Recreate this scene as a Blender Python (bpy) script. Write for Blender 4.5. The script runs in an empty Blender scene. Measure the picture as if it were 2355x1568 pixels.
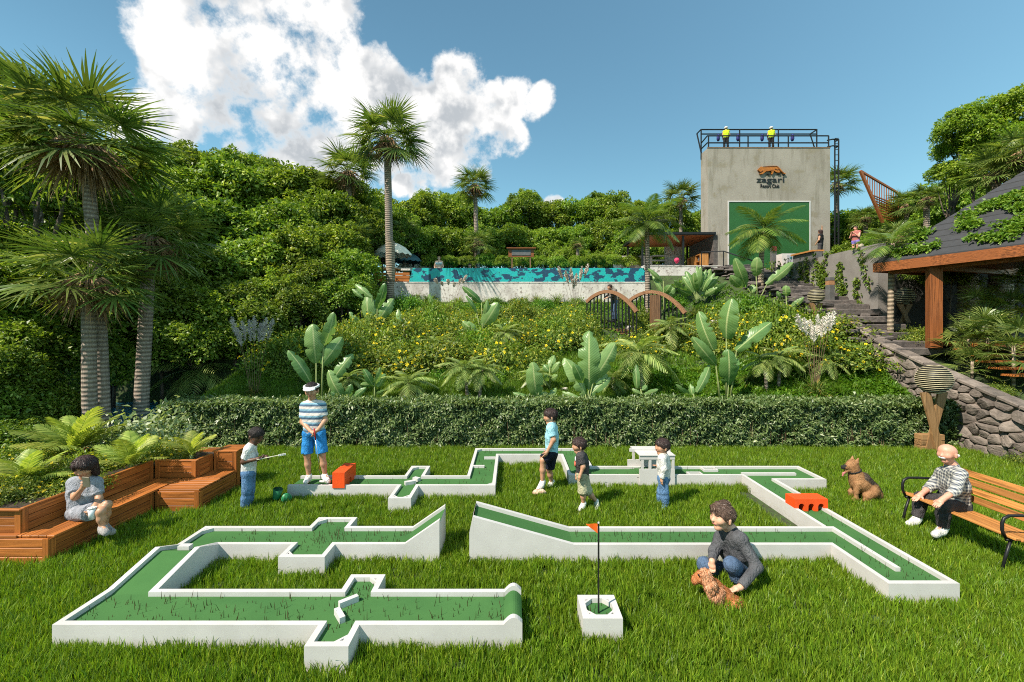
import bpy, bmesh, math, random
import numpy as np
from mathutils import Vector, Matrix, Quaternion
rnd = random.Random(7); nr = np.random.RandomState(11)
SC = bpy.context.scene; COL = SC.collection
# ------------------------------------------------------------------ camera
FPX, CX, CY, EYE = 1010.0, 1177.0, 756.0, 2.8       # focal length, principal point (of a 2354 px wide frame), eye height
cam = bpy.data.cameras.new('camera'); camo = bpy.data.objects.new('camera', cam); COL.objects.link(camo)
cam.sensor_width = 36; cam.lens = 36*FPX/2354; cam.shift_y = -28/2354; cam.clip_start = .05; cam.clip_end = 2000
camo.location = (0, 0, EYE); camo.rotation_euler = (math.radians(90), 0, 0); SC.camera = camo
# ------------------------------------------------------------------ sun, sky, exposure
TOSUN = Vector((-.72, -.52, 1.0)).normalized()
sun = bpy.data.lights.new('sun', 'SUN'); sun.energy = 4.3; sun.angle = math.radians(.5); sun.color = (1, .93, .80)
suno = bpy.data.objects.new('sun', sun); COL.objects.link(suno)
suno.rotation_euler = TOSUN.to_track_quat('Z', 'Y').to_euler(); suno.location = (-20, -15, 30)
SC.view_settings.view_transform = 'Standard'; SC.view_settings.look = 'None'
SC.view_settings.exposure = 0.95; SC.view_settings.gamma = 1.0; SC.view_settings.use_curve_mapping = False
world = bpy.data.worlds.new('World'); SC.world = world; world.use_nodes = True
CW = 3.8; SKYT = (.50, .69, .60, 1)       # cloud radiance, colour grade of the clear sky
def world_nodes():
    nt = world.node_tree; nt.nodes.clear(); N = nt.nodes.new; L = nt.links.new
    def put(sock, v):
        if hasattr(v, 'is_linked') or isinstance(v, bpy.types.NodeSocket): L(v, sock)
        else: sock.default_value = v
    def ma(op, a, b=0.0, clamp=False):
        n = N('ShaderNodeMath'); n.operation = op; n.use_clamp = clamp; put(n.inputs[0], a); put(n.inputs[1], b); return n.outputs[0]
    def vm(op, a, b=(0, 0, 0)):
        n = N('ShaderNodeVectorMath'); n.operation = op; put(n.inputs[0], a); put(n.inputs[1], b)
        return n.outputs['Value'] if op == 'DOT_PRODUCT' else n.outputs[0]
    def noise(v, sc, det=6, rough=.55):
        n = N('ShaderNodeTexNoise'); L(v, n.inputs['Vector']); n.inputs['Scale'].default_value = sc
        n.inputs['Detail'].default_value = det; n.inputs['Roughness'].default_value = rough; return n.outputs['Fac'], n.outputs['Color']
    def ramp(f, a, b, c0, c1):
        n = N('ShaderNodeMapRange'); n.interpolation_type = 'SMOOTHSTEP'; n.clamp = True; L(f, n.inputs[0])
        for i, v in zip((1, 2, 3, 4), (a, b, c0, c1)): n.inputs[i].default_value = v
        return n.outputs[0]
    def mix(f, a, b, blend='MIX'):
        n = N('ShaderNodeMix'); n.data_type = 'RGBA'; n.blend_type = blend; put(n.inputs[0], f); put(n.inputs[6], a); put(n.inputs[7], b); return n.outputs[2]
    sky = N('ShaderNodeTexSky'); sky.sky_type = 'NISHITA'; sky.sun_disc = False
    sky.sun_elevation = math.asin(TOSUN.z); sky.sun_rotation = -math.atan2(TOSUN.x, TOSUN.y)
    sky.altitude = 100; sky.air_density = 1.0; sky.dust_density = .8; sky.ozone_density = 1.3
    d = N('ShaderNodeTexCoord').outputs['Generated']
    nf, nc = noise(d, 5.0, 3, .6)
    dd = vm('NORMALIZE', vm('ADD', d, vm('MULTIPLY', vm('SUBTRACT', nc, (.5, .5, .5)), (.085, .085, .085))))
    blobs = [(570,130,225),(490,70,160),(680,50,165),(600,250,215),(410,130,85),(500,300,160),(650,340,120),(880,195,70),(850,300,120),
             (980,290,110),(1055,215,80),(1045,320,95),(1140,255,62),(1195,230,50),(1250,240,40),(1185,310,50),(1110,300,75),
             (975,425,48),(1265,462,28),(760,310,140),(340,290,90),(690,390,85),(450,385,95),(560,395,95),(620,400,80),(760,385,70),(350,340,80),(1100,380,40),(920,420,30),(1000,400,50)]
    best = None
    for px, py, r in blobs:
        v = Vector(((px-CX)/FPX, 1, (CY-py)/FPX)); k = 1/v.length; v.normalize()
        c = math.cos(r/FPX*(k**1.5)*1.15)
        x = ma('DIVIDE', ma('SUBTRACT', vm('DOT_PRODUCT', dd, tuple(v)), c), 1-c)
        best = x if best is None else ma('MAXIMUM', best, x)
    best = ma('MAXIMUM', best, -1.0)
    n1, _ = noise(d, 12.0, 7, .61); n2, _ = noise(vm('ADD', d, tuple(TOSUN*.03)), 13.0, 3, .55); n3, _ = noise(d, 5.0, 3, .55)
    dens = ma('ADD', ma('ADD', ma('MULTIPLY', ma('MINIMUM', best, .6), .92), -.02), ma('MULTIPLY', ma('SUBTRACT', n1, .5), 3.0))
    cov = ramp(dens, .0, .55, 0, 1)
    thick = ramp(dens, .1, .7, 0, 1)
    lit = ma('ADD', ma('MULTIPLY', ma('SUBTRACT', n1, n2), 1.6), ma('MULTIPLY', n3, 1.6))
    lit = ramp(lit, .6, 1.05, 0, 1)
    shade = ma('MULTIPLY', thick, ma('SUBTRACT', 1.0, lit))
    ccol = mix(shade, (CW*1.0, CW*.985, CW*.965, 1), (CW*.50, CW*.53, CW*.56, 1))
    # the photograph's grade: a teal tint on the clear sky
    skyc = mix(1.0, sky.outputs[0], SKYT, 'MULTIPLY')
    out = mix(ma('MULTIPLY', cov, .97), skyc, ccol)
    bg = N('ShaderNodeBackground'); L(out, bg.inputs[0]); bg.inputs[1].default_value = .15
    o = N('ShaderNodeOutputWorld'); L(bg.outputs[0], o.inputs[0])
world_nodes()
try:
    SC.cycles.max_bounces = 5; SC.cycles.diffuse_bounces = 3; SC.cycles.glossy_bounces = 2; SC.cycles.transmission_bounces = 4
    SC.cycles.transparent_max_bounces = 6; SC.cycles.caustics_reflective = False; SC.cycles.caustics_refractive = False
    SC.cycles.use_denoising = False; SC.cycles.filter_width = 1.05; SC.cycles.use_light_tree = False; SC.cycles.use_adaptive_sampling = True; SC.cycles.adaptive_threshold = .01; SC.cycles.adaptive_min_samples = 24
    world.cycles.sampling_method = 'NONE'
except Exception: pass
# ------------------------------------------------------------------ helpers
def P(px, py, Y): return Vector(((px-CX)*Y/FPX, Y, EYE-(py-CY)*Y/FPX))
def G(px, py, z=0.0):
    Y = FPX*(EYE-z)/(py-CY); return Vector(((px-CX)*Y/FPX, Y, z))
def lerp(a, b, t): return a+(b-a)*t
def tag(o, label=None, cat=None, group=None, kind=None):
    if label: o['label'] = label
    if cat: o['category'] = cat
    if group: o['group'] = group
    if kind: o['kind'] = kind
    return o
def woff(p):
    v = Vector((0, 0, 0))
    while p is not None: v += p.location; p = p.parent
    return v
def empty(name, loc=(0, 0, 0), label=None, cat=None, group=None):
    o = bpy.data.objects.new(name, None); COL.objects.link(o); o.location = loc; o.empty_display_size = .1
    return tag(o, label, cat, group)
def link(name, me, mat=None, parent=None, local=False):
    o = bpy.data.objects.new(name, me); COL.objects.link(o)
    if mat is not None and not me.materials:
        for m in (mat if isinstance(mat, (list, tuple)) else [mat]): me.materials.append(m)
    if parent is not None:
        if not local: o.location = -woff(parent)
        o.parent = parent
    return o
def npmesh(name, V, F, smooth=False, mats=None):
    V = np.asarray(V, np.float32); F = np.asarray(F, np.int32); k = F.shape[1]
    me = bpy.data.meshes.new(name); me.vertices.add(len(V)); me.vertices.foreach_set('co', V.ravel())
    me.loops.add(F.size); me.loops.foreach_set('vertex_index', F.ravel())
    me.polygons.add(len(F)); me.polygons.foreach_set('loop_start', np.arange(0, F.size, k, dtype=np.int32))
    me.polygons.foreach_set('loop_total', np.full(len(F), k, np.int32))
    if smooth: me.polygons.foreach_set('use_smooth', np.ones(len(F), bool))
    me.update(calc_edges=True); return me
class MB:
    def __init__(s): s.v = []; s.f = []
    def add(s, vs, fs):
        b = len(s.v); s.v += [tuple(v) for v in vs]; s.f += [tuple(i+b for i in f) for f in fs]; return s
    def box(s, c, d, rot=None, bev=0):
        x, y, z = d[0]/2, d[1]/2, d[2]/2; c = Vector(c)
        if bev:
            b = min(bev, x*.9, y*.9, z*.9); vs = []
            for sz in (-1, 1):
                for inset, zz in ((b, z), (0, z-b)) if sz > 0 else ((b, z), (0, z-b)):
                    vs.append((inset, sz*zz))
            lv = [(b, -z), (0, -z+b), (0, z-b), (b, z)]; pts = []
            for ins, zz in lv:
                X, Y = x-ins, y-ins
                pts += [(-X+b, -Y, zz), (X-b, -Y, zz), (X, -Y+b, zz), (X, Y-b, zz), (X-b, Y, zz), (-X+b, Y, zz), (-X, Y-b, zz), (-X, -Y+b, zz)]
            fs = [tuple(range(7, -1, -1)), tuple(range(24, 32))]
            for l in range(3):
                for i in range(8): fs.append((l*8+i, l*8+(i+1) % 8, (l+1)*8+(i+1) % 8, (l+1)*8+i))
            vs = pts
        else:
            vs = [(-x, -y, -z), (x, -y, -z), (x, y, -z), (-x, y, -z), (-x, -y, z), (x, -y, z), (x, y, z), (-x, y, z)]
            fs = [(3, 2, 1, 0), (4, 5, 6, 7), (0, 1, 5, 4), (1, 2, 6, 5), (2, 3, 7, 6), (3, 0, 4, 7)]
        R = rot.to_3x3() if isinstance(rot, Matrix) else (Matrix.Rotation(rot, 3, 'Z') if rot else None)
        return s.add([(c+(R @ Vector(v) if R else Vector(v))) for v in vs], fs)
    def bar(s, a, b, w, h=None, up=(0, 0, 1), bev=0):
        a, b = Vector(a), Vector(b); d = b-a; L = d.length; X = d.normalized(); u = Vector(up)
        if abs(X.dot(u)) > .98: u = Vector((0, 1, 0))
        Yv = u.cross(X).normalized(); Z = X.cross(Yv)
        M = Matrix((X, Yv, Z)).transposed()
        return s.box((a+b)/2, (L, w, h or w), M.to_4x4(), bev)
    def tube(s, pts, rads, n=8, caps=True):
        pts = [Vector(p) for p in pts]
        if not hasattr(rads, '__len__'): rads = [rads]*len(pts)
        b = len(s.v); prev = None
        for i, p in enumerate(pts):
            t = (pts[min(i+1, len(pts)-1)]-pts[max(i-1, 0)]).normalized()
            u = prev if prev is not None else (Vector((1, 0, 0)) if abs(t.x) < .9 else Vector((0, 1, 0)))
            u = (u-t*u.dot(t)).normalized(); prev = u; w = t.cross(u)
            for k in range(n):
                a = 2*math.pi*k/n; s.v.append(tuple(p+(u*math.cos(a)+w*math.sin(a))*rads[i]))
        for i in range(len(pts)-1):
            for k in range(n): s.f.append((b+i*n+k, b+i*n+(k+1) % n, b+(i+1)*n+(k+1) % n, b+(i+1)*n+k))
        if caps:
            s.f.append(tuple(b+k for k in range(n-1, -1, -1))); e = b+(len(pts)-1)*n; s.f.append(tuple(e+k for k in range(n)))
        return s
    def prism(s, poly, z0, z1, M=None):
        n = len(poly); vs = [(p[0], p[1], z0) for p in poly]+[(p[0], p[1], z1) for p in poly]
        if M is not None: vs = [M @ Vector(v) for v in vs]
        fs = [tuple(range(n-1, -1, -1)), tuple(range(n, 2*n))]+[(i, (i+1) % n, n+(i+1) % n, n+i) for i in range(n)]
        return s.add(vs, fs)
    def sphere(s, c, r, n=10, m=7, sc=(1, 1, 1)):
        b = len(s.v); c = Vector(c); s.v.append(tuple(c+Vector((0, 0, -r*sc[2]))))
        for j in range(1, m):
            t = -math.pi/2+math.pi*j/m
            for k in range(n):
                a = 2*math.pi*k/n
                s.v.append(tuple(c+Vector((r*sc[0]*math.cos(t)*math.cos(a), r*sc[1]*math.cos(t)*math.sin(a), r*sc[2]*math.sin(t)))))
        s.v.append(tuple(c+Vector((0, 0, r*sc[2])))); top = len(s.v)-1
        for k in range(n):
            s.f.append((b, b+1+(k+1) % n, b+1+k)); s.f.append((top, top-n+k, top-n+(k+1) % n))
        for j in range(m-2):
            for k in range(n):
                a = b+1+j*n; s.f.append((a+k, a+(k+1) % n, a+n+(k+1) % n, a+n+k))
        return s
    def mesh(s, name, smooth=False):
        me = bpy.data.meshes.new(name); me.from_pydata(s.v, [], s.f)
        if smooth: me.polygons.foreach_set('use_smooth', np.ones(len(s.f), bool))
        me.update(); return me
    def build(s, name, mat, parent=None, smooth=False, local=False): return link(name, s.mesh(name, smooth), mat, parent, local)
def copy_tree(o, parent=None):
    c = o.copy(); COL.objects.link(c); c.parent = parent
    for ch in list(o.children): copy_tree(ch, c)
    return c
def prot(yaw=0, pitch=0, roll=0): return (Matrix.Rotation(yaw, 4, 'Z') @ Matrix.Rotation(pitch, 4, 'Y') @ Matrix.Rotation(roll, 4, 'X'))
# ------------------------------------------------------------------ materials
def S(r, g, b):
    f = lambda c: (c/255/12.92 if c/255 <= .04045 else ((c/255+.055)/1.055)**2.4)
    return (f(r), f(g), f(b), 1)
MATS = {}
class NT:
    def __init__(s, name):
        s.m = bpy.data.materials.new(name); s.m.use_nodes = True; s.nt = s.m.node_tree
        s.b = s.nt.nodes['Principled BSDF']; s.out = s.nt.nodes['Material Output']
    def N(s, t): return s.nt.nodes.new(t)
    def L(s, a, b): s.nt.links.new(a, b)
    def put(s, sock, v):
        if isinstance(v, bpy.types.NodeSocket): s.L(v, sock)
        else: sock.default_value = v
    def coord(s, kind='Object'): return s.N('ShaderNodeTexCoord').outputs[kind]
    def pos(s): return s.N('ShaderNodeNewGeometry').outputs['Position']
    def mp(s, v, sc=(1, 1, 1), loc=(0, 0, 0), rot=(0, 0, 0)):
        n = s.N('ShaderNodeMapping'); s.L(v, n.inputs[0]); n.inputs['Scale'].default_value = sc; n.inputs['Location'].default_value = loc; n.inputs['Rotation'].default_value = rot; return n.outputs[0]
    def noise(s, v, sc, det=4, rough=.55, out='Fac'):
        n = s.N('ShaderNodeTexNoise'); s.L(v, n.inputs['Vector']); n.inputs['Scale'].default_value = sc; n.inputs['Detail'].default_value = det; n.inputs['Roughness'].default_value = rough; return n.outputs[out]
    def voro(s, v, sc, feat='F1', out='Distance'):
        n = s.N('ShaderNodeTexVoronoi'); n.feature = feat; s.L(v, n.inputs['Vector']); n.inputs['Scale'].default_value = sc; return n.outputs[out]
    def ramp(s, f, a, b, c0=0., c1=1., smooth=True):
        n = s.N('ShaderNodeMapRange'); n.interpolation_type = 'SMOOTHSTEP' if smooth else 'LINEAR'; n.clamp = True; s.L(f, n.inputs[0])
        for i, v in zip((1, 2, 3, 4), (a, b, c0, c1)): n.inputs[i].default_value = v
        return n.outputs[0]
    def ma(s, op, a, b=0., clamp=False):
        n = s.N('ShaderNodeMath'); n.operation = op; n.use_clamp = clamp; s.put(n.inputs[0], a); s.put(n.inputs[1], b); return n.outputs[0]
    def mix(s, f, a, b, blend='MIX'):
        n = s.N('ShaderNodeMix'); n.data_type = 'RGBA'; n.blend_type = blend; s.put(n.inputs[0], f); s.put(n.inputs[6], a); s.put(n.inputs[7], b); return n.outputs[2]
    def sep(s, v):
        n = s.N('ShaderNodeSeparateXYZ'); s.L(v, n.inputs[0]); return n.outputs
    def col(s, c): s.put(s.b.inputs['Base Color'], c)
    def bump(s, h, st=.3, dist=.01):
        n = s.N('ShaderNodeBump'); s.L(h, n.inputs['Height']); n.inputs['Strength'].default_value = st; n.inputs['Distance'].default_value = dist; s.L(n.outputs[0], s.b.inputs['Normal'])
    def rough(s, r): s.put(s.b.inputs['Roughness'], r)
def dark(c, k): return (c[0]*k, c[1]*k, c[2]*k, 1)
def plain(name, c, rough=.6, var=.25, sc=6., bump=.0, bsc=40., metal=0.):
    if name in MATS: return MATS[name]
    t = NT(name); v = t.coord(); n = t.noise(v, sc, 5); t.col(t.mix(t.ramp(n, .3, .7), dark(c, 1-var), dark(c, 1+var*.5))); t.rough(rough); t.b.inputs['Metallic'].default_value = metal
    t.b.inputs['Specular IOR Level'].default_value = .3
    if bump: t.bump(t.noise(v, bsc, 5), bump, .02)
    MATS[name] = t.m; return t.m
def leafmat(name, c0, c1, c2=None, trans=.35, rough=.45, spec=.35, back=None):
    t = NT(name); g = t.N('ShaderNodeNewGeometry'); oi = t.N('ShaderNodeObjectInfo')
    r = g.outputs['Random Per Island']; c = t.mix(r, c0, c1)
    if c2: c = t.mix(t.ramp(t.ma('FRACT', t.ma('MULTIPLY', r, 7.13)), .82, .95), c, c2)
    h = t.N('ShaderNodeHueSaturation'); t.L(c, h.inputs['Color'])
    t.L(t.ma('ADD', t.ma('MULTIPLY', oi.outputs['Random'], .5), .75), h.inputs['Value'])
    t.L(t.ma('ADD', t.ma('MULTIPLY', t.ma('FRACT', t.ma('MULTIPLY', oi.outputs['Random'], 5.7)), .025), .487), h.inputs['Hue'])
    c = h.outputs[0]; t.col(c); t.rough(rough); t.b.inputs['Specular IOR Level'].default_value = spec
    tr = t.N('ShaderNodeBsdfTranslucent'); t.L(t.mix(1., c, (1.25, 1.3, .55, 1), 'MULTIPLY'), tr.inputs[0])
    mx = t.N('ShaderNodeMixShader'); mx.inputs[0].default_value = trans; t.L(t.b.outputs[0], mx.inputs[1]); t.L(tr.outputs[0], mx.inputs[2]); t.L(mx.outputs[0], t.out.inputs[0])
    MATS[name] = t.m; return t.m
def wood(name, c, axis='x', k=1.):
    t = NT(name); v = t.coord(); sc = {'x': (1.5, 42, 42), 'y': (42, 1.5, 42), 'z': (42, 42, 1.5)}[axis]
    rr = t.N('ShaderNodeObjectInfo').outputs['Random']
    cv = t.N('ShaderNodeCombineXYZ'); t.L(t.ma('MULTIPLY', rr, 37.), cv.inputs[0]); t.L(t.ma('MULTIPLY', rr, 91.), cv.inputs[1]); t.L(t.ma('MULTIPLY', rr, 53.), cv.inputs[2])
    va = t.N('ShaderNodeVectorMath'); t.L(v, va.inputs[0]); t.L(cv.outputs[0], va.inputs[1]); v2 = va.outputs[0]
    n = t.noise(t.mp(v2, tuple(q*k for q in sc)), 1., 6, .65); n2 = t.noise(v2, 1.7, 3)
    cc = t.mix(t.ramp(n, .32, .68), dark(c, .32), dark(c, 1.2)); cc = t.mix(t.ramp(n2, .35, .75), cc, dark(c, .8))
    h = t.N('ShaderNodeHueSaturation'); t.L(cc, h.inputs['Color']); t.L(t.ma('ADD', t.ma('MULTIPLY', rr, .45), .78), h.inputs['Value'])
    t.col(h.outputs[0]); t.rough(.5); t.b.inputs['Specular IOR Level'].default_value = .3; t.bump(n, .35, .004); MATS[name] = t.m; return t.m
def fabric(name, c, sc=120, var=.18, fold=.5):
    t = NT(name); v = t.coord(); n = t.noise(v, 9, 3); t.col(t.mix(t.ramp(n, .3, .7), dark(c, 1-var), dark(c, 1+var))); t.rough(.85); t.b.inputs['Specular IOR Level'].default_value = .15
    f = t.noise(t.mp(v, (1, 1, .55)), 15, 4, .6); t.bump(t.ma('POWER', t.ma('ABSOLUTE', t.ma('SUBTRACT', f, .5)), .6), fold*1.6, .04); MATS[name] = t.m; return t.m
M = MATS
# paint and carpet
t = NT('white_paint'); v = t.coord(); n = t.noise(v, 2.5, 6); n2 = t.noise(t.mp(v, (1, 1, 3)), 14, 5)
g = t.sep(t.pos())
dirt = t.ma('MULTIPLY', t.ramp(n2, .42, .75), t.ramp(g[2], .13, .02))
t.col(t.mix(t.ma('MULTIPLY', dirt, .55), t.mix(t.ramp(n, .3, .75), (.53, .50, .48, 1), (.46, .435, .415, 1)), (.30, .27, .2, 1))); t.rough(.55); t.bump(n2, .08, .004); M['white'] = t.m
t = NT('carpet_green'); v = t.coord(); n = t.noise(v, 1.6, 4); n2 = t.noise(v, 260, 2)
t.col(t.mix(t.ramp(n, .3, .7), (.042, .115, .035, 1), (.055, .14, .042, 1))); t.rough(.9); t.b.inputs['Specular IOR Level'].default_value = .1; t.bump(n2, .25, .003); M['carpet'] = t.m
plain('orange_paint', (.72, .075, .012, 1), .5, .08, 3); plain('flag_orange', (.8, .12, .01, 1), .7, .1)
plain('black_metal', (.012, .012, .013, 1), .4, .2, 8); plain('steel', (.5, .5, .52, 1), .3, .1, 8, metal=1.); plain('grey_metal', (.12, .115, .11, 1), .5, .2, 6)
for a in 'xyz': wood('deck_wood_'+a, (.42, .135, .03, 1), a)
for a in 'xyz': wood('bench_wood_'+a, (.47, .20, .055, 1), a)
for a in 'xyz': wood('pale_wood_'+a, (.34, .19, .085, 1), a)
for a in 'xyz': wood('dark_wood_'+a, (.30, .095, .028, 1), a)
for a in 'xyz': wood('bridge_wood_'+a, (.25, .125, .065, 1), a)
# concrete and stone
t = NT('concrete'); v = t.pos(); n = t.noise(v, .55, 6); n2 = t.noise(t.mp(v, (1.8, 1.8, .25)), 1.6, 6, .6); n3 = t.noise(v, 9, 5)
c = t.mix(t.ramp(n, .35, .7), (.315, .28, .235, 1), (.245, .215, .175, 1)); c = t.mix(t.ma('MULTIPLY', t.ramp(n2, .48, .7), .8), c, (.19, .165, .125, 1)); c = t.mix(t.ma('MULTIPLY', t.ramp(t.noise(v, 1.1, 3), .56, .66), .75), c, (.22, .185, .125, 1))
t.col(t.mix(t.ma('MULTIPLY', n3, .2), c, (.2, .18, .15, 1))); t.rough(.85); t.bump(n3, .2, .02); M['concrete'] = t.m
t = NT('plaster_white'); v = t.pos(); n = t.noise(t.mp(v, (1, 1, .6)), 1.4, 8, .7); n2 = t.noise(v, 7, 6, .65)
c = t.mix(t.ramp(n, .42, .66), (.62, .565, .52, 1), (.40, .35, .32, 1)); t.col(t.mix(t.ma('MULTIPLY', t.ramp(n2, .55, .64), .8), c, (.17, .125, .10, 1))); t.rough(.9); t.bump(n2, .3, .03); M['plaster'] = t.m
t = NT('wall_grey'); v = t.pos(); n = t.noise(v, .9, 7, .6); n2 = t.noise(v, 12, 5); t.col(t.mix(t.ramp(n, .35, .7), (.24, .215, .195, 1), (.17, .15, .135, 1))); t.rough(.9); t.bump(n2, .25, .02); M['wall_grey'] = t.m
def stone(name, c, c2, bs=.6):
    t = NT(name); v = t.coord(); p = t.pos(); r = t.N('ShaderNodeObjectInfo').outputs['Random']; n = t.noise(p, 5, 8, .65); n2 = t.noise(t.mp(p, (6, 6, 22)), 2, 6)
    cc = t.mix(t.ramp(n, .3, .72), c, c2); h = t.N('ShaderNodeHueSaturation'); t.L(cc, h.inputs['Color']); t.L(t.ma('ADD', t.ma('MULTIPLY', r, .7), .65), h.inputs['Value']); h.inputs['Saturation'].default_value = .9
    t.col(h.outputs[0]); t.rough(.85); t.bump(t.ma('ADD', n, t.ma('MULTIPLY', n2, .6)), bs, .03); M[name] = t.m
stone('stone', (.205, .16, .13, 1), (.10, .077, .063, 1)); stone('dark_stone', (.135, .108, .095, 1), (.06, .05, .046, 1)); stone('pale_rock', (.5, .44, .40, 1), (.3, .25, .22, 1))
plain('mortar', (.19, .15, .125, 1), .95, .35, 9, .6, 60)
# ground and soil
t = NT('ground'); v = t.pos(); n = t.noise(v, .8, 6); n2 = t.noise(v, 14, 5); t.col(t.mix(t.ramp(n2, .35, .7), t.mix(n, (.035, .065, .012, 1), (.05, .09, .016, 1)), (.03, .03, .014, 1))); t.rough(.95); t.bump(n2, .6, .05); M['ground'] = t.m
plain('soil', (.05, .034, .022, 1), .95, .4, 12, .7, 40)
# bark
def bark(name, c, c2, rings=34.):
    t = NT(name); v = t.pos(); s = t.sep(v); n = t.noise(v, 6, 5); z = t.ma('ADD', t.ma('MULTIPLY', s[2], rings), t.ma('MULTIPLY', n, 1.6)); w = t.ma('SINE', z)
    f = t.noise(t.mp(v, (26, 26, 5)), 1, 5); c_ = t.mix(t.ramp(w, -.8, .5), c2, c); c_ = t.mix(t.ma('MULTIPLY', t.ramp(f, .4, .7), .6), c_, dark(c2, .7)); t.col(c_); t.rough(.9); t.bump(t.ma('ADD', w, t.ma('MULTIPLY', f, 1.2)), .5, .02); M[name] = t.m
bark('palm_bark', (.31, .245, .195, 1), (.16, .12, .092, 1), 60); bark('pale_bark', (.36, .28, .20, 1), (.17, .125, .085, 1), 52); bark('tree_bark', (.13, .095, .07, 1), (.06, .045, .033, 1), 9)
plain('thatch', (.31, .19, .105, 1), .95, .5, 9); plain('dead_leaf', (.27, .17, .085, 1), .9, .5, 5)
# foliage
leafmat('jungle', (.075, .145, .016, 1), (.21, .295, .034, 1), (.36, .42, .075, 1), .4); leafmat('jungle_bright', (.10, .19, .018, 1), (.24, .35, .04, 1), (.36, .44, .07, 1), .4)
leafmat('hedge_leaf', (.07, .125, .032, 1), (.27, .345, .12, 1), (.46, .5, .25, 1), .3, .4, .5); leafmat('bush_leaf', (.08, .145, .018, 1), (.22, .29, .04, 1), (.38, .38, .06, 1), .4)
leafmat('pale_shrub', (.15, .23, .08, 1), (.38, .44, .22, 1), (.6, .62, .42, 1)); leafmat('cover_leaf', (.06, .16, .010, 1), (.13, .26, .02, 1), (.2, .33, .03, 1), .38)
leafmat('fan_leaf', (.075, .135, .024, 1), (.23, .28, .068, 1), (.52, .48, .19, 1), .33, .38, .5); leafmat('feather_leaf', (.13, .20, .045, 1), (.30, .36, .10, 1), (.45, .47, .17, 1), .33, .4, .5)
leafmat('areca_leaf', (.22, .29, .045, 1), (.40, .44, .09, 1), (.5, .5, .13, 1), .38); leafmat('coco_leaf', (.07, .14, .02, 1), (.18, .25, .045, 1), (.3, .33, .08, 1), .33, .35, .55)
leafmat('grass_blade', (.09, .165, .009, 1), (.22, .335, .02, 1), (.40, .45, .06, 1), .4, .45, .4); leafmat('slope_grass', (.08, .16, .012, 1), (.17, .27, .022, 1), None, .38)
leafmat('spike_leaf', (.09, .14, .03, 1), (.20, .24, .06, 1), (.38, .26, .07, 1), .33); leafmat('yellow_flower', (.75, .50, .012, 1), (.85, .66, .02, 1), (.8, .58, .02, 1), .25, .6, .2)
leafmat('vine_leaf', (.08, .16, .016, 1), (.2, .3, .035, 1), (.3, .38, .06, 1), .33); leafmat('orange_flower', (.7, .16, .02, 1), (.8, .28, .03, 1), None, .2, .6, .2)
t = NT('banana_leaf'); g = t.N('ShaderNodeNewGeometry'); oi = t.N('ShaderNodeObjectInfo').outputs['Random']; u = t.coord('UV'); s = t.sep(u)
w = t.ma('SINE', t.ma('ADD', t.ma('MULTIPLY', s[1], 150.), t.ma('MULTIPLY', t.ma('ABSOLUTE', t.ma('SUBTRACT', s[0], .5)), -40.)))
c = t.mix(oi, (.12, .235, .065, 1), (.24, .36, .12, 1)); c = t.mix(t.ramp(w, .3, 1., 0, .35), c, (.085, .18, .05, 1)); mid = t.ramp(t.ma('ABSOLUTE', t.ma('SUBTRACT', s[0], .5)), .055, .025)
c = t.mix(mid, c, (.45, .5, .22, 1)); t.col(c); t.rough(.35); t.b.inputs['Specular IOR Level'].default_value = .5; t.bump(w, .12, .01)
tr = t.N('ShaderNodeBsdfTranslucent'); t.L(t.mix(1., c, (1.2, 1.3, .6, 1), 'MULTIPLY'), tr.inputs[0]); mx = t.N('ShaderNodeMixShader'); mx.inputs[0].default_value = .3; t.L(t.b.outputs[0], mx.inputs[1]); t.L(tr.outputs[0], mx.inputs[2]); t.L(mx.outputs[0], t.out.inputs[0]); M['banana'] = t.m
plain('banana_stem', (.22, .26, .09, 1), .6, .25, 7); plain('plume', (.62, .52, .44, 1), .95, .2, 10); plain('plume_white', (.78, .72, .64, 1), .95, .15, 10); plain('plume_grey', (.50, .45, .43, 1), .95, .2, 10)
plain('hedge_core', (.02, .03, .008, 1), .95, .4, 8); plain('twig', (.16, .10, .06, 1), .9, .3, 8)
# pool mosaic and water
t = NT('pool_mosaic'); v = t.pos(); n = t.noise(t.mp(v, (.8, 1, 1.3)), 2.3, 4, .6); n2 = t.noise(t.mp(v, (1, 1, 1), (9, 3, 5)), 3.4, 3); d_ = t.ma('ADD', n, t.ma('MULTIPLY', t.ma('SUBTRACT', n2, .5), .35))
tile = t.voro(v, 28, 'F1', 'Color'); c = t.mix(t.ramp(d_, .485, .492), (.012, .05, .10, 1), (.012, .36, .36, 1)); c = t.mix(t.ramp(t.ma('ABSOLUTE', t.ma('SUBTRACT', d_, .5)), .012, .006, 0, .35), c, (.05, .45, .42, 1))
c = t.mix(.22, c, tile, 'SOFT_LIGHT'); t.col(c); t.rough(.4); M['mosaic'] = t.m
t = NT('water'); v = t.pos(); t.col((.01, .22, .32, 1)); t.rough(.05); t.bump(t.noise(v, 7, 4), .25, .05); M['water'] = t.m
t = NT('pond'); v = t.pos(); n = t.noise(v, 11, 6, .7); t.col(t.mix(t.ramp(n, .4, .62), (.008, .05, .085, 1), (.02, .33, .55, 1))); t.rough(.12); t.bump(n, .5, .05); M['pond'] = t.m
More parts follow.
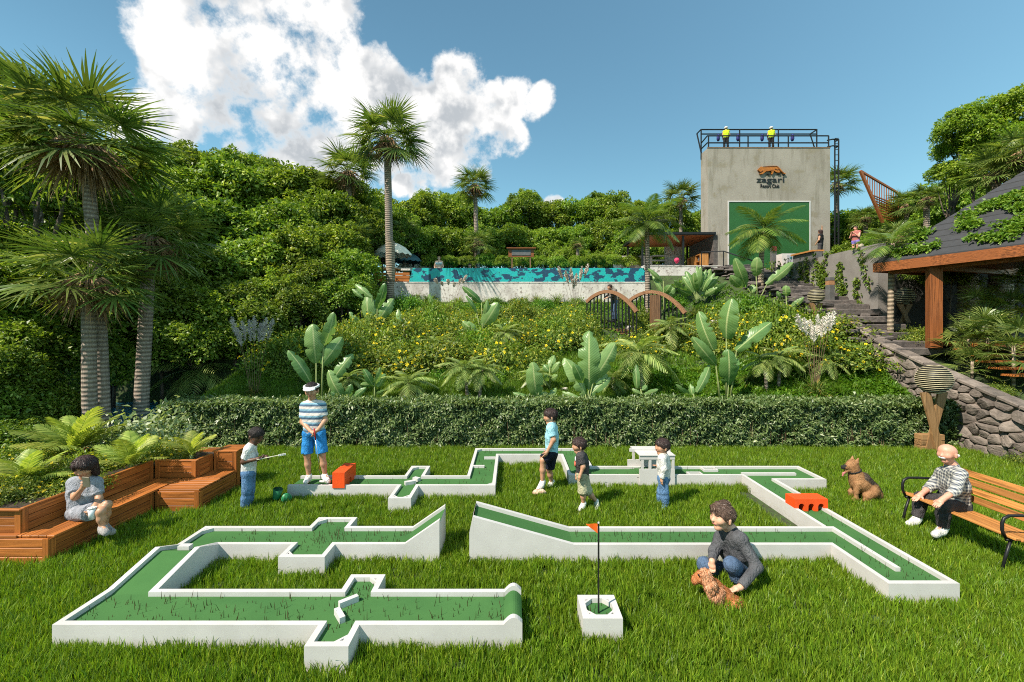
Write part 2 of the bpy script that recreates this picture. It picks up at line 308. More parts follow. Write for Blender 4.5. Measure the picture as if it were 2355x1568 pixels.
# roof
t = NT('shingle'); v = t.pos(); n = t.noise(v, 6, 5); t.col(t.mix(n, (.018, .018, .02, 1), (.05, .05, .055, 1))); t.rough(.8); t.bump(t.noise(v, 40, 4), .4, .01); M['shingle'] = t.m
plain('green_screen', (.022, .10, .024, 1), .55, .1, 1.2); plain('sign_black', (.012, .012, .013, 1), .4, .1); plain('cat_orange', (.38, .125, .015, 1), .45, .25, 9); plain('cat_dark', (.09, .025, .008, 1), .6, .2)
plain('canvas', (.78, .68, .56, 1), .9, .08, 5); plain('canvas_teal', (.05, .11, .13, 1), .9, .08, 5); plain('cushion', (.55, .5, .42, 1), .9, .1, 5)
plain('ring_slat', (.028, .024, .018, 1), .5, .3, 14); plain('ring_light', (.55, .47, .30, 1), .6, .2, 10); plain('lamp_glass', (.15, .16, .16, 1), .25, .2, 3)
# skin, hair, cloth
def skin(name, c):
    t = NT(name); v = t.coord(); n = t.noise(v, 14, 4); t.col(t.mix(n, dark(c, .9), dark(c, 1.1))); t.rough(.5); t.b.inputs['Subsurface Weight'].default_value = .12; t.b.inputs['Subsurface Radius'].default_value = (.02, .008, .004); M[name] = t.m
skin('skin_light', (.60, .33, .22, 1)); skin('skin_tan', (.45, .235, .14, 1)); skin('skin_dark', (.095, .042, .024, 1)); skin('skin_pink', (.62, .29, .20, 1))
def hairm(name, c):
    t = NT(name); v = t.coord(); n = t.noise(t.mp(v, (70, 70, 14)), 1, 4); t.col(t.mix(t.ramp(n, .3, .7), dark(c, .5), dark(c, 1.5))); t.rough(.7); t.b.inputs['Specular IOR Level'].default_value = .2; t.bump(n, .6, .01); M[name] = t.m
hairm('hair_black', (.018, .013, .012, 1)); hairm('hair_brown', (.075, .045, .033, 1)); hairm('hair_dark', (.04, .022, .02, 1)); hairm('hair_blond', (.35, .2, .1, 1))
for n_, c_ in dict(white_tee=(.62, .61, .60, 1), jeans=(.10, .19, .34, 1), jeans_dark=(.075, .115, .19, 1), blue_short=(.03, .21, .52, 1), sky_tee=(.30, .56, .64, 1), navy=(.012, .014, .025, 1), dark_tee=(.055, .05, .052, 1), khaki=(.36, .34, .22, 1), grey_knit=(.085, .085, .092, 1), charcoal=(.055, .05, .052, 1), off_white=(.60, .58, .55, 1), grey_dress=(.28, .285, .32, 1), shoe_white=(.66, .64, .60, 1), shoe_grey=(.3, .28, .27, 1), hi_vis=(.52, .66, .03, 1), black_cloth=(.02, .02, .022, 1), purple=(.22, .17, .48, 1), swim_white=(.6, .57, .54, 1), brown_shirt=(.17, .15, .13, 1)).items(): fabric(n_, c_)
t = NT('striped_polo'); v = t.coord(); s = t.sep(v); z = t.ma('ADD', t.ma('MULTIPLY', s[2], 9.2), t.ma('MULTIPLY', t.noise(v, 3, 2), .35)); fr = t.ma('FRACT', z)
c = t.mix(t.ramp(fr, .05, .3), (.05, .10, .17, 1), (.20, .36, .46, 1)); c = t.mix(t.ramp(fr, .38, .5), c, (.60, .53, .50, 1)); c = t.mix(t.ramp(fr, .78, .92), c, (.05, .10, .17, 1)); t.col(c); t.rough(.85); t.bump(t.noise(v, 14, 3), .5, .03); M['polo'] = t.m
t = NT('gingham'); v = t.coord(); s = t.sep(v); a = t.ramp(t.ma('FRACT', t.ma('MULTIPLY', s[2], 23.)), .42, .5); b = t.ramp(t.ma('FRACT', t.ma('MULTIPLY', t.ma('ADD', s[0], t.ma('MULTIPLY', s[1], .6)), 23.)), .42, .5)
k_ = t.ma('ADD', t.ma('MULTIPLY', a, .5), t.ma('MULTIPLY', b, .5)); t.col(t.mix(k_, (.50, .475, .42, 1), (.06, .07, .095, 1))); t.rough(.85); t.bump(t.noise(v, 13, 3), .5, .03); M['gingham'] = t.m
def fur(name, c, c2, c3, zc):
    t = NT(name); v = t.coord(); n = t.noise(v, 7, 4); f = t.noise(t.mp(v, (60, 60, 20)), 1, 4); cc = t.mix(t.ramp(n, .35, .65), c, c2); cc = t.mix(t.ma('MULTIPLY', f, .5), cc, c3); t.col(cc); t.rough(.85); t.bump(f, .7, .012); M[name] = t.m
fur('fur_tan', (.40, .20, .085, 1), (.28, .125, .05, 1), (.13, .07, .035, 1), 0); fur('fur_ginger', (.40, .12, .03, 1), (.52, .22, .08, 1), (.2, .05, .012, 1), 0); fur('fur_curl', (.55, .27, .13, 1), (.38, .13, .04, 1), (.3, .1, .035, 1), 0)
plain('fur_black', (.02, .018, .017, 1), .8, .3, 12); plain('lip', (.35, .11, .09, 1), .6, .1); plain('tongue', (.45, .16, .15, 1), .5, .1); plain('cup_paper', (.66, .68, .70, 1), .6, .04); plain('phone_case', (.33, .27, .2, 1), .4, .1); plain('cup_green', (.02, .15, .06, 1), .45, .15, 6)

for n_, a_, b_, c_ in (('black', (.012, .010, .010, 1), (.04, .032, .03, 1), (.08, .065, .06, 1)), ('dark', (.02, .013, .012, 1), (.06, .04, .035, 1), (.12, .085, .075, 1)), ('brown', (.045, .028, .02, 1), (.13, .085, .06, 1), (.22, .16, .12, 1)), ('blond', (.2, .11, .05, 1), (.42, .26, .13, 1), (.5, .35, .2, 1))): leafmat('strand_'+n_, a_, b_, c_, .05, .45, .4)
leafmat('strand_tan', (.30, .15, .06, 1), (.44, .235, .10, 1), (.5, .32, .17, 1), .1, .6, .2); leafmat('strand_saddle', (.03, .022, .018, 1), (.11, .08, .06, 1), (.2, .14, .09, 1), .05, .6, .2); leafmat('strand_ginger', (.42, .14, .04, 1), (.58, .24, .08, 1), (.66, .38, .18, 1), .1, .6, .2); leafmat('strand_curl', (.52, .24, .10, 1), (.68, .40, .22, 1), (.75, .5, .3, 1), .1, .6, .2)
# ================================================================== terrain
def ip(x, xs, ys): return float(np.interp(x, xs, ys))
def zstr(Y): return np.interp(Y, [7, 9, 10.5, 12.6, 14.7, 18, 22, 24], [.55, 1.17, 1.66, 2.42, 3.55, 4.7, 6.0, 6.1])
def sst(a, b, x): t = np.clip((x-a)/(b-a), 0, 1); return t*t*(3-2*t)
def TZ(X, Y):
    X = np.asarray(X, float); Y = np.asarray(Y, float)
    b = np.interp(Y, [-300, 10.4, 10.9, 12.5, 18, 24.12, 24.35, 30, 400], [0, 0, .42, .8, 2.85, 4.3, 5.75, 5.95, 6.2])
    bank = zstr(Y)-np.interp(Y, [10.4, 11.4, 12.8, 15], [1.45, .95, .55, .42]); w = sst(6.3, 10.0, X)*sst(10.4, 11.2, Y)
    z = np.maximum(b, b*(1-w)+bank*w)
    w2 = sst(10.52, 10.56, X)*sst(6, 9, Y)*sst(30, 24, Y)
    z = np.where(X > 10.5, z*(1-w2)+(zstr(Y)-.25)*w2, z)
    wp = sst(-8.6, -9.6, X)*sst(10.3, 10.9, Y)*sst(15.8, 14.8, Y); z = z*(1-wp)+.16*wp
    w3 = sst(12.2, 12.6, X)*sst(7, 9, Y); return np.where(X > 12.2, z*(1-w3)+np.maximum(2.0, np.interp(Y, [9, 14, 24], [1.5, 2.6, 5.9]))*w3, z)
def TH(px, py, lo=9.5, hi=45.):
    for Y in np.arange(lo, hi, .05):
        p = P(px, py, float(Y))
        if p.z <= float(TZ(p.x, p.y)): return Vector((p.x, p.y, float(TZ(p.x, p.y))))
    p = P(px, py, 20.); return Vector((p.x, p.y, float(TZ(p.x, p.y))))
xs = np.concatenate([np.linspace(-300, -26, 12), np.linspace(-24, 24, 121), np.linspace(26, 300, 12), [10.5, 10.56, 12.2, 12.6]]); xs = np.unique(xs)
ys = np.unique(np.concatenate([np.linspace(-40, 8, 7), np.linspace(8.5, 32, 118), np.linspace(34, 400, 14), [10.4, 10.9, 24.12, 24.35]]))
XX, YY = np.meshgrid(xs, ys); ZZ = TZ(XX, YY); V = np.stack([XX, YY, ZZ], -1).reshape(-1, 3); nx = len(xs)
i = (np.arange(len(ys)-1)[:, None]*nx+np.arange(nx-1)[None]).ravel(); Fq = np.stack([i, i+1, i+nx+1, i+nx], 1)
tag(link('ground', npmesh('ground', V, Fq, True), M['ground']), kind='structure')
# ================================================================== mini golf
ZT, ZF, WT = .22, .176, .055
def wall(root, pts, name='kerb', z0=-.02, t=WT, capa=True, capb=True):
    pts = [(p[0], p[1], p[2] if len(p) > 2 else ZT) for p in pts]; n = len(pts); off = []
    for i in range(n):
        d0 = Vector((pts[i][0]-pts[i-1][0], pts[i][1]-pts[i-1][1])) if i > 0 else None
        d1 = Vector((pts[i+1][0]-pts[i][0], pts[i+1][1]-pts[i][1])) if i < n-1 else None
        d0 = d0 or d1; d1 = d1 or d0; n0 = Vector((-d0.y, d0.x)).normalized(); n1 = Vector((-d1.y, d1.x)).normalized()
        m = (n0+n1); m = m/(m.length_squared)*2; off.append((pts[i][0]+m.x*t, pts[i][1]+m.y*t))
    for i in range(n-1):
        a, b, c, d = pts[i], pts[i+1], off[i+1], off[i]
        vs = [(a[0], a[1], z0), (b[0], b[1], z0), (c[0], c[1], z0), (d[0], d[1], z0), (a[0], a[1], a[2]), (b[0], b[1], b[2]), (c[0], c[1], b[2]), (d[0], d[1], a[2])]
        fs = [(4, 5, 6, 7), (0, 1, 5, 4), (2, 3, 7, 6)]
        if i == 0 and capa: fs.append((3, 0, 4, 7))
        if i == n-2 and capb: fs.append((1, 2, 6, 5))
        MB().add(vs, fs).build(name, M['white'], root)
def floor(root, quads, name='carpet'):
    m = MB()
    for q in quads: m.add([(p[0], p[1], p[2] if len(p) > 2 else ZF) for p in q], [tuple(range(len(q)))])
    return m.build(name, M['carpet'], root)
def rect(x0, y0, x1, y1): return [(x0, y0), (x1, y0), (x1, y1), (x0, y1)]
def corner(root, x, y, sx, sy, s=.10):
    x += sx*WT*.9; y += sy*WT*.9
    o = [(x, y), (x+sx*s, y), (x, y+sy*s)]; i = [(x+sx*s*.2, y+sy*s*.2), (x+sx*s*.5, y+sy*s*.2), (x+sx*s*.2, y+sy*s*.5)]
    m = MB(); z1 = ZT-.002
    for k in range(3):
        a, b, c, d = o[k], o[(k+1) % 3], i[(k+1) % 3], i[k]
        m.add([(*a, z1), (*b, z1), (*c, z1), (*d, z1)], [(0, 1, 2, 3) if sx*sy > 0 else (3, 2, 1, 0)]); m.add([(*a, ZF), (*b, ZF), (*b, z1), (*a, z1)], [(0, 1, 2, 3)]); m.add([(*d, ZF), (*c, ZF), (*c, z1), (*d, z1)], [(0, 1, 2, 3)])
    m.build('corner_block', M['white'], root)
RECTS = []
# --- near left course
root = empty('minigolf_course', (-2, 4.8, 0), 'near left white-edged mini golf lane with a hump, one ramp and a rounded end lip', 'golf course', 'mini golf lanes')
bump = [(-.074+.164*k/8, .062*math.sin(math.pi*min(1, k/8*.93))) for k in range(9)]
far = [(x, 4.36, ZT+z) for x, z in bump[::-1]]; near = [(x, 3.83, ZT+z) for x, z in bump]
ramp = lambda k: .22+.29*k
wall(root, far+[(-1.33, 4.36), (-1.33, 4.617), (-1.69, 4.617), (-1.69, 4.36), (-3.51, 4.36), (-3.51, 4.94, .348), (-3.51, 5.262), (-2.647, 5.262), (-2.647, 4.97), (-2.12, 4.97), (-2.12, 5.262), (-1.29, 5.262), (-.87, 5.262, .51)])
wall(root, [(-.87, 5.75, .51), (-1.29, 5.75), (-2.12, 5.75), (-2.12, 6.02), (-2.647, 6.02), (-2.647, 5.75), (-4.01, 5.75), (-4.01, 5.262), (-4.01, 4.94, .348), (-4.01, 4.36), (-4.01, 3.83), (-1.69, 3.83), (-1.69, 3.57), (-1.33, 3.57), (-1.33, 3.83)]+near)
h = .02
floor(root, [rect(-4.01+h, 3.83+h, -.074, 4.36-h), rect(-1.69+h, 3.57+h, -1.33-h, 3.83+h), rect(-1.69+h, 4.36-h, -1.33-h, 4.617-h),
             [(-3.99, 4.34), (-3.53, 4.34), (-3.53, 4.94, ZF+.128), (-3.99, 4.94, ZF+.128)], [(-3.99, 4.94, ZF+.128), (-3.53, 4.94, ZF+.128), (-3.53, 5.262), (-3.99, 5.262)],
             rect(-3.99, 5.262, -1.29, 5.73), rect(-2.627, 4.99, -2.14, 5.262), rect(-2.627, 5.73, -2.14, 6.0), [(-1.29, 5.29), (-.872, 5.29, ZF+.29), (-.872, 5.73, ZF+.29), (-1.29, 5.73)]]
      +[[(bump[k][0], 3.86, ZF+bump[k][1]), (bump[k+1][0], 3.86, ZF+bump[k+1][1]), (bump[k+1][0], 4.33, ZF+bump[k+1][1]), (bump[k][0], 4.33, ZF+bump[k][1])] for k in range(8)]+[[(.088, 3.86, ZF+.014), (.088, 3.86, -.02), (.088, 4.33, -.02), (.088, 4.33, ZF+.014)]])
MB().prism(rect(-.885, 5.318, -.872, 5.694), -.02, .455).build('end_panel', M['white'], root)
for a in ((-1.33, 3.57, -1, 1), (-1.33, 4.617, -1, -1), (-2.647, 4.97, 1, 1), (-2.647, 6.02, 1, -1), (-4.01, 5.75, 1, -1)): corner(root, *a)
MB().bar((-1.625, 4.13, .203), (-1.49, 4.245, .203), .05, .056).build('bumper_block', M['white'], root)
MB().bar((-1.615, 4.05, .203), (-1.51, 3.915, .203), .05, .056).build('bumper_block', M['white'], root)
MB().box((-3.74, 5.03, ZF+.125), (.13, .07, .05)).build('bumper_block', M['white'], root)
RECTS += [(-4.01, 3.83, .09, 4.36), (-1.69, 3.57, -1.33, 4.617), (-4.01, 3.83, -3.51, 5.75), (-4.01, 5.262, -.87, 5.75), (-2.647, 4.97, -2.12, 6.02)]
# --- far and right course
root = empty('minigolf_course', (2, 7, 0), 'long winding white-edged mini golf lane running from the golfer round to the right', 'golf course', 'mini golf lanes')
wall(root, [(-.465, 5.25, .552), (.74, 5.25), (3.815, 5.25), (3.815, 4.45), (4.535, 4.45), (4.535, 7.53), (5.39, 7.53), (5.39, 8.27), (1.51, 8.27), (1.51, 9.5), (-.79, 9.5), (-.79, 7.74), (-1.54, 7.74), (-1.54, 8.275), (-1.89, 8.275), (-1.89, 7.74), (-3.70, 7.74)])
wall(root, [(-3.70, 7.24), (-1.89, 7.24), (-1.89, 6.69), (-1.54, 6.69), (-1.54, 7.24), (-.275, 7.24), (-.275, 9.02), (1.0, 9.02), (1.0, 7.75), (4.06, 7.75), (4.06, 5.742)])
wall(root, [(4.2, 4.75), (4.2, 5.74), (.74, 5.74), (-.465, 5.74, .552)])
floor(root, [[(-.462, 5.28, ZF+.332), (.74, 5.28), (.74, 5.72), (-.462, 5.72, ZF+.332)], rect(.74, 5.28, 3.84, 5.72), rect(3.84, 4.47, 4.5, 5.72), rect(4.09, 5.72, 4.5, 7.53), rect(4.09, 7.53, 5.36, 7.78), rect(1.03, 7.78, 5.36, 8.24),
             rect(1.03, 8.24, 1.48, 9.05), rect(-.76, 9.05, 1.48, 9.47), rect(-.76, 7.71, -.3, 9.05), rect(-3.69, 7.27, -.3, 7.71), rect(-1.86, 6.72, -1.57, 7.27), rect(-1.86, 7.71, -1.57, 8.25)])
m = MB(); m.add([(-.51, 5.252, -.02), (-.51, 5.252, .365), (-.466, 5.252, .55), (-.466, 5.252, -.02), (-.51, 5.738, -.02), (-.51, 5.738, .365), (-.466, 5.738, .55), (-.466, 5.738, -.02)], [(0, 3, 2, 1), (4, 5, 6, 7), (0, 1, 5, 4), (1, 2, 6, 5)]); m.build('end_panel', M['white'], root)
for a in ((-1.54, 6.69, -1, 1), (-1.89, 6.69, 1, 1), (-1.89, 8.275, 1, -1), (-.275, 7.24, -1, 1), (1.0, 7.75, 1, 1), (-.79, 9.5, 1, -1)): corner(root, *a)
MB().prism(rect(4.117, 7.85, 5.08, 7.905), ZF-.02, ZT-.001).build('divider', M['white'], root)
for x0, x1, y in ((-.56, -.332, 8.83), (-.734, -.52, 8.28)): MB().prism(rect(x0, y, x1, y+.05), ZF-.02, ZT-.001).build('bumper_block', M['white'], root)
MB().bar((-1.80, 7.38, .203), (-1.64, 7.47, .203), .075, .056).build('bumper_block', M['white'], root); MB().bar((-1.70, 7.62, .203), (-1.60, 7.56, .203), .075, .056).build('bumper_block', M['white'], root)
def openbox(x0, y0, x1, y1):
    m = MB(); t = .025
    for a in ((x0, y0, x1, y0+t), (x0, y1-t, x1, y1), (x0, y0+t, x0+t, y1-t), (x1-t, y0+t, x1, y1-t)): m.prism(rect(*a), ZF-.02, ZT-.003)
    m.build('bumper_frame', M['white'], root)
openbox(2.9+.25, 7.806, 3.4, 7.95); openbox(3.52, 8.05, 3.78, 8.214)
RECTS += [(-.51, 5.25, 4.2, 5.74), (3.815, 4.45, 4.535, 7.53), (4.06, 7.53, 5.39, 8.27), (1.0, 7.75, 5.39, 8.27), (1.0, 7.75, 1.51, 9.5), (-.79, 9.02, 1.51, 9.5), (-.79, 7.24, -.275, 9.5), (-3.7, 7.24, -.275, 7.74), (-1.89, 6.69, -1.54, 8.275)]
# --- hole box with octagonal cup
root = empty('hole_box', (.81, 4.09, 0), 'square white box with octagonal green putting hole and flag pole', 'golf hole')
x0, y0, x1, y1, t = .633, 3.913, .988, 4.261, .05
for a in ((x0, y0, x1, y0+WT), (x0, y1-WT, x1, y1), (x0, y0+WT, x0+WT, y1-WT), (x1-WT, y0+WT, x1, y1-WT)): MB().prism(rect(*a), -.02, ZT).build('kerb', M['white'], root)
for a in ((x0, y0, 1, 1), (x1, y0, -1, 1), (x0, y1, 1, -1), (x1, y1, -1, -1)): corner(root, *a, .085)
floor(root, [rect(x0+.02, y0+.02, x1-.02, y1-.02)])
RECTS.append((x0, y0, x1, y1))
root = empty('golf_flag', (.80, 4.06, ZF), 'small orange pennant on a thin black pole in the hole box', 'flag')
pz = EYE-(1203-CY)*4.06/FPX
MB().tube([(.80, 4.06, ZF-.02), (.80, 4.06, pz)], .0085, 8).build('pole', M['black_metal'], root)
MB().tube([(.80, 4.06, pz), (.80, 4.06, pz+.012)], [.0095, .008], 8).build('pole_cap', M['white'], root)
m = MB(); fv = []
for k in range(7):
    u = k/6; x = .79-.108*u; w = .004*math.sin(u*6); fv += [(x, 4.06+w-.002, pz-.005-.075*(1-u)*.0-.008*u*0), (x, 4.06+w-.002, pz-.005-.085*(1-u)-.002)]
fv2 = [(a, b+.004, c) for a, b, c in fv]
fs = [(2*k, 2*k+1, 2*k+3, 2*k+2) for k in range(6)]; m.add(fv, fs); m.add(fv2, [f[::-1] for f in fs]); m.build('pennant', M['flag_orange'], root)
# --- orange obstacles
root = empty('tunnel_block', (-2.95, 7.49, ZF), 'tall orange tunnel block across the lane beside the golfer', 'golf obstacle', 'orange golf obstacles')
ya, yb, za, zb = 7.225, 7.755, ZF+.0, .43; xa = -3.03; xb = -2.83
def arch_block(root, length, zb, holes, depth, mat, M4, r=.05, hh=.1):
    # profile in (u along length, z); holes are arches, extruded by depth
    m = MB(); us = [-length/2]
    poly = [(-length/2, 0)]
    for c in holes:
        poly += [(c-r, 0), (c-r, hh-r)]+[(c-r*math.cos(a), hh-r+r*math.sin(a)) for a in [math.pi*k/8 for k in range(1, 8)]]+[(c+r, hh-r), (c+r, 0)]
    poly += [(length/2, 0), (length/2, zb), (-length/2, zb)]
    bm = bmesh.new(); f0 = bm.faces.new([bm.verts.new((p[0], -depth/2, p[1])) for p in poly]); r_ = bmesh.ops.extrude_face_region(bm, geom=[f0]); bmesh.ops.translate(bm, verts=[v for v in r_['geom'] if isinstance(v, bmesh.types.BMVert)], vec=(0, depth, 0))
    bmesh.ops.triangulate(bm, faces=[f for f in bm.faces if len(f.verts) > 4]); bmesh.ops.recalc_face_normals(bm, faces=bm.faces); bm.transform(M4)
    me = bpy.data.meshes.new('block'); bm.to_mesh(me); bm.free(); return link('block', me, mat, root)
arch_block(root, .53, .255, [0], .2, M['orange_paint'], Matrix.Translation((-2.855, 7.49, ZF+.003)) @ Matrix.Rotation(math.pi/2, 4, 'Z'), .04, .1)
root = empty('tunnel_block', (4.3, 6.25, ZF), 'orange block with three arched tunnels on the right lane', 'golf obstacle', 'orange golf obstacles')
arch_block(root, .475, .175, [-.14, 0, .14], .22, M['orange_paint'], Matrix.Translation((4.3, 6.42, ZF+.003)), .042, .11)
# --- white gate bridge obstacle
root = empty('bridge_obstacle', (2.55, 8.0, ZF), 'white miniature bridge gate with columns over the far lane', 'golf obstacle')
gx0, gx1 = 2.24, 2.86
MB().prism(rect(gx0, 7.715, gx1, 7.745), .05, .335).build('side_panel', M['white'], root); MB().prism(rect(gx0-.06, 8.275, gx1+.06, 8.305), .05, .335).build('side_panel', M['white'], root)
for y, zc in ((7.73, .335), (8.29, .335)):
    for k in range(5): MB().prism(rect(gx0+.03+k*.135, y-.012, gx0+.075+k*.135, y+.012), zc, zc+.17).build('column', M['white'], root)
    MB().prism(rect(gx0, y-.016, gx1, y+.016), zc+.17, zc+.235).build('beam', M['white'], root)
MB().prism(rect(gx0-.1, 7.99, gx1+.02, 8.03), .565, .615).build('beam', M['white'], root)
MB().prism(rect(gx0-.005, 7.70, gx1+.005, 8.31), .5705, .583).build('roof_plate', M['white'], root)
m = MB()
for k in range(9): m.bar((gx0+.0+k*.0775, 7.75, ZF+.004+.03*math.sin(math.pi*k/8)), (gx0+k*.0775, 8.27, ZF+.004+.03*math.sin(math.pi*k/8)), .07, .008)
m.build('bridge_deck', M['carpet'], root)
# --- green cups lying on the grass
root = empty('plant_cup', (-3.5, 6.95, 0), 'dark green plastic cup lying tipped over in the grass', 'cup')
def cup(root, c, d, r0, r1, L, mat, name='shell'):
    c = Vector(c); d = Vector(d).normalized(); m = MB(); m.tube([c, c+d*L, c+d*L, c+d*.02], [r0, r1, r1*.9, r0*.85], 16, False); m.tube([c, c+d*.012], [r0, r0], 16); return m.build(name, mat, root, True)
g = G(636, 1152, .06); root.location = g; cup(root, g+Vector((-.03, .04, .03)), (.25, -.1, .9), .05, .075, .16, M['cup_green'])
g = G(650, 1150, .06); root2 = empty('plant_cup', g, 'bright green open cup on its side beside the dark cup', 'cup'); cup(root2, g+Vector((.0, .08, .035)), (.5, -.75, .1), .05, .075, .16, plain('cup_green2', (.05, .3, .12, 1), .4, .1), 'shell')
# ================================================================== lawn grass
def tuft_mesh(name, seed, n=21, rad=.08, hgt=.128, wid=.0055, seg=3):
    r = random.Random(seed); V = []; Fq = []
    for k in range(n):
        a = r.uniform(0, 6.283); q = rad*math.sqrt(r.random()); bx, by = q*math.cos(a), q*math.sin(a); h = hgt*r.uniform(.45, 1.05); la = r.uniform(0, 6.283); lean = r.uniform(.05, .55)*h; w = wid*r.uniform(.7, 1.3); b = len(V); sx, sy = -math.sin(la)*w, math.cos(la)*w
        fa = r.uniform(0, 6.283); sx, sy = math.cos(fa)*w, math.sin(fa)*w
        for j in range(seg+1):
            t_ = j/seg; k_ = (1-t_**1.7)*.96+.04; cx, cy, cz = bx+math.cos(la)*lean*t_*t_, by+math.sin(la)*lean*t_*t_, h*t_*(1-.12*t_*lean/h)
            V += [(cx-sx*k_, cy-sy*k_, cz), (cx+sx*k_, cy+sy*k_, cz)]
        for j in range(seg): Fq.append((b+2*j, b+2*j+1, b+2*j+3, b+2*j+2))
    return npmesh(name, V, Fq)
def scatter(name, pts, meshes, mat, label, cat, smin=.7, smax=1.25, tilt=.12, rotseed=3):
    col = bpy.data.collections.new(name+'_source')
    for k, me in enumerate(meshes):
        if not me.materials: me.materials.append(mat)
        o = bpy.data.objects.new(name+'_tuft', me); col.objects.link(o)
    me = bpy.data.meshes.new(name); me.vertices.add(len(pts)); me.vertices.foreach_set('co', np.asarray(pts, np.float32).ravel()); me.update()
    ob = link(name, me, mat); tag(ob, label, cat, kind='stuff')
    ng = bpy.data.node_groups.new(name, 'GeometryNodeTree'); ng.interface.new_socket('Geometry', in_out='INPUT', socket_type='NodeSocketGeometry'); ng.interface.new_socket('Geometry', in_out='OUTPUT', socket_type='NodeSocketGeometry')
    N = ng.nodes.new; L = ng.links.new; gi = N('NodeGroupInput'); go = N('NodeGroupOutput'); ci = N('GeometryNodeCollectionInfo'); ci.inputs[0].default_value = col; ci.inputs[1].default_value = True; ci.inputs[2].default_value = True
    iop = N('GeometryNodeInstanceOnPoints'); iop.inputs['Pick Instance'].default_value = True
    rv = N('FunctionNodeRandomValue'); rv.data_type = 'FLOAT_VECTOR'; rv.inputs[0].default_value = (-tilt, -tilt, 0); rv.inputs[1].default_value = (tilt, tilt, 6.283)
    rs = N('FunctionNodeRandomValue'); rs.data_type = 'FLOAT'; rs.inputs[2].default_value = smin; rs.inputs[3].default_value = smax; rs.inputs['Seed'].default_value = 5
    ri = N('FunctionNodeRandomValue'); ri.data_type = 'INT'; ri.inputs[4].default_value = 0; ri.inputs[5].default_value = len(meshes)-1; ri.inputs['Seed'].default_value = 9
    L(gi.outputs[0], iop.inputs['Points']); L(ci.outputs[0], iop.inputs['Instance']); L(rv.outputs[0], iop.inputs['Rotation']); L(rs.outputs[1], iop.inputs['Scale']); L(ri.outputs[2], iop.inputs['Instance Index']); L(iop.outputs[0], go.inputs[0])
    md = ob.modifiers.new('scatter', 'NODES'); md.node_group = ng; return ob
def in_rects(x, y, rs, g=0.):
    k = np.zeros(len(x), bool)
    for a in rs: k |= (x > a[0]-g) & (x < a[2]+g) & (y > a[1]-g) & (y < a[3]+g)
    return k
PLANTER = [(-9, 5.22, -5.5, 7.3), (-9, 6.74, -4.8, 7.7), (-9, 7.2, -4.75, 8.4), (-9, 7.2, -5.5, 9.6)]
pts = []
for (ya, yb, dens) in ((1.4, 2.4, 420), (2.4, 4.2, 520), (4.2, 6.2, 420), (6.2, 8.2, 330), (8.2, 10.5, 270)):
    w = yb*1.22+2.2; n = int((yb-ya)*2*w*dens); x = nr.uniform(-w, w, n); y = nr.uniform(ya, yb, n); k = ~in_rects(x, y, RECTS, .03) & ~in_rects(x, y, PLANTER, 0) & (x < 10.45)
    pts.append(np.stack([x[k], y[k], np.zeros(k.sum())], 1))
# thick fringe against the kerbs
for a in RECTS:
    for (xa, ya, xb, yb) in ((a[0], a[1]-.06, a[2], a[1]-.015), (a[2]+.015, a[1], a[2]+.06, a[3]), (a[0]-.06, a[1], a[0]-.015, a[3]), (a[0], a[3]+.015, a[2], a[3]+.06)):
        L_ = max(xb-xa, yb-ya); n = int(L_*26); x = nr.uniform(xa, xb, n); y = nr.uniform(ya, yb, n); k = ~in_rects(x, y, RECTS, .01); pts.append(np.stack([x[k], y[k], np.zeros(k.sum())], 1))
pts = np.concatenate(pts)
scatter('lawn_grass', pts, [tuft_mesh('tuft', 40+k) for k in range(9)], M['grass_blade'], 'tall unmown bright green lawn grass round the golf lanes', 'grass', .5, 1.15)
# stray blades that grow up through the carpet
V = []; Fq = []
def blades(rects, n, z=ZF):
    tot = sum((a[2]-a[0])*(a[3]-a[1]) for a in rects)
    for a in rects:
        for _ in range(int(n*(a[2]-a[0])*(a[3]-a[1])/tot)):
            x, y = rnd.uniform(a[0], a[2]), rnd.uniform(a[1], a[3]); h_ = rnd.uniform(.015, .08); la = rnd.uniform(0, 6.28); d = h_*rnd.uniform(0, .45); b = len(V); w = .003
            for t_, k in ((0, 1), (.55, .9), (1, .3)): V.extend([(x+math.cos(la)*d*t_-w*k, y+math.sin(la)*d*t_, z-.002+h_*t_), (x+math.cos(la)*d*t_+w*k, y+math.sin(la)*d*t_+.0008, z-.002+h_*t_)])
            Fq.extend([(b, b+1, b+3, b+2), (b+2, b+3, b+5, b+4)])
blades([(-3.9, 3.92, .0, 4.29)], 230); blades([(-1.6, 3.65, -1.4, 4.55)], 40); blades([(-3.6, 5.33, -1.3, 5.68), (-2.57, 5.05, -2.2, 5.95)], 190); blades([(.8, 5.33, 3.8, 5.66)], 150); blades([(3.9, 4.55, 4.45, 5.6)], 60); blades([(-2.7, 7.33, -.4, 7.65), (-.7, 7.7, -.35, 9.4), (1.1, 7.85, 4, 8.2), (-.7, 9.1, 1.4, 9.4), (4.15, 5.8, 4.45, 7.5)], 150); blades([(.7, 3.98, .92, 4.2)], 14)
leafmat('stray_blade', (.035, .045, .012, 1), (.075, .05, .02, 1), (.03, .03, .012, 1), .1)
tag(link('stray_grass', npmesh('stray_grass', V, Fq), M['stray_blade']), 'thin dark stray grass blades poking through the green carpet', 'grass', kind='stuff')
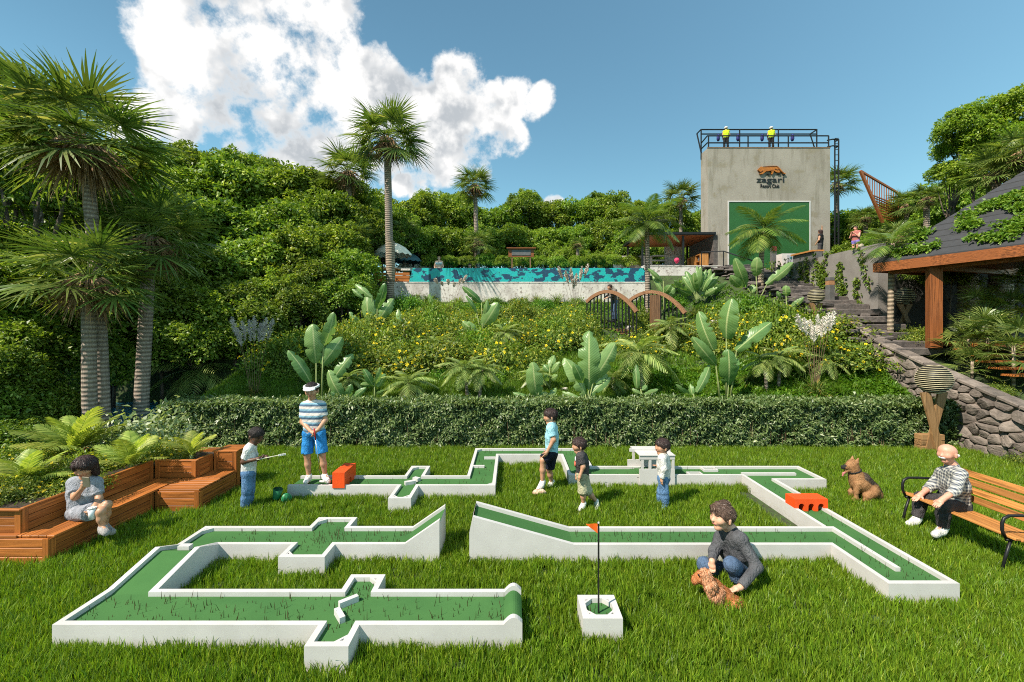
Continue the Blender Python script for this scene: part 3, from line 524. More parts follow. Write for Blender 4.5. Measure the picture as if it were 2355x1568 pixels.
# ================================================================== planter with seat
root = empty('planter_bench', (-5.6, 6.4, 0), 'stepped orange-brown timber planter box with built-in seat', 'planter bench')
def plank_face(a, b, z0, z1, n, out, t=.03, mat=None, name='plank', post=True):
    a = Vector((a[0], a[1], 0)); b = Vector((b[0], b[1], 0)); d = (b-a).normalized(); o = Vector((out[0], out[1], 0)); hgt = (z1-z0)/n
    mt = M['deck_wood_x'] if abs(d.x) > .5 else M['deck_wood_y']
    for k in range(n):
        m = MB(); m.bar(a+o*(-t/2)+Vector((0, 0, z0+hgt*(k+.5))), b+o*(-t/2)+Vector((0, 0, z0+hgt*(k+.5))), t, hgt-.006, bev=.004); m.build(name, mt, root)
    if post:
        for p in (a+d*.035, b-d*.035): MB().box((p.x+o.x*.0045, p.y+o.y*.0045, (z0+z1)/2), (.07 if abs(d.x) > .5 else .012, .012 if abs(d.x) > .5 else .07, z1-z0-.001)).build('post', M['deck_wood_z'], root)
SZ, WZ = .335, .615
# fronts under the seat
plank_face((-8.2, 5.22), (-5.5, 5.22), -.02, SZ-.03, 3, (0, -1)); plank_face((-5.5, 5.22), (-5.5, 6.74), -.02, SZ-.03, 3, (1, 0)); plank_face((-5.47, 6.74), (-4.8, 6.74), -.02, SZ-.03, 3, (0, -1)); plank_face((-4.8, 6.74), (-4.8, 7.95), -.02, SZ-.03, 3, (1, 0))
# planter walls above the seat
plank_face((-8.2, 5.30), (-5.92, 5.30), SZ, WZ, 3, (0, -1)); plank_face((-5.92, 5.30), (-5.92, 7.24), SZ, WZ, 3, (1, 0)); plank_face((-5.89, 7.26), (-5.22, 7.26), SZ, WZ, 3, (0, -1)); plank_face((-5.22, 7.26), (-5.22, 7.66), SZ, WZ, 3, (1, 0)); plank_face((-5.19, 7.66), (-4.8, 7.66), -.02, WZ+.04, 4, (0, -1)); plank_face((-4.8, 7.66), (-4.8, 8.1), -.02, WZ+.04, 4, (1, 0))
plank_face((-4.8, 8.1), (-8.2, 8.1), -.02, WZ, 4, (0, 1), post=False)
for k in range(4): MB().box((-5.8+k*.0985, 6.24, SZ-.012), (.094, 2.0, .028), bev=.003).build('seat_plank', M['deck_wood_y'], root)
MB().box((-5.885, 6.24, SZ-.012), (.06, 2.0, .028), bev=.003).build('seat_plank', M['deck_wood_y'], root)
MB().box((-7.0, 5.262, SZ-.012), (2.2, .072, .028), bev=.003).build('seat_plank', M['deck_wood_x'], root)
for k in range(5): MB().box((-5.115, 6.795+k*.1, SZ-.0125), (.62, .094, .028), bev=.003).build('seat_plank', M['deck_wood_x'], root)
for k in range(4): MB().box((-5.165+k*.0985, 7.455, SZ-.012), (.094, .40, .028), bev=.003).build('seat_plank', M['deck_wood_y'], root)
# cap rails
for a, b in (((-8.2, 5.285), (-5.9, 5.285)), ((-5.935, 5.32), (-5.935, 7.245)), ((-5.9, 7.275), (-5.205, 7.275)), ((-5.235, 7.31), (-5.235, 7.645)), ((-5.22, 7.675), (-4.79, 7.675))):
    z = WZ+.008 if b != (-4.79, 7.675) else WZ+.05
    MB().bar((*a, z), (*b, z), .05, .02, bev=.003).build('cap_rail', M['deck_wood_x' if abs(a[0]-b[0]) > .1 else 'deck_wood_y'], root)
MB().box((-5.0, 7.88, WZ+.052), (.4, .36, .02)).build('cap_board', M['deck_wood_x'], root)
MB().prism([(-8.2, 5.33), (-5.95, 5.33), (-5.95, 7.29), (-5.25, 7.29), (-5.25, 8.07), (-8.2, 8.07)], WZ-.1, WZ-.07).build('soil', M['soil'], root)
# ================================================================== park bench on the right
root = empty('park_bench', (5.9, 5.7, 0), 'honey wood slatted park bench with curved black metal armrests', 'bench')
YB0, YB1, XB = 4.92, 6.36, 5.62
for k in range(6): MB().box((XB+.05+k*.074, (YB0+YB1)/2, .425+(.012 if k == 0 else 0)-.006*k), (.062, YB1-YB0, .026), bev=.004).build('seat_slat', M['bench_wood_y'], root)
for k in range(4):
    z = .53+k*.098; MB().box((XB+.53+.034*k, (YB0+YB1)/2, z), (.024, YB1-YB0, .084), Matrix.Rotation(.28, 4, 'Y'), .004).build('back_slat', M['bench_wood_y'], root)
for y in (YB0+.1, YB1-.06):
    f = MB(); f.tube([(XB+.62, y, .88), (XB+.52, y, .5), (XB+.46, y, .4), (XB+.1, y, .395), (XB+.02, y, .39)], .016, 8); f.build('side_frame', M['black_metal'], root, True)
    for pts_ in ([(XB+.08, y, .395), (XB+.02, y, .2), (XB-.03, y, .0)], [(XB+.46, y, .4), (XB+.5, y, .2), (XB+.58, y, .0)]): MB().tube(pts_, .016, 8).build('leg', M['black_metal'], root, True)
    arm = [(XB+.02, y, .41)]+[(XB-.02+.0*k, y, .46+.04*k) for k in range(1, 4)]+[(XB+.0, y, .635), (XB+.06, y, .665), (XB+.2, y, .665), (XB+.38, y, .655), (XB+.54, y, .62)]
    MB().tube(arm, .017, 8).build('armrest', M['black_metal'], root, True)
    MB().bar((XB-.05, y, .0125), (XB+.62, y, .0125), .04, .025).build('foot_bar', M['black_metal'], root)
# ================================================================== hedge
def leaf_arrays(pos, axis, normal, L_, W_, fold=.25):
    """quads base-right-tip-left; arrays (n,3)"""
    axis = axis/np.linalg.norm(axis, axis=1, keepdims=True); side = np.cross(axis, normal); side /= np.maximum(np.linalg.norm(side, axis=1, keepdims=True), 1e-6); up = np.cross(side, axis)
    L_ = L_[:, None]; W_ = W_[:, None]; mid = pos+axis*L_*.45+up*W_*fold
    V = np.stack([pos, mid+side*W_*.5, pos+axis*L_-up*L_*.12, mid-side*W_*.5], 1).reshape(-1, 3); F_ = np.arange(len(V)).reshape(-1, 4); return V, F_
def runit(n, r=nr): v = r.normal(size=(n, 3)); return v/np.linalg.norm(v, axis=1, keepdims=True)
root = empty('hedge', (1, 10.65, 0), 'long clipped leafy hedge across the back of the lawn', 'hedge')
HX0, HX1, HY0, HY1, HZ = -8.2, 10.36, 10.22, 11.05, 1.05
MB().box(((HX0+HX1)/2, (HY0+HY1)/2+.05, HZ/2-.06), (HX1-HX0-.2, HY1-HY0-.22, HZ-.12)).build('core_box', M['hedge_core'], root)  # solid dark box added inside the leaves to block the view through
def clusters(p, nrm, nleaf, L0, W0, spread, rs):
    n = len(p); P_ = np.repeat(p, nleaf, 0); NN = np.repeat(nrm, nleaf, 0); ax = NN*rs.uniform(.15, .7, (n*nleaf, 1))+runit(n*nleaf, rs)*spread; ax[:, 2] -= rs.uniform(0, .55, n*nleaf)
    nn = NN*.8+runit(n*nleaf, rs)*.5; nn[:, 2] += .5; return leaf_arrays(P_, ax, nn, rs.uniform(.7, 1.25, n*nleaf)*L0, rs.uniform(.8, 1.2, n*nleaf)*W0)
rs = np.random.RandomState(5); n = 10500; x = rs.uniform(HX0, HX1, n); z = rs.uniform(.03, HZ, n)
dz = .055*np.sin(x*3.1+z*5)+.04*np.sin(x*7.7-z*9)+rs.normal(0, .03, n); p1 = np.stack([x, HY0+.07+dz+rs.uniform(0, .10, n), z], 1); n1 = np.tile([0, -1., .25], (n, 1))
n2_ = 5200; x = rs.uniform(HX0, HX1, n2_); y = rs.uniform(HY0, HY1, n2_); p2 = np.stack([x, y, HZ-.02+.04*np.sin(x*2.3+y*4)+rs.normal(0, .035, n2_)], 1); q2 = np.tile([0, -.25, 1.], (n2_, 1))
n3_ = 700; p3 = np.stack([np.where(rs.rand(n3_) < .5, HX0, HX1)+rs.normal(0, .03, n3_), rs.uniform(HY0, HY1, n3_), rs.uniform(0, HZ, n3_)], 1); q3 = np.stack([np.sign(p3[:, 0]), np.zeros(n3_), np.full(n3_, .2)], 1)
Vh, Fh = clusters(np.concatenate([p1, p2, p3]), np.concatenate([n1, q2, q3]), 6, .10, .034, .75, rs); tag(link('foliage', npmesh('foliage', Vh, Fh), M['hedge_leaf'], root), kind='stuff')
m = MB()
for k in range(150):
    x = rnd.uniform(HX0+.1, HX1-.1); y = HY0+.05+rnd.uniform(0, .05); z0 = rnd.uniform(0, .2); m.tube([(x, y, z0), (x+rnd.uniform(-.05, .05), y, z0+rnd.uniform(.2, .6))], [.006, .003], 4)
m.build('twigs', M['twig'], root)['kind'] = 'stuff'
# ================================================================== broadleaf trees
def crown_mesh(name, seed, nclump=130, per=85, leaf=.092, flat=.85, mat=None):
    r = np.random.RandomState(seed); c = runit(nclump, r); c[:, 2] = np.where(c[:, 2] < -.35, -c[:, 2], c[:, 2]); rad = r.uniform(.5, 1.08, nclump)*(1+.16*np.sin(c[:, 0]*5+seed)*np.cos(c[:, 1]*4+seed*2)); C_ = c*rad[:, None]; C_[:, 2] *= flat
    cr = r.uniform(.12, .26, nclump); d = runit(nclump*per, r); CC = np.repeat(C_, per, 0); out = np.repeat(c, per, 0); d = d+out*.35; d[:, 2] += .25; d /= np.linalg.norm(d, axis=1, keepdims=True)
    p = CC+d*np.repeat(cr, per)[:, None]*r.uniform(.55, 1.05, (nclump*per, 1)); ax = d*.7+runit(nclump*per, r)*.6; ax[:, 2] -= .25; nn = d+runit(nclump*per, r)*.55; nn[:, 2] += .55
    V, F_ = leaf_arrays(p, ax, nn, r.uniform(.7, 1.3, len(p))*leaf, r.uniform(.7, 1.2, len(p))*leaf*.62); me = npmesh(name, V, F_); me.materials.append(mat); return me
CROWNS = [crown_mesh('crown', 100+k, mat=M['jungle']) for k in range(5)]+[crown_mesh('crown', 200+k, mat=M['jungle_bright']) for k in range(2)]
def trunk_mesh(seed, limbs=4):
    r = random.Random(seed); m = MB(); top = Vector((r.uniform(-.15, .15), r.uniform(-.15, .15), -.04)); m.tube([(0, 0, -1), (top.x*.5, top.y*.5, -.45), top], [.075, .055, .035], 7)
    for k in range(limbs):
        a = 6.283*k/limbs+r.uniform(-.4, .4); b = Vector((top.x*.6, top.y*.6, -.38)); e = Vector((math.cos(a)*.55, math.sin(a)*.55, r.uniform(-.2, .02))); m.tube([b, (b+e)/2+Vector((0, 0, -.05)), e], [.034, .022, .01], 5)
    return m.mesh('trunk', True)
TRUNKS = [trunk_mesh(k) for k in range(3)]
def tree(px, py, Y, R, label, group, kind=0, name='broadleaf_tree'):
    c = P(px, py, Y); g = float(TZ(c.x, c.y)); root = empty(name, (c.x, c.y, g-.05), label, 'tree', group)
    me = rnd.choice(CROWNS[:5]) if kind == 0 else rnd.choice(CROWNS[5:]); o = link('crown', me, None, root, True); o.location = (0, 0, c.z-g+.05); s = R*rnd.uniform(.92, 1.1); o.scale = (s*rnd.uniform(.95, 1.15), s, s*rnd.uniform(.85, 1.05)); o.rotation_euler = (0, 0, rnd.uniform(0, 6.28))
    h = max(c.z-g+.1, .3); t_ = link('trunk', rnd.choice(TRUNKS), M['tree_bark'], root, True); t_.location = (0, 0, h); t_.scale = (R*.8, R*.8, h+.05); t_.rotation_euler = (0, 0, rnd.uniform(0, 6.28)); return root
HILL = [(640,690,18,1.3),(720,660,19,1.4),(800,640,20.5,1.4),(560,720,17,1.3),(480,740,16,1.3),(400,730,15.5,1.3),(375,805,14.5,1.0),(450,800,14.8,1.0),(540,790,15.5,.95),(600,760,16.3,1.0),(690,715,17.5,1.0),(785,690,18.8,1.0),(828,680,20,.8),
        (420,640,18.5,1.6),(500,650,18.5,1.6),(590,640,19.5,1.7),(680,610,20.5,1.7),(770,590,22,1.7),(808,610,22.5,1.2),(400,565,21,2),(480,565,21,2),(570,565,22,2.1),(660,545,23,2.1),(750,530,25,2.1),(815,535,26,1.8),
        (380,475,25,2.5),(460,485,25,2.5),(550,485,26,2.6),(640,475,27,2.6),(730,475,29,2.3),(810,495,30,2.2),(350,425,29,2.5),(440,425,30,2.5),(530,430,31,2.5),(610,440,32,2.5),(690,460,33,2.3),(290,430,28,2.4),(410,385,33,1.9),(500,400,34,1.8),(590,400,34,1.8),(340,400,33,1.9)]
HL = (('low bushy tree at the foot of the left hillside next to the slope', 'low trees at the hillside foot'), ('broadleaf tree on the middle of the left hillside', 'trees of the middle hillside'), ('broadleaf tree on the skyline of the left hillside under the big cloud', 'skyline trees of the left hillside'))
for q_, a in enumerate(HILL): tree(*a, *HL[0 if q_ < 13 else 1 if q_ < 25 else 2], 1 if a[1] < 420 and rnd.random() < .4 or rnd.random() < .12 else 0)
LEFT = [(20,430,14,1.7),(120,450,15,1.7),(230,480,16,1.7),(310,500,18,1.8),(-60,340,13,2),(150,610,14.5,1.4),(260,610,15.5,1.6),(335,610,17,1.5),(10,690,11.5,1.3),(110,720,12.5,1.4),(250,740,14,1.4),(330,740,15,1.2),(30,830,10.9,1.15),(110,860,11.4,1.15),(175,840,12.5,1.2),(260,850,14,1.0),(10,935,10,.9),(90,955,10.4,.75),(150,955,10.9,.7),(5,1020,8.9,.5),(60,1010,9.6,.5),(-40,880,9.6,.9),(-60,600,12,1.5),(15,175,15,.55)]
for a in LEFT: tree(*a, 'dark shaded broadleaf tree behind the big fan palms at left', 'trees behind the left palms')
BACK = [(900,530,33,2.0),(960,515,36,2.2),(1030,510,38,2.4),(1090,530,38,2.0),(1150,530,40,2.2),(1200,500,40,2.0),(1260,520,41,2.2),(1330,505,41,2.4),(1400,500,40,2.4),(1460,515,38,2.1),(1530,525,40,2.2),(1590,525,41,2.0),(880,575,29,1.4),(950,570,31,1.6),(1020,575,33,1.7),(1100,570,34,1.7),(1180,560,35,1.7),(1250,570,35,1.7),(1320,560,35,1.7),(1390,560,35,1.7),(1450,575,33,1.5),(1550,570,36,1.7),(1595,595,34,1.2),(1060,470,42,1.3),(980,470,41,1.2),(1215,468,43,1.4),(1370,470,43,1.3),(860,480,36,1.6)]
for a in BACK: tree(*a, 'green broadleaf tree in the wood behind the pool', 'trees behind the pool', 1 if rnd.random() < .3 else 0)
for k, px in enumerate(range(990, 1460, 42)): tree(px, 604+rnd.uniform(-3, 3), 30+rnd.uniform(-.6, .6), .62, 'low rounded green bush along the rear pool edge', 'bushes along the rear pool edge', 1, 'pool_bush')
for a in ((1940,530,34,1.8),(1990,550,32,1.6),(2060,520,30,1.8),(2130,500,27,1.7),(2200,475,24,1.6),(1955,595,27,1.1),(2035,570,25,1.2)): tree(*a, 'green broadleaf tree to the right of the tower', 'trees right of the tower', 1 if rnd.random() < .5 else 0)
for a in ((2290,340,18,1.2),(2235,290,18.2,.95),(2335,262,17.6,1.0),(2195,350,19,.75),(2178,402,19.4,.7),(2345,330,17,1.0),(2260,400,18,1.1)): tree(*a, 'bright sunlit leafy tree rising behind the pavilion roof', 'bright trees behind the pavilion roof', 1)
for k, px in enumerate(range(850, 1640, 46)): tree(px, 592+rnd.uniform(-10, 10), 37.5, 1.5, 'dense undergrowth tree filling the wood behind the pool', 'undergrowth behind the pool')
for k, px in enumerate(range(960, 1640, 34)): tree(px, 603+rnd.uniform(-4, 4), 33.0+rnd.uniform(-.8, .8), 1.0, 'low dense undergrowth directly behind the pool bushes', 'low undergrowth behind the pool')
for k, px in enumerate(range(-40, 350, 62)): tree(px, 560+rnd.uniform(-25, 25), 19.5, 1.9, 'dark undergrowth tree deep behind the left palms', 'undergrowth behind the left palms')
for k, px in enumerate(range(1940, 2260, 60)): tree(px, 560+rnd.uniform(-15, 15), 33, 1.7, 'dense undergrowth tree right of the tower', 'undergrowth right of the tower')
# bare trunks in the gap behind the left palms
for k, (x0, y0, x1, y1, Y) in enumerate(((20, 560, 2, 430, 12.2), (70, 570, 92, 420, 12.5), (118, 560, 150, 440, 12.6), (88, 560, 70, 440, 12.9))):
    a = P(x0, y0+200, Y); b = P(x0, y0, Y); c = P(x1, y1, Y); root = empty('slender_tree', (a.x, a.y, float(TZ(a.x, a.y))), 'thin bare forked trunk in the shade behind the left palms', 'tree', 'bare trunks behind the left palms')
    m = MB(); m.tube([(a.x, a.y, float(TZ(a.x, a.y))), b, (b+c)/2+Vector((.06, 0, 0)), c], [.07, .055, .045, .03], 7); e = P(x0+rnd.uniform(-70, 60), y0-70, Y); m.tube([lerp(b, c, .25), lerp(lerp(b, c, .25), e, .5)+Vector((0, 0, .05)), e], [.03, .022, .014], 6); m.build('trunk', M['tree_bark'], root, True)
    V, F_ = clusters(np.array([c])+nr.normal(0, .3, (60, 3)), runit(60), 6, .12, .06, .8, nr); link('crown', npmesh('crown', V, F_), M['jungle'], root)
# ================================================================== palms
def blade_strip(V, F_, p, d, nrm, L_, W_, droop, seg=3, prof=(.35, 1., .8, .06)):
    d = d.normalized(); s = d.cross(nrm).normalized(); b = len(V)
    for j in range(seg+1):
        t_ = j/seg; c = p+d*L_*t_-Vector((0, 0, 1))*droop*L_*t_*t_; w = W_*.5*prof[j] if seg == 3 else W_*.5*np.interp(t_, [0, .33, .7, 1], prof)
        V += [c-s*w, c+s*w]
    for j in range(seg): F_.append((b+2*j, b+2*j+1, b+2*j+3, b+2*j+2))
def fan_frond(seed, nseg=30, mat=None, name='frond', wid=.027, span=2.15, droop=.3):
    r = random.Random(seed); V = []; F_ = []; pet = .47; up = Vector((0, 0, 1))
    for a, b in ((0, .5), (.5, 1)):
        pass
    blade_strip(V, F_, Vector((0, 0, 0)), Vector((1, 0, 0)), up, pet, .02, .05, 3, (1.4, 1, .9, .8)); blade_strip(V, F_, Vector((0, 0, 0)), Vector((1, 0, 0)), Vector((0, 1, 0)), pet, .016, .05, 3, (1.4, 1, .9, .8))
    c = Vector((pet, 0, -.02))
    for k in range(nseg):
        a = -span+2*span*k/(nseg-1)+r.uniform(-.03, .03); L_ = (.56-.12*abs(a)/span)*r.uniform(.88, 1.05); d = Vector((math.cos(a), math.sin(a), .10-.05*math.cos(a)+r.uniform(-.06, .06)))
        blade_strip(V, F_, c, d, up+Vector((r.uniform(-.5, .5), r.uniform(-.5, .5), 0)), L_, wid*r.uniform(.8, 1.2), droop*r.uniform(.6, 1.6), 3, (.5, 1., .75, .08))
    me = npmesh(name, [tuple(v) for v in V], F_); me.materials.append(mat); return me
def feather_frond(seed, n=26, mat=None, arch=.45, llen=.26, wid=.026, curl=.0, name='frond'):
    r = random.Random(seed); V = []; F_ = []; pts = []
    for j in range(13):
        t_ = j/12; pts.append(Vector((t_*(1-.18*arch*t_), 0, .22*t_-arch*t_*t_)))
    for j in range(12):
        a, b = pts[j], pts[j+1]; blade_strip(V, F_, a, b-a, Vector((0, 0, 1)), (b-a).length, .020*(1-j/14), 0, 1, (1, 1, .95, .95)); blade_strip(V, F_, a, b-a, Vector((0, 1, 0)), (b-a).length, .016*(1-j/14), 0, 1, (1, 1, .95, .95))
    for k in range(n):
        t_ = .13+.86*k/(n-1); i_ = min(int(t_*12), 11); q = lerp(pts[i_], pts[i_+1], t_*12-i_); tg = (pts[i_+1]-pts[i_]).normalized(); L_ = llen*(math.sin(math.pi*min(1, .22+.78*t_))**.7)*r.uniform(.88, 1.1)+.03
        for s_ in (-1, 1):
            d = tg*.62+Vector((0, s_*.8, 0))+Vector((0, 0, .25-.5*curl+r.uniform(-.08, .08))); blade_strip(V, F_, q, d, Vector((0, 0, 1))+Vector((0, -s_*.5, 0)), L_, wid, .35+curl*.5, 3, (.6, 1, .75, .1))
    me = npmesh(name, [tuple(v) for v in V], F_); me.materials.append(mat); return me
FAN = [fan_frond(k, mat=M['fan_leaf']) for k in range(4)]; FEA = [feather_frond(20+k, 21, mat=M['feather_leaf'], arch=.75, llen=.27, wid=.03, curl=.3) for k in range(3)]
COCO = [feather_frond(30+k, 30, M['coco_leaf'], .50, .30, .022, .25) for k in range(3)]; ARE = [feather_frond(40+k, 22, M['areca_leaf'], .42, .30, .036, .1) for k in range(3)]
def palm(base, top, R, nf, lib, r0, r1, label, group=None, skirt=0., emin=-.45, emax=1.35, name='fan_palm', barkm='palm_bark', bend=.0, cat='palm', fr=None):
    base = Vector(base); top = Vector(top); root = empty(name, base, label, cat, group); d = top-base
    pts_ = [d*t_+Vector((bend*math.sin(math.pi*t_), 0, 0)) for t_ in np.linspace(0, 1, 9)]; rr = [lerp(r0, r1, t_)*(1.18 if k == 0 else 1) for k, t_ in enumerate(np.linspace(0, 1, 9))]
    MB().tube(pts_, rr, 14).build('trunk', M[barkm], root, True, True)
    for k in range(nf):
        u = (k+.5)/nf; el = lerp(emax, emin, u**.8)+rnd.uniform(-.12, .12); az = k*2.39996+rnd.uniform(-.2, .2)
        o = link('frond', rnd.choice(lib), None, root, True); o.location = d+Vector((0, 0, -r1*1.5*u)); s = R*rnd.uniform(.88, 1.08)*(.8 if u < .12 else 1); o.scale = (s, s, s); o.rotation_euler = (rnd.uniform(-.25, .25), -el, az)
    if skirt:
        V = []; F_ = []
        for k in range(int(300*min(1.4, skirt))):
            a = rnd.uniform(0, 6.283); z = rnd.uniform(-.15, .05)*R; q = d+Vector((math.cos(a)*r1, math.sin(a)*r1, z)); el = rnd.uniform(-1.35, -.35); dd = Vector((math.cos(a+rnd.uniform(-.3, .3))*math.cos(el), math.sin(a)*math.cos(el), math.sin(el)))
            blade_strip(V, F_, q, dd, runit_v(), R*skirt*rnd.uniform(.35, .6), .03*R**.5, rnd.uniform(.1, .5))
        link('dead_fronds', npmesh('dead_fronds', [tuple(v) for v in V], F_), M['thatch'], root, True)
    return root
def runit_v(): return Vector((rnd.gauss(0, 1), rnd.gauss(0, 1), rnd.gauss(0, 1))).normalized()
# left group
b = P(237, 985, 10.6); palm((b.x, b.y, .0), P(192, 318, 10.9), 2.4, 32, FAN, .16, .13, 'tallest fan palm at far left with a brown thatch skirt', skirt=.95, bend=.1)
b = P(207, 988, 10.3); palm((b.x, b.y, .0), P(203, 635, 10.3), 1.8, 28, FAN, .15, .13, 'low fan palm at left sharing its foot with the tallest palm', skirt=.85)
b = P(322, 945, 11.8); palm((b.x, b.y, .2), P(345, 545, 12.0), 1.85, 28, FAN, .175, .15, 'fan palm with thick trunk standing right of the left palm pair', skirt=.9)
b = P(150, 470, 14); palm((b.x, b.y, float(TZ(b.x, 14))), P(60, 290, 14), 2.2, 30, FAN, .12, .1, 'fan palm crown filling the top left behind the tallest palm', skirt=.5)
# tall centre palms
b = P(898, 648, 22.5); palm((b.x, b.y, float(TZ(b.x, b.y))-.2), P(890, 318, 22.5), 2.5, 32, FAN, .21, .17, 'tall slim fan palm left of the pool against the clouds', skirt=.75, barkm='palm_bark')
MB().tube([P(898, 646, 22.5), P(897.5, 600, 22.5), P(897, 555, 22.5)], [.235, .232, .228], 16, False).build('trunk_wrap', M['pale_bark'], bpy.data.objects['fan_palm.004'], True)
b = P(812, 515, 27); palm((b.x, b.y, float(TZ(b.x, b.y))), P(800, 395, 27), 2.3, 28, FAN, .19, .15, 'fan palm just left of the tall slim palm on the skyline', skirt=.8)
b = P(1098, 600, 31); palm((b.x, b.y, float(TZ(b.x, b.y))), P(1092, 425, 31), 1.9, 28, FAN, .17, .14, 'fan palm above the pool on the central skyline', skirt=.7)
for px, py, Y, R, l in ((1100, 556, 30, 1.3, 'low fan palm with brown skirt directly behind the pool'), (1328, 560, 31, .75, 'small young fan palm behind the right half of the pool'), (820, 540, 24, 1.2, 'short fan palm in the wood left of the umbrellas'), (930, 530, 30, 1.3, 'fan palm half hidden behind the tall slim trunk')):
    t_ = P(px, py, Y); palm((t_.x, t_.y, float(TZ(t_.x, Y))), t_, R, 24, FAN, .14, .11, l, skirt=.8)
for px, py, Y, R, l in ((1565, 455, 34, 1.9, 'yellowish fan palm behind the black-roofed bar'), (1925, 420, 33, 1.9, 'fan palm showing at the right edge of the tower'), (2085, 470, 26, 1.4, 'dark fan palm beside the timber sail frame'), (1990, 500, 28, 1.1, 'fan palm below the timber sail frame'), (2290, 395, 15.5, 1.25, 'sunlit fan palm above the pavilion roof ridge'), (2350, 350, 15, 1.3, 'fan palm at the right picture edge above the roof'), (2130, 455, 22, 1.1, 'fan palm between the sail frame and the roof'), (2060, 545, 19, 1.1, 'bushy fan palm in front of the sail frame')):
    t_ = P(px, py, Y); palm((t_.x, t_.y, float(TZ(t_.x, Y))), t_, R, 26, FAN, .15, .12, l, skirt=.5)
# feather palms in front of the tower
b = P(1490, 668, 19.5); palm((b.x, b.y, float(TZ(b.x, b.y))-.1), P(1487, 508, 19.5), 1.65, 22, COCO, .115, .10, 'feather palm in front of the black-roofed bar', name='feather_palm', emin=-.55, emax=1.45, skirt=0)
b = P(1750, 690, 18.0); palm((b.x, b.y, float(TZ(b.x, b.y))-.2), P(1756, 528, 18.0), 1.6, 21, COCO, .12, .085, 'feather palm in front of the green screen', name='feather_palm', emin=-.5, emax=1.4, barkm='pale_bark', bend=-.06)
b = P(2046, 770, 13.0); palm((b.x, b.y, float(TZ(b.x, b.y))-.3), P(2050, 560, 13.0), 1.0, 16, COCO, .085, .07, 'slim pale palm trunk beside the pavilion corner', name='feather_palm', barkm='pale_bark')
# small palms on the slope
SMALL = [(942, 925, 938, 882, 62, 'small feathery palm just above the hedge near the golfer'), (1078, 925, 1068, 848, 58, 'left of two leaning feathery palms above the hedge'), (1098, 926, 1110, 850, 48, 'right of two leaning feathery palms above the hedge'), (1478, 905, 1470, 815, 88, 'wide feathery palm below the wooden bridge'), (1765, 905, 1757, 830, 46, 'small feathery palm right of the big banana plant'), (1787, 900, 1795, 820, 50, 'small feathery palm leaning right beside the pampas grass'), (455, 925, 452, 850, 100, 'dark feathery palm at the left end of the hedge'), (1012, 830, 1008, 792, 48, 'small feathery palm among the yellow bushes below the pool'), (1165, 805, 1160, 765, 42, 'small feathery palm beside the pale boulders'), (1545, 800, 1540, 752, 52, 'feathery palm between the bridge and the tallest banana'), (1905, 868, 1900, 830, 48, 'feathery palm on the right bank below the pampas'), (805, 905, 800, 868, 42, 'low feathery palm between two banana plants near the golfer'), (1415, 905, 1410, 868, 46, 'low feathery palm right of the big four-leaf banana'), (1238, 900, 1234, 862, 40, 'low feathery palm above the middle of the hedge')]
for bx, by, tx, ty, rp, l in SMALL:
    g = TH(bx, by, 11.0); t_ = P(tx, ty, g.y); palm((g.x, g.y, g.z-.25), t_, rp*g.y/FPX*1.12, 17, FEA, .05, .04, l, 'small palms on the slope', name='date_palm', emin=-.35, emax=1.25)
# planter palms
ARL = [(175, 1090, 7.6, .95, 13, 'large pale green areca palm in the planter'), (300, 1085, 7.0, .62, 9, 'areca palm behind the seated woman in the planter'), (60, 1150, 6.2, .62, 9, 'areca palm at the left end of the planter'), (440, 1055, 7.55, .52, 7, 'small yellow-green palm at the far end of the planter')]
for px, py, Y, R, n, l in ARL:
    p = P(px, py, Y); root = empty('areca_palm', (p.x, p.y, WZ-.1), l, 'palm', 'palms in the planter')
    MB().tube([(0, 0, 0), (0, 0, .12)], [.03, .025], 8).build('stem', M['banana_stem'], root, True, True)
    for k in range(n):
        o = link('frond', rnd.choice(ARE), None, root, True); o.location = (0, 0, .08); s = R*rnd.uniform(.85, 1.1); o.scale = (s, s, s); u = k/n; o.rotation_euler = (rnd.uniform(-.3, .3), -lerp(1.35, .45, u)+rnd.uniform(-.1, .1), k*2.4+rnd.uniform(-.3, .3))
# lady palms beside the pavilion
LP = [(2225, 775, 11.4, .9), (2270, 760, 11.2, 1.0), (2330, 790, 10.4, 1.0), (2235, 825, 10.9, .7), (2320, 710, 11.4, .9), (2250, 700, 11.9, .75), (2338, 650, 11.7, .8)]
for k, (px, py, Y, R) in enumerate(LP):
    t_ = P(px, py, Y); g = float(TZ(t_.x, Y)); root = empty('lady_palm', (t_.x, t_.y, g-.05), 'spiky fan-leaved palm clump beside the pavilion steps', 'palm', 'palm clumps beside the pavilion'); h = t_.z-g
    MB().tube([(0, 0, 0), (0, 0, max(h, .15))], [.035, .03], 8).build('stem', M['pale_bark'], root, True, True)
    for j in range(15):
        o = link('frond', rnd.choice(FAN), None, root, True); o.location = (0, 0, max(h, .15)-.02*j); s = R*rnd.uniform(.75, 1.05); o.scale = (s, s, s); o.rotation_euler = (rnd.uniform(-.4, .4), -lerp(1.3, -.3, j/15), j*2.4+k)
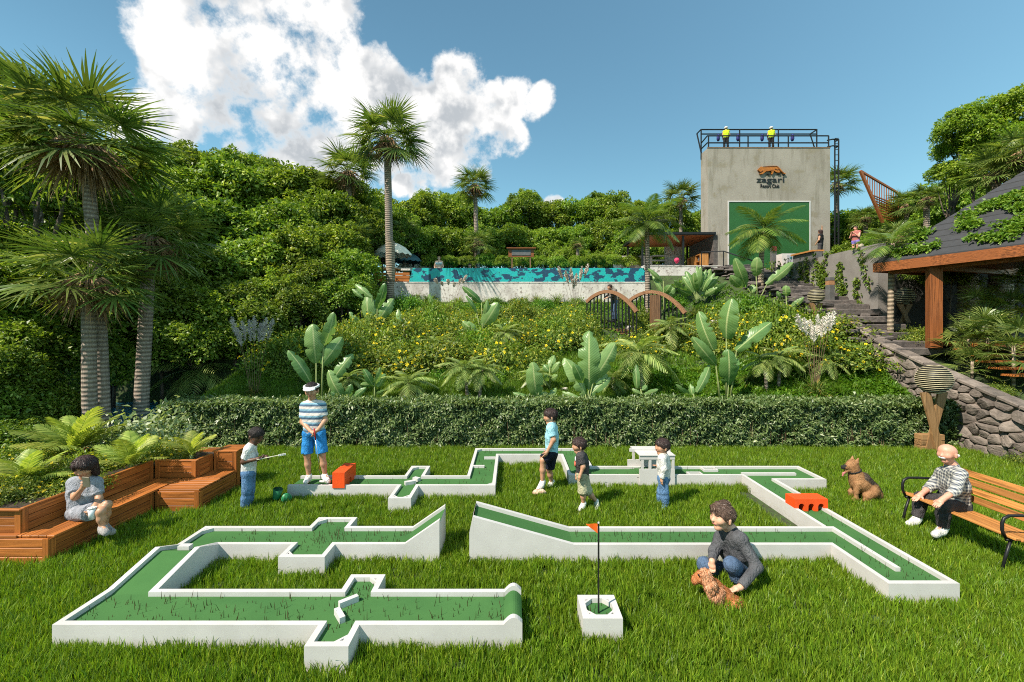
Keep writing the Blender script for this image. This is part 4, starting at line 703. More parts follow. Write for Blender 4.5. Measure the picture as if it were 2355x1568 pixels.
# ================================================================== banana plants
def banana_leaf(a, b, w, droop=0., roll=0., n=22, seed=0, tears=True):
    r = random.Random(seed); d = b-a; L_ = d.length; t = d.normalized(); view = ((a+b)/2-Vector((0, 0, EYE))).normalized(); side = t.cross(view)
    side = side.normalized() if side.length > .05 else Vector((1, 0, 0)); nrm = side.cross(t).normalized(); q = Quaternion(t, roll); side = q @ side; nrm = q @ nrm; V = []; UV = []
    for j in range(n+1):
        u = j/n; prof = (math.sin(math.pi*min(1, (u*.93+.05)))**.55); prof = max(prof, .04) if j < n else .05; c = a+d*u+nrm*(-.10*L_*math.sin(math.pi*u))-Vector((0, 0, droop*L_*u*u))
        for k, sgn in enumerate((-1, -.5, 0, .5, 1)):
            ww = w*.5*prof*sgn*(1+(.05*r.uniform(-1, 1)-(.25+.35*r.random() if r.random() < .11 else 0)) if abs(sgn) == 1 else 1); lift = -.16*w*abs(sgn)**1.5+.02*w*math.sin(u*23+sgn*3+seed)*abs(sgn); V.append(c+side*ww-nrm*lift); UV.append((sgn*.5+.5, u))
    F_ = []
    for j in range(n):
        for k in range(4): F_.append((j*5+k, j*5+k+1, j*5+k+6, j*5+k+5))
    me = npmesh('leaf', [tuple(v) for v in V], F_, True); uv = me.uv_layers.new(name='UVMap'); li = np.zeros(len(me.loops), np.int32); me.loops.foreach_get('vertex_index', li); uv.data.foreach_set('uv', np.array(UV, np.float32)[li].ravel()); me.materials.append(M['banana']); return me
Z7 = lambda x, y: ((600+x/3.364)/1.0875, (700+y/3.364)/1.0875); Z8 = lambda x, y: ((1250+x/2.944)/1.0875, (650+y/2.944)/1.0875); Z4 = lambda x, y: ((1500+x/3.409)/1.0875, (280+y/3.409)/1.0875)
BAN = [
 ('broad-leaved banana plant behind the golfer', Z7, 3.364, (690, 1010), 12.0, [(640, 700, 610, 370, 145), (705, 560, 790, 275, 95), (690, 715, 860, 480, 115), (600, 870, 405, 590, 95), (860, 990, 740, 760, 100), (780, 840, 950, 620, 90), (900, 1000, 935, 880, 60), (940, 1000, 1060, 905, 50), (830, 985, 765, 940, 45)], [(690, 1010, 700, 560), (650, 1000, 640, 700), (720, 1000, 780, 840), (690, 1010, 600, 870)]),
 ('banana plant high on the slope under the tall palm', Z7, 3.364, (1150, 430), 17.2, [(1090, 360, 1070, 105, 105), (1155, 240, 1220, 30, 70), (1165, 340, 1290, 155, 95), (1040, 440, 915, 270, 70), (1110, 150, 965, 35, 55), (1145, 300, 1150, 160, 95), (1030, 150, 940, 75, 35)], [(1150, 440, 1155, 240), (1110, 440, 1090, 360), (1150, 440, 1165, 340), (1120, 300, 1110, 150)]),
 ('small grey-green banana clump among the yellow bushes', Z7, 3.364, (1370, 450), 17, [(1340, 420, 1330, 240, 45), (1340, 430, 1290, 350, 50), (1380, 430, 1410, 350, 50), (1440, 430, 1450, 360, 45), (1480, 430, 1560, 380, 40), (1400, 430, 1330, 310, 50)], [(1370, 460, 1375, 420)]),
 ('banana plant left of the pampas below the pool wall', Z7, 3.364, (2050, 450), 16.5, [(2040, 400, 2170, 190, 110), (2000, 450, 1870, 350, 80), (2030, 190, 1870, 55, 55), (1990, 270, 1900, 130, 35), (2060, 340, 2080, 170, 45), (2120, 430, 2240, 365, 30), (2050, 390, 2110, 340, 60)], [(2050, 450, 2040, 380), (2050, 450, 2030, 190), (2040, 440, 1990, 270)]),
 ('single upright banana shoot at the foot of the pool wall', Z7, 3.364, (1650, 280), 19, [(1645, 270, 1585, 120, 45)], [(1650, 290, 1645, 262)]),
 ('dark small-leaved banana just above the hedge by the feathery palm', Z7, 3.364, (1140, 1010), 12.1, [(1120, 890, 1040, 750, 60), (1140, 880, 1180, 740, 45), (1130, 870, 1010, 880, 45), (1160, 900, 1225, 790, 60), (1150, 960, 1210, 930, 40)], [(1140, 1020, 1130, 870)]),
 ('low banana plant with one tall leaf above the hedge', Z8, 2.944, (280, 1045), 11.9, [(270, 1010, 240, 755, 115), (310, 1040, 345, 970, 75), (345, 1030, 415, 940, 45), (245, 1045, 95, 975, 42)], [(280, 1050, 272, 1000)]),
 ('dark narrow banana behind the low tall-leaf one', Z8, 2.944, (365, 940), 12.8, [(365, 790, 400, 700, 50), (380, 830, 440, 750, 45), (360, 820, 320, 770, 45), (370, 880, 420, 850, 40), (360, 890, 330, 850, 40)], [(365, 950, 367, 790)]),
 ('big four-leaf banana plant in the middle above the hedge', Z8, 2.944, (640, 1045), 11.8, [(655, 950, 655, 520, 150), (630, 995, 475, 720, 115), (690, 880, 850, 610, 115), (650, 1005, 815, 860, 62), (600, 1032, 455, 970, 38), (610, 910, 545, 770, 70), (700, 905, 790, 835, 60)], [(640, 1050, 655, 930), (640, 1050, 690, 880), (635, 1050, 630, 990)]),
 ('little banana plant under the wide feathery palm', Z8, 2.944, (1055, 1035), 12.0, [(1010, 945, 1000, 770, 50), (1060, 995, 1165, 955, 42), (1035, 985, 968, 950, 32), (1050, 960, 1085, 925, 40)], [(1055, 1045, 1035, 950)]),
 ('low curved banana plant left of the tallest banana', Z8, 2.944, (1430, 1015), 12.0, [(1400, 995, 1295, 920, 42), (1450, 975, 1545, 770, 62), (1418, 995, 1400, 910, 40)], [(1430, 1020, 1425, 985)]),
 ('tallest banana plant with wide spread leaves right of the bridge', Z8, 2.944, (1660, 1045), 12.2, [(1570, 665, 1460, 380, 105), (1665, 580, 1705, 285, 135), (1740, 665, 2000, 455, 95), (1590, 775, 1415, 570, 85), (1680, 925, 1680, 660, 120), (1715, 840, 1740, 720, 60)], [(1665, 1045, 1665, 580), (1620, 985, 1575, 670), (1690, 1010, 1740, 665), (1670, 1040, 1680, 915), (1620, 985, 1590, 770)]),
 ('banana plant at the foot of the feather palm by the tower stairs', Z4, 3.409, (1330, 1540), 17.0, [(1245, 1490, 1150, 1250, 85), (1420, 1470, 1650, 1280, 75), (1330, 1400, 1340, 1240, 85), (1215, 1500, 1110, 1400, 75), (1300, 1540, 1290, 1470, 60)], [(1330, 1560, 1245, 1480), (1340, 1560, 1330, 1400), (1350, 1560, 1420, 1470)]),
 ('young banana plant beside the banded globe lamp by the stairs', Z4, 3.409, (1590, 1660), 15.2, [(1585, 1570, 1585, 1480, 65), (1540, 1590, 1510, 1530, 35), (1620, 1670, 1740, 1580, 45)], [(1590, 1680, 1585, 1560), (1600, 1680, 1620, 1665)]),
 ('arching strap-leaf plant right of the pool end', Z4, 3.409, (545, 1560), 18.5, [(530, 1450, 410, 1335, 38), (535, 1540, 445, 1390, 34), (560, 1550, 640, 1500, 70), (570, 1560, 640, 1560, 60), (550, 1545, 600, 1480, 60)], [(545, 1600, 540, 1440)]),
]
for k, (lab, Z, s, (bx, by), Y, leaves, stems) in enumerate(BAN):
    b = P(*Z(bx, by), Y); g = float(TZ(b.x, b.y)); root = empty('banana_plant', (b.x, b.y, g), lab, 'banana plant', 'banana plants on the slope')
    m = MB()
    for (x0, y0, x1, y1) in stems:
        p = P(*Z(x0, y0), Y); q = P(*Z(x1, y1), Y); p.z = min(p.z, g+.02); m.tube([p, lerp(p, q, .5)+Vector((0, -.02, 0)), q], [.028, .022, .013], 7)
    m.build('stem', M['banana_stem'], root, True)
    for j, (x0, y0, x1, y1, w) in enumerate(leaves):
        a = P(*Z(x0, y0), Y); e = P(*Z(x1, y1), Y+rnd.uniform(-.35, .25)); me = banana_leaf(a, e, w/s/1.0875*Y/FPX*1.08, 0, rnd.uniform(-.45, .45), seed=k*17+j); link('leaf', me, None, root)
# bird of paradise clump
Y = 18.6; b = P(*Z4(820, 1600), Y); root = empty('strelitzia_clump', (b.x, b.y, float(TZ(b.x, b.y))), 'dense fan of paddle leaves in front of the white terrace wall', 'plant')
for j, (tx, ty, w) in enumerate(((830, 1310, 40), (862, 1318, 48), (800, 1370, 60), (945, 1335, 50), (975, 1370, 45), (1010, 1400, 50), (730, 1355, 55), (700, 1400, 50), (630, 1440, 60), (1090, 1455, 60), (1050, 1490, 50), (905, 1340, 40), (760, 1420, 55), (660, 1500, 60), (880, 1400, 55), (940, 1440, 50), (1000, 1500, 45))):
    x0 = lerp(830, tx, .28); y0 = lerp(1590, ty, .28); a = P(*Z4(x0, y0), Y); e = P(*Z4(tx, ty), Y+rnd.uniform(-.6, .4)); link('leaf', banana_leaf(a, e, w/3.409/1.0875*Y/FPX*1.15, 0, rnd.uniform(-.8, .8), seed=500+j), None, root)
    MB().tube([b, a], [.02, .012], 5).build('leaf_stalk', M['banana_stem'], root)
# ================================================================== shrubs on the slope
def bush_mesh(name, seed, n, L0, W0, mat, flat=.75):
    r = np.random.RandomState(seed); c = runit(70, r); c[:, 2] = np.abs(c[:, 2])*.9; rad = r.uniform(.5, 1, 70); C_ = c*rad[:, None]*[1, 1, flat]; p = np.repeat(C_, n//70, 0)+r.normal(0, .13, ((n//70)*70, 3)); p[:, 2] = np.abs(p[:, 2])
    d = p/np.maximum(np.linalg.norm(p, axis=1, keepdims=True), .1); ax = d*.5+runit(len(p), r)*.8; nn = d+runit(len(p), r)*.5; nn[:, 2] += .6; V, F_ = leaf_arrays(p, ax, nn, r.uniform(.6, 1.3, len(p))*L0, r.uniform(.7, 1.2, len(p))*W0); me = npmesh(name, V, F_); me.materials.append(mat); return me, p, d
BUSH = []
for k in range(4):
    me, p, d = bush_mesh('foliage', 300+k, 2100, .11, .05, M['bush_leaf']); r = np.random.RandomState(k); top = np.where((d[:, 2] > -.1) & (np.linalg.norm(p, axis=1) > .62))[0]; sel = r.choice(top, min(42, len(top)), False)
    V = []; F_ = []
    for i_ in sel:
        c = p[i_]+d[i_]*.05; up_ = Vector(d[i_])+Vector((0, -.3, .4)); q = up_.to_track_quat('Z', 'Y'); b0 = len(V)
        for j in range(5):
            a = 6.283*j/5; w = .5
            for (rr, aa) in ((.004, a), (.036, a-w), (.054, a), (.036, a+w)): V.append(tuple(Vector(c)+q @ Vector((rr*math.cos(aa), rr*math.sin(aa), .008 if rr > .01 else 0))))
            F_.append((b0+4*j, b0+4*j+1, b0+4*j+2, b0+4*j+3))
    fm = npmesh('blossoms', V, F_); fm.materials.append(M['yellow_flower']); BUSH.append((me, fm))
def bush(p, s, label, group, name='flowering_bush', lib=BUSH, cat='bush'):
    root = empty(name, p, label, cat, group); me, fm = rnd.choice(lib); o = link('foliage', me, None, root, True); rz = rnd.uniform(0, 6.28); sc = (s*rnd.uniform(.85, 1.15), s, s*rnd.uniform(.75, 1.35)); o.scale = sc; o.rotation_euler[2] = rz
    if fm: link('blossoms', fm, None, o, True)
    return root
YB = []; DARKB = [(bush_mesh('foliage', 350+k, 2100, .13, .06, M[('jungle', 'cover_leaf', 'jungle_bright')[k]])[0], None) for k in range(3)]
def band(x0, x1, yf, step, jit, s0, s1):
    s0 *= 1.4; s1 *= 1.5
    x = x0
    while x < x1:
        py = yf(x)+rnd.uniform(-jit, jit); p = TH(x, py, 11.0, 24.); YB.append((p, rnd.uniform(s0, s1))); x += step*rnd.uniform(.75, 1.25)
band(640, 1240, lambda x: 845-.02*(x-640), 52, 10, .62, .85); band(660, 1330, lambda x: 808-.03*(x-640), 48, 9, .6, .82); band(800, 1350, lambda x: 772-.02*(x-800), 44, 8, .55, .75); band(900, 1360, lambda x: 735, 42, 7, .5, .7)
band(1380, 1700, lambda x: 800, 50, 10, .5, .65); band(1580, 1950, lambda x: 780-.02*(x-1580), 46, 10, .55, .75); band(1660, 1825, lambda x: 735, 44, 8, .5, .7); band(1800, 1965, lambda x: 815+.1*(x-1800), 42, 8, .5, .65); band(1480, 1660, lambda x: 770, 40, 8, .4, .5)
for x_ in range(640, 1260, 62):
    p = TH(x_+rnd.uniform(-15, 15), 868+rnd.uniform(-8, 8), 11.0, 24.); bush((p.x, p.y, p.z-.08), rnd.uniform(.4, .6), 'dark leafy bush along the lower edge of the flowering slope', 'dark bushes on the lower slope', 'leafy_bush', DARKB)
for x_ in list(range(900, 1500, 48))+[1560, 1620, 1680, 1720]:
    p = TH(x_+rnd.uniform(-15, 15), 706+rnd.uniform(-6, 6), 11.0, 23.8); bush((p.x, p.y, p.z-.08), rnd.uniform(.4, .7), 'dark leafy bush at the foot of the pool wall', 'dark bushes under the pool wall', 'leafy_bush', DARKB)
for p, s in YB: bush((p.x, p.y, p.z-.12), s, *(('yellow-flowering bush on the left half of the slope behind the golfer', 'yellow bushes left') if p.x < -1.5 else ('yellow-flowering bush in the middle of the slope left of the bridge', 'yellow bushes middle') if p.x < 3.2 else ('yellow-flowering bush on the slope right of the bridge', 'yellow bushes right')))
for k, (px, py, sz) in enumerate(((690, 800, .8), (935, 715, .8), (1185, 735, .75), (1265, 775, .8), (1340, 770, .7), (1090, 815, .75), (830, 800, .8), (990, 765, .7), (1680, 765, .8), (1780, 790, .8), (1880, 780, .7), (1470, 755, .6), (660, 850, .7), (1730, 725, .8))):
    g = TH(px, py, 11.); b_ = bush((g.x, g.y, g.z-.1), sz, 'tall upright leafy shrub standing above the yellow bushes', 'tall shrubs among the yellow bushes', 'tall_shrub', DARKB if k % 2 else [(BUSH[k % 4][0], None)])
    for o_ in b_.children: o_.scale[2] *= 1.7
# planter shrubs
PS = []
for k in range(2):
    me, p, d = bush_mesh('foliage', 330+k, 2100, .12, .055, M['pale_shrub'], .9); PS.append((me, None))
for px, py, Y, s, l in ((330, 1000, 8.6, 1.0, 'big cream-green variegated shrub behind the planter'), (390, 1010, 8.5, .55, 'smaller variegated shrub at the planter corner')):
    p = P(px, py, Y); bush((p.x, p.y, p.z-.45), s, l, 'variegated shrubs', 'variegated_shrub', PS)
for k, (px, py, Y) in enumerate(((25, 1130, 6.4), (90, 1150, 6.2), (150, 1120, 6.7), (210, 1110, 7.0), (270, 1090, 7.3), (330, 1075, 7.6), (20, 1080, 7.4), (100, 1075, 7.6), (400, 1060, 7.7), (240, 1065, 7.9), (40, 1170, 5.9), (120, 1140, 6.4), (-30, 1150, 5.8), (180, 1150, 6.2), (350, 1062, 7.9))):
    p = P(px, py, Y); bush((p.x, p.y, WZ-.1), .38, 'low yellow-flowering bush filling the timber planter', 'bushes in the planter')
# spiky strap-leaf clumps and pampas grass
def strap(root, n, L_, w, mat, e0=.5, e1=1.4, droop=.55, name='leaves', seed=0):
    r = random.Random(seed); V = []; F_ = []
    for k in range(n):
        a = r.uniform(0, 6.283); el = r.uniform(e0, e1); d = Vector((math.cos(a)*math.cos(el), math.sin(a)*math.cos(el), math.sin(el))); blade_strip(V, F_, Vector((d.x*.05, d.y*.05, 0)), d, Vector((0, 0, 1)) if el < 1.2 else Vector((1, .3, .2)), L_*r.uniform(.7, 1.1), w, droop*r.uniform(.6, 1.4), 6, (.8, 1, .7, .05))
    o = link(name, npmesh(name, [tuple(v) for v in V], F_), mat, root, True); o['kind'] = 'stuff'; return o
def pampas(bx, by, plumes, L_, pm, label, ymin=11., lh=.28, YY=None):
    g = TH(bx, by, ymin) if YY is None else P(bx, by, YY); g.z = float(TZ(g.x, g.y)); root = empty('pampas_grass', g, label, 'grass clump', 'pampas grass clumps'); strap(root, 110, L_, .02, M['spike_leaf'], .55, 1.45, .5, seed=int(bx))
    for k, (tx, ty, tl) in enumerate(plumes):
        tip = P(tx, ty, g.y+rnd.uniform(-.25, .25))-g; b0 = Vector((tip.x*.15, 0, .05)); m = MB(); mid = lerp(b0, tip, .5)+Vector((-tip.x*.08, 0, .05)); base = lerp(mid, tip, 1-tl*1.1)
        m.tube([b0, mid, tip], [.007, .005, .002], 5); m.build('stalk', M['twig'], root, False, True)
        V = []; F_ = []; ax = (tip-base).normalized(); H_ = (tip-base).length
        for j in range(190):
            u = rnd.random(); q = base+ax*H_*u; w = .075*math.sin(math.pi*min(1, .12+u*.85))**.8; a = rnd.uniform(0, 6.283); d = ax*1.6+Vector((math.cos(a), math.sin(a)*.8, rnd.uniform(-.5, .1))); blade_strip(V, F_, q, d, runit_v(), w*rnd.uniform(1.6, 2.6), .016*max(1., (g.y/12)**1.6), .3, 3, (.6, 1, .7, .2))
        link('plume', npmesh('plume', [tuple(v) for v in V], F_), pm, root, True)
pampas(585, 918, [(532, 728, .5), (556, 738, .5), (572, 735, .55), (584, 725, .6), (600, 742, .5), (612, 730, .55), (627, 733, .5), (545, 755, .5)], .85, M['plume_grey'], 'grey-plumed pampas grass at the left end of the hedge')
pampas(1875, 905, [(1833, 722, .45), (1848, 730, .5), (1862, 735, .55), (1880, 722, .6), (1893, 728, .55), (1905, 718, .55), (1917, 715, .5), (1870, 750, .5)], .75, M['plume_white'], 'white-plumed pampas grass beside the globe lamp', 12.)
pampas(1322, 730, [(1283, 612, .5), (1300, 622, .55), (1312, 616, .6), (1325, 628, .6), (1338, 612, .55), (1352, 606, .5), (1318, 640, .55)], .8, M['plume'], 'cream-plumed pampas grass in front of the pool panel', 17.)
pampas(1035, 720, [(1000, 640, .35), (1015, 648, .3), (1030, 642, .35), (1045, 650, .3), (1060, 640, .4), (1072, 632, .45)], .8, M['plume'], 'thin dry pampas grass left of centre under the pool', 17.5)
SP = [(586, 915, .65, 'spike_leaf', 'arching strap-leaf clump at the left hedge end'), (1880, 915, .7, 'spike_leaf', 'reddish yellow strap-leaf clump below the pampas'), (1935, 910, .45, 'cover_leaf', 'broad-leaf green clump on the right bank'), (1598, 728, .8, 'spike_leaf', 'fine grassy clump under the paddle-leaf fan'), (1310, 745, .7, 'spike_leaf', 'arching grass clump left of the bridge'), (935, 700, .7, 'feather_leaf', 'wispy green shrub at the left end of the pool wall'), (1120, 700, .8, 'feather_leaf', 'wispy green shrub against the middle of the pool wall'), (960, 690, .6, 'feather_leaf', 'wispy shrub under the left pool corner'), (1240, 800, .4, 'spike_leaf', 'small grass clump among the yellow bushes'), (1395, 745, .5, 'spike_leaf', 'red-tipped grass by the bridge foot')]
for k, (px, py) in enumerate(((1000, 692), (1180, 694), (1262, 702), (1350, 722), (1445, 790), (1530, 800), (1562, 765), (1690, 800), (1742, 762), (1830, 790), (1950, 845), (655, 850), (700, 885), (860, 862), (1000, 832), (1150, 852), (1242, 842), (620, 880), (760, 800), (1390, 860), (1320, 800), (1040, 780), (880, 780), (1600, 860), (1725, 880), (1850, 860))):
    SP.append((px, py, rnd.uniform(.45, .75), ('spike_leaf', 'feather_leaf', 'slope_grass')[k % 3], ('yellowish', 'pale green', 'bright green')[k % 3]+' arching grass tuft scattered among the slope bushes'))
for k, px in enumerate((915, 950, 985, 1055, 1090, 1140, 1205, 1235, 1280, 1375, 1430, 1475)): SP.append((px, 698, rnd.uniform(.85, 1.2), ('feather_leaf', 'spike_leaf', 'coco_leaf')[k % 3], 'tall wispy %s shrub in front of the pale pool wall' % ('pale green', 'straw-green', 'deep green')[k % 3]))
for px, py, L_, mt, lab in SP:
    g = TH(px, py, 11.); root = empty('strap_plant', g, lab, 'plant', 'strap-leaf clumps'); strap(root, 150, L_, .022 if mt == 'spike_leaf' else .03, M[mt], .35, 1.4, .6, seed=int(px+py))
# slope ground cover
n = 30000; x = nr.uniform(-9, 10.3, n); y = nr.uniform(11.0, 15.5, n); k = (nr.rand(n) < np.interp(y, [11, 15.5], [1, .35])) & ((x < 3.4) | (nr.rand(n) < .25)); x, y = x[k], y[k]
scatter('slope_grass', np.stack([x, y, TZ(x, y)-.01], 1), [tuft_mesh('slope_tuft', 80+k_, 22, .12, .2, .009) for k_ in range(4)], M['slope_grass'], 'long green grass on the slope behind the hedge', 'grass', .6, 1.2)
rs = np.random.RandomState(77); n = 15000; x = np.concatenate([rs.uniform(3.0, 10.3, n), rs.uniform(-9, 9.5, 9000)]); y = np.concatenate([rs.uniform(11.0, 14.2, n), rs.uniform(13.5, 23.3, 9000)]); p = np.stack([x, y, TZ(x, y)+rs.uniform(0, .10, len(x))], 1); p[:, 2] += .05*np.sin(x*4)*np.sin(y*5)
V, F_ = clusters(p, np.tile([0, -.2, 1.], (len(p), 1)), 4, .11, .05, .7, rs); tag(link('ground_cover', npmesh('ground_cover', V, F_), M['cover_leaf']), 'low bright green leafy ground cover on the right bank', 'ground cover', kind='stuff')
# rocks on the slope
def rock_mesh(seed):
    r = random.Random(seed); bm = bmesh.new(); bmesh.ops.create_icosphere(bm, subdivisions=2, radius=1)
    for v in bm.verts: v.co *= 1+.22*math.sin(v.co.x*3+seed)+.15*math.sin(v.co.y*5+seed*2)+r.uniform(-.09, .09); v.co.z *= .65
    me = bpy.data.meshes.new('rock'); bm.to_mesh(me); bm.free(); return me
ROCKS = [rock_mesh(k) for k in range(4)]
for k, (px, py, s) in enumerate(((1210, 775, .2), (1196, 790, .14), (1640, 752, .26), (1612, 758, .18), (1590, 762, .2), (1655, 770, .14), (1450, 760, .2), (1185, 800, .14), (1300, 900, .12), (1800, 745, .3))):
    g = TH(px, py, 11.); o = link('rock', ROCKS[k % 4], M['pale_rock']); o.location = g+Vector((0, 0, s*.3)); o.scale = (s, s, s); o.rotation_euler[2] = k*1.3; tag(o, 'pale weathered boulder half hidden among the slope bushes', 'rock', 'pale boulders on the slope')
# ================================================================== pool and terrace walls
root = empty('swimming_pool', (.8, 24, 5), 'raised infinity pool with turquoise and navy mosaic front', 'pool')
px0, px1, pz0, pz1 = -5.52, 7.22, 5.32, 6.12
m = MB(); m.add([(px0-.12, 24, pz0), (px1+.2, 24, pz0), (px1, 24, pz1), (px0+.1, 24, pz1), (px0-.5, 31, pz0), (px1+.2, 31, pz0), (px1, 31, pz1), (px0-.3, 31, pz1)], [(0, 1, 2, 3), (1, 5, 6, 2), (4, 0, 3, 7)]); m.build('mosaic_front', M['mosaic'], root)
m = MB(); m.add([(px0+.14, 24.1, pz1-.012), (px1-.06, 24.1, pz1-.012), (px1-.06, 30.5, pz1-.012), (px0-.2, 30.5, pz1-.012)], [(0, 1, 2, 3)]); m.build('water', M['water'], root)
m = MB(); m.box(((px0+px1)/2, 30.75, pz1-.03), (px1-px0+1, .5, .1)); m.box((px1+.1, 27.4, pz1-.03), (.3, 6.8, .1)); m.box((px0-.35, 27.5, pz1-.05), (.5, 6.6, .1)); m.build('coping', M['plaster'], root)
def slabwall(name, a, b, z0, z1, t, mat, label, cat='wall', group=None):
    root = empty(name, (*a, z0), label, cat, group); MB().bar((*a, (z0+z1)/2), (*b, (z0+z1)/2), t, z1-z0).build('face', mat, root); MB().bar((*a, z1+.03), (*b, z1+.03), t+.04, .06).build('coping', mat, root); return root
slabwall('retaining_wall', (-7.0, 24.2), (7.35, 24.2), 3.6, 5.31, .38, M['plaster'], 'stained white retaining wall under the pool')
slabwall('retaining_wall', (7.42, 25.0), (13.6, 25.0), 3.6, 6.32, .4, M['plaster'], 'tall stained white terrace wall right of the pool')
slabwall('retaining_wall', (-10.5, 24.6), (-7.0, 24.4), 3.6, 5.2, .3, M['dark_stone'], 'low dark wall under the umbrellas left of the pool')
# ================================================================== tower
TX0, TX1, TY0, TY1, TZ0, TZ1 = 13.37, 21.72, 30.0, 31.1, 5.6, 15.16
root = empty('tower_building', (17.5, 30.5, TZ0), 'tall bare concrete tower with green screen and jaguar sign', 'tower')
gx0, gx1, gz1 = 14.8, 20.28, 11.45
m = MB(); m.box(((TX0+TX1)/2, (TY0+TY1)/2, (TZ0+TZ1)/2), (TX1-TX0, TY1-TY0, TZ1-TZ0)); m.build('wall', M['concrete'], root)
MB().box(((TX0+TX1)/2, TY0+.03, TZ1+.02), (TX1-TX0+.04, .12, .05)).build('parapet_cap', plain('rust_edge', (.2, .12, .07, 1), .8), root)
MB().box(((gx0+gx1)/2, TY0-.012, (5.8+gz1)/2), (gx1-gx0, .02, gz1-5.8)).build('green_screen', M['green_screen'], root)
f = MB(); f.box((gx0-.04, TY0-.02, (5.8+gz1)/2), (.08, .06, gz1-5.8)); f.box((gx1+.04, TY0-.02, (5.8+gz1)/2), (.08, .06, gz1-5.8)); f.box(((gx0+gx1)/2, TY0-.02, gz1+.04), (gx1-gx0+.16, .06, .08)); f.build('screen_frame', M['white'], root)
def tp(px, py, Y=TY0): return P(px, py, Y)
def rail(p, q, name='rail', r=.045): return MB().tube([p, q], r, 6).build(name, M['black_metal'], root)
ft, fm_ = Z4(925, 200), Z4(925, 260)
zt_, zm_, zb_ = P(*Z4(925, 200), TY0).z, P(*Z4(925, 260), TY0).z, TZ1
for x in (925, 1262, 1605, 1948): X = P(*Z4(x, 250), TY0+.06).x; rail((X, TY0+.06, zb_), (X, TY0+.06, zt_), 'rail_post', .05)
xa, xb = P(*Z4(918, 250), TY0).x, P(*Z4(1952, 250), TY0).x
rail((xa, TY0+.06, zt_), (xb, TY0+.06, zt_)); rail((xa, TY0+.06, zm_), (xb, TY0+.06, zm_))
YR = TY1-.08; zt2 = P(*Z4(860, 150), YR).z; zm2 = P(*Z4(860, 188), YR).z
for x in (862, 1190, 1520, 1847): X = P(*Z4(x, 200), YR).x; rail((X, YR, TZ1-.4), (X, YR, zt2), 'rail_post', .05)
xa2, xb2 = P(*Z4(860, 150), YR).x, P(*Z4(1850, 150), YR).x
rail((xa2, YR, zt2), (xb2, YR, zt2)); rail((xa2, YR, zm2), (xb2, YR, zm2)); rail((xa2, YR, zt2), P(*Z4(826, 185), YR+.5), 'brace'); rail(P(*Z4(826, 185), YR+.5), (TX0+.05, YR, TZ1-.2), 'brace', .055)
rail((xa, TY0+.06, zt_), P(*Z4(866, 262), YR), 'brace'); rail((xa, TY0+.06, zm_), P(*Z4(866, 312), YR), 'brace'); rail((xb2, YR, zt2), P(*Z4(1790, 188), YR), 'brace'); rail(P(*Z4(1790, 188), YR), P(*Z4(1828, 305), YR), 'brace')
# hanging lamps on the roof rail
for x in (1008, 1176, 1382, 1640):
    p = P(*Z4(x, 190), TY0+.3); q = P(*Z4(x, 248), TY0+.3); m = MB(); m.tube([p, lerp(p, q, .2), lerp(p, q, .7), q], [.04, .11, .12, .07], 8); m.build('roof_lamp', plain('lamp_blue', (.03, .03, .16, 1), .4), root, True)
# ladder pole at the right
root = empty('ladder', (22.2, 30.2, 6), 'black caged ladder rising up the right side of the tower', 'ladder')
a, b = P(*Z4(2022, 1170), 30.2), P(*Z4(2030, 235), 30.2); a.x = b.x = 22.32
for dx in (-.13, .13): MB().tube([(b.x+dx, 30.2, 6.0), (b.x+dx, 30.2, b.z)], .05, 6).build('stile', M['black_metal'], root)
for k in range(26): MB().tube([(b.x-.13, 30.2, 6.4+k*.38), (b.x+.13, 30.2, 6.4+k*.38)], .025, 5).build('rung', M['black_metal'], root)
for z in (b.z, b.z-.45): MB().tube([(21.6, 30.1, z-.1), (22.0, 30.15, z), (22.45, 30.2, z), (22.45, 30.5, z)], .045, 6).build('hand_rail', M['black_metal'], root)
# sign
root = empty('wall_sign', (17.7, 29.9, 12.6), 'jaguar emblem and dark lettering on the concrete tower', 'sign')
def text(body, px, py, hpx, name, ex=.04, wpx=None):
    c = bpy.data.curves.new(name, 'FONT'); c.body = body; c.align_x = 'CENTER'; c.align_y = 'CENTER'; c.size = 1; c.extrude = .012; c.offset = .004
    o = bpy.data.objects.new(name, c); COL.objects.link(o); c.materials.append(M['sign_black']); p = P(px, py, TY0-.022); bpy.context.view_layer.update(); w = o.dimensions.x; h = o.dimensions.y
    o.rotation_euler = (math.pi/2, 0, 0); sx = wpx*TY0/FPX/w; sy = hpx*TY0/FPX/h; o.scale = (sx, sy, 1); me = bpy.data.meshes.new_from_object(o.evaluated_get(bpy.context.evaluated_depsgraph_get())); o2 = bpy.data.objects.new(name, me); COL.objects.link(o2); o2.rotation_euler = o.rotation_euler; o2.scale = o.scale; o2.location = p-woff(root); o2.parent = root; bpy.data.objects.remove(o); return o2
SG = lambda x, y: ((1870+x/9.954)/1.0875, (400+y/9.954)/1.0875)
cx, cy = SG(562, 495); text('zagari', cx, cy, 175/9.954/1.0875, 'sign_name', .07, 690/9.954/1.0875); cx, cy = SG(542, 650); text('Resort Club', cx, cy, 88/9.954/1.0875, 'sign_subtitle', .07, 465/9.954/1.0875)
jag = [(222, 265), (240, 235), (270, 205), (300, 178), (340, 185), (420, 172), (520, 165), (620, 160), (690, 160), (740, 190), (790, 240), (840, 300), (870, 330), (912, 338), (905, 365), (850, 352), (800, 310), (745, 250), (760, 290), (782, 318), (740, 328), (690, 320), (650, 300), (625, 290), (600, 345), (575, 375), (560, 365), (570, 320), (545, 285), (480, 300), (420, 300), (385, 330), (340, 365), (280, 368), (258, 350), (320, 325), (340, 295), (310, 305), (280, 310), (265, 290), (240, 290)]
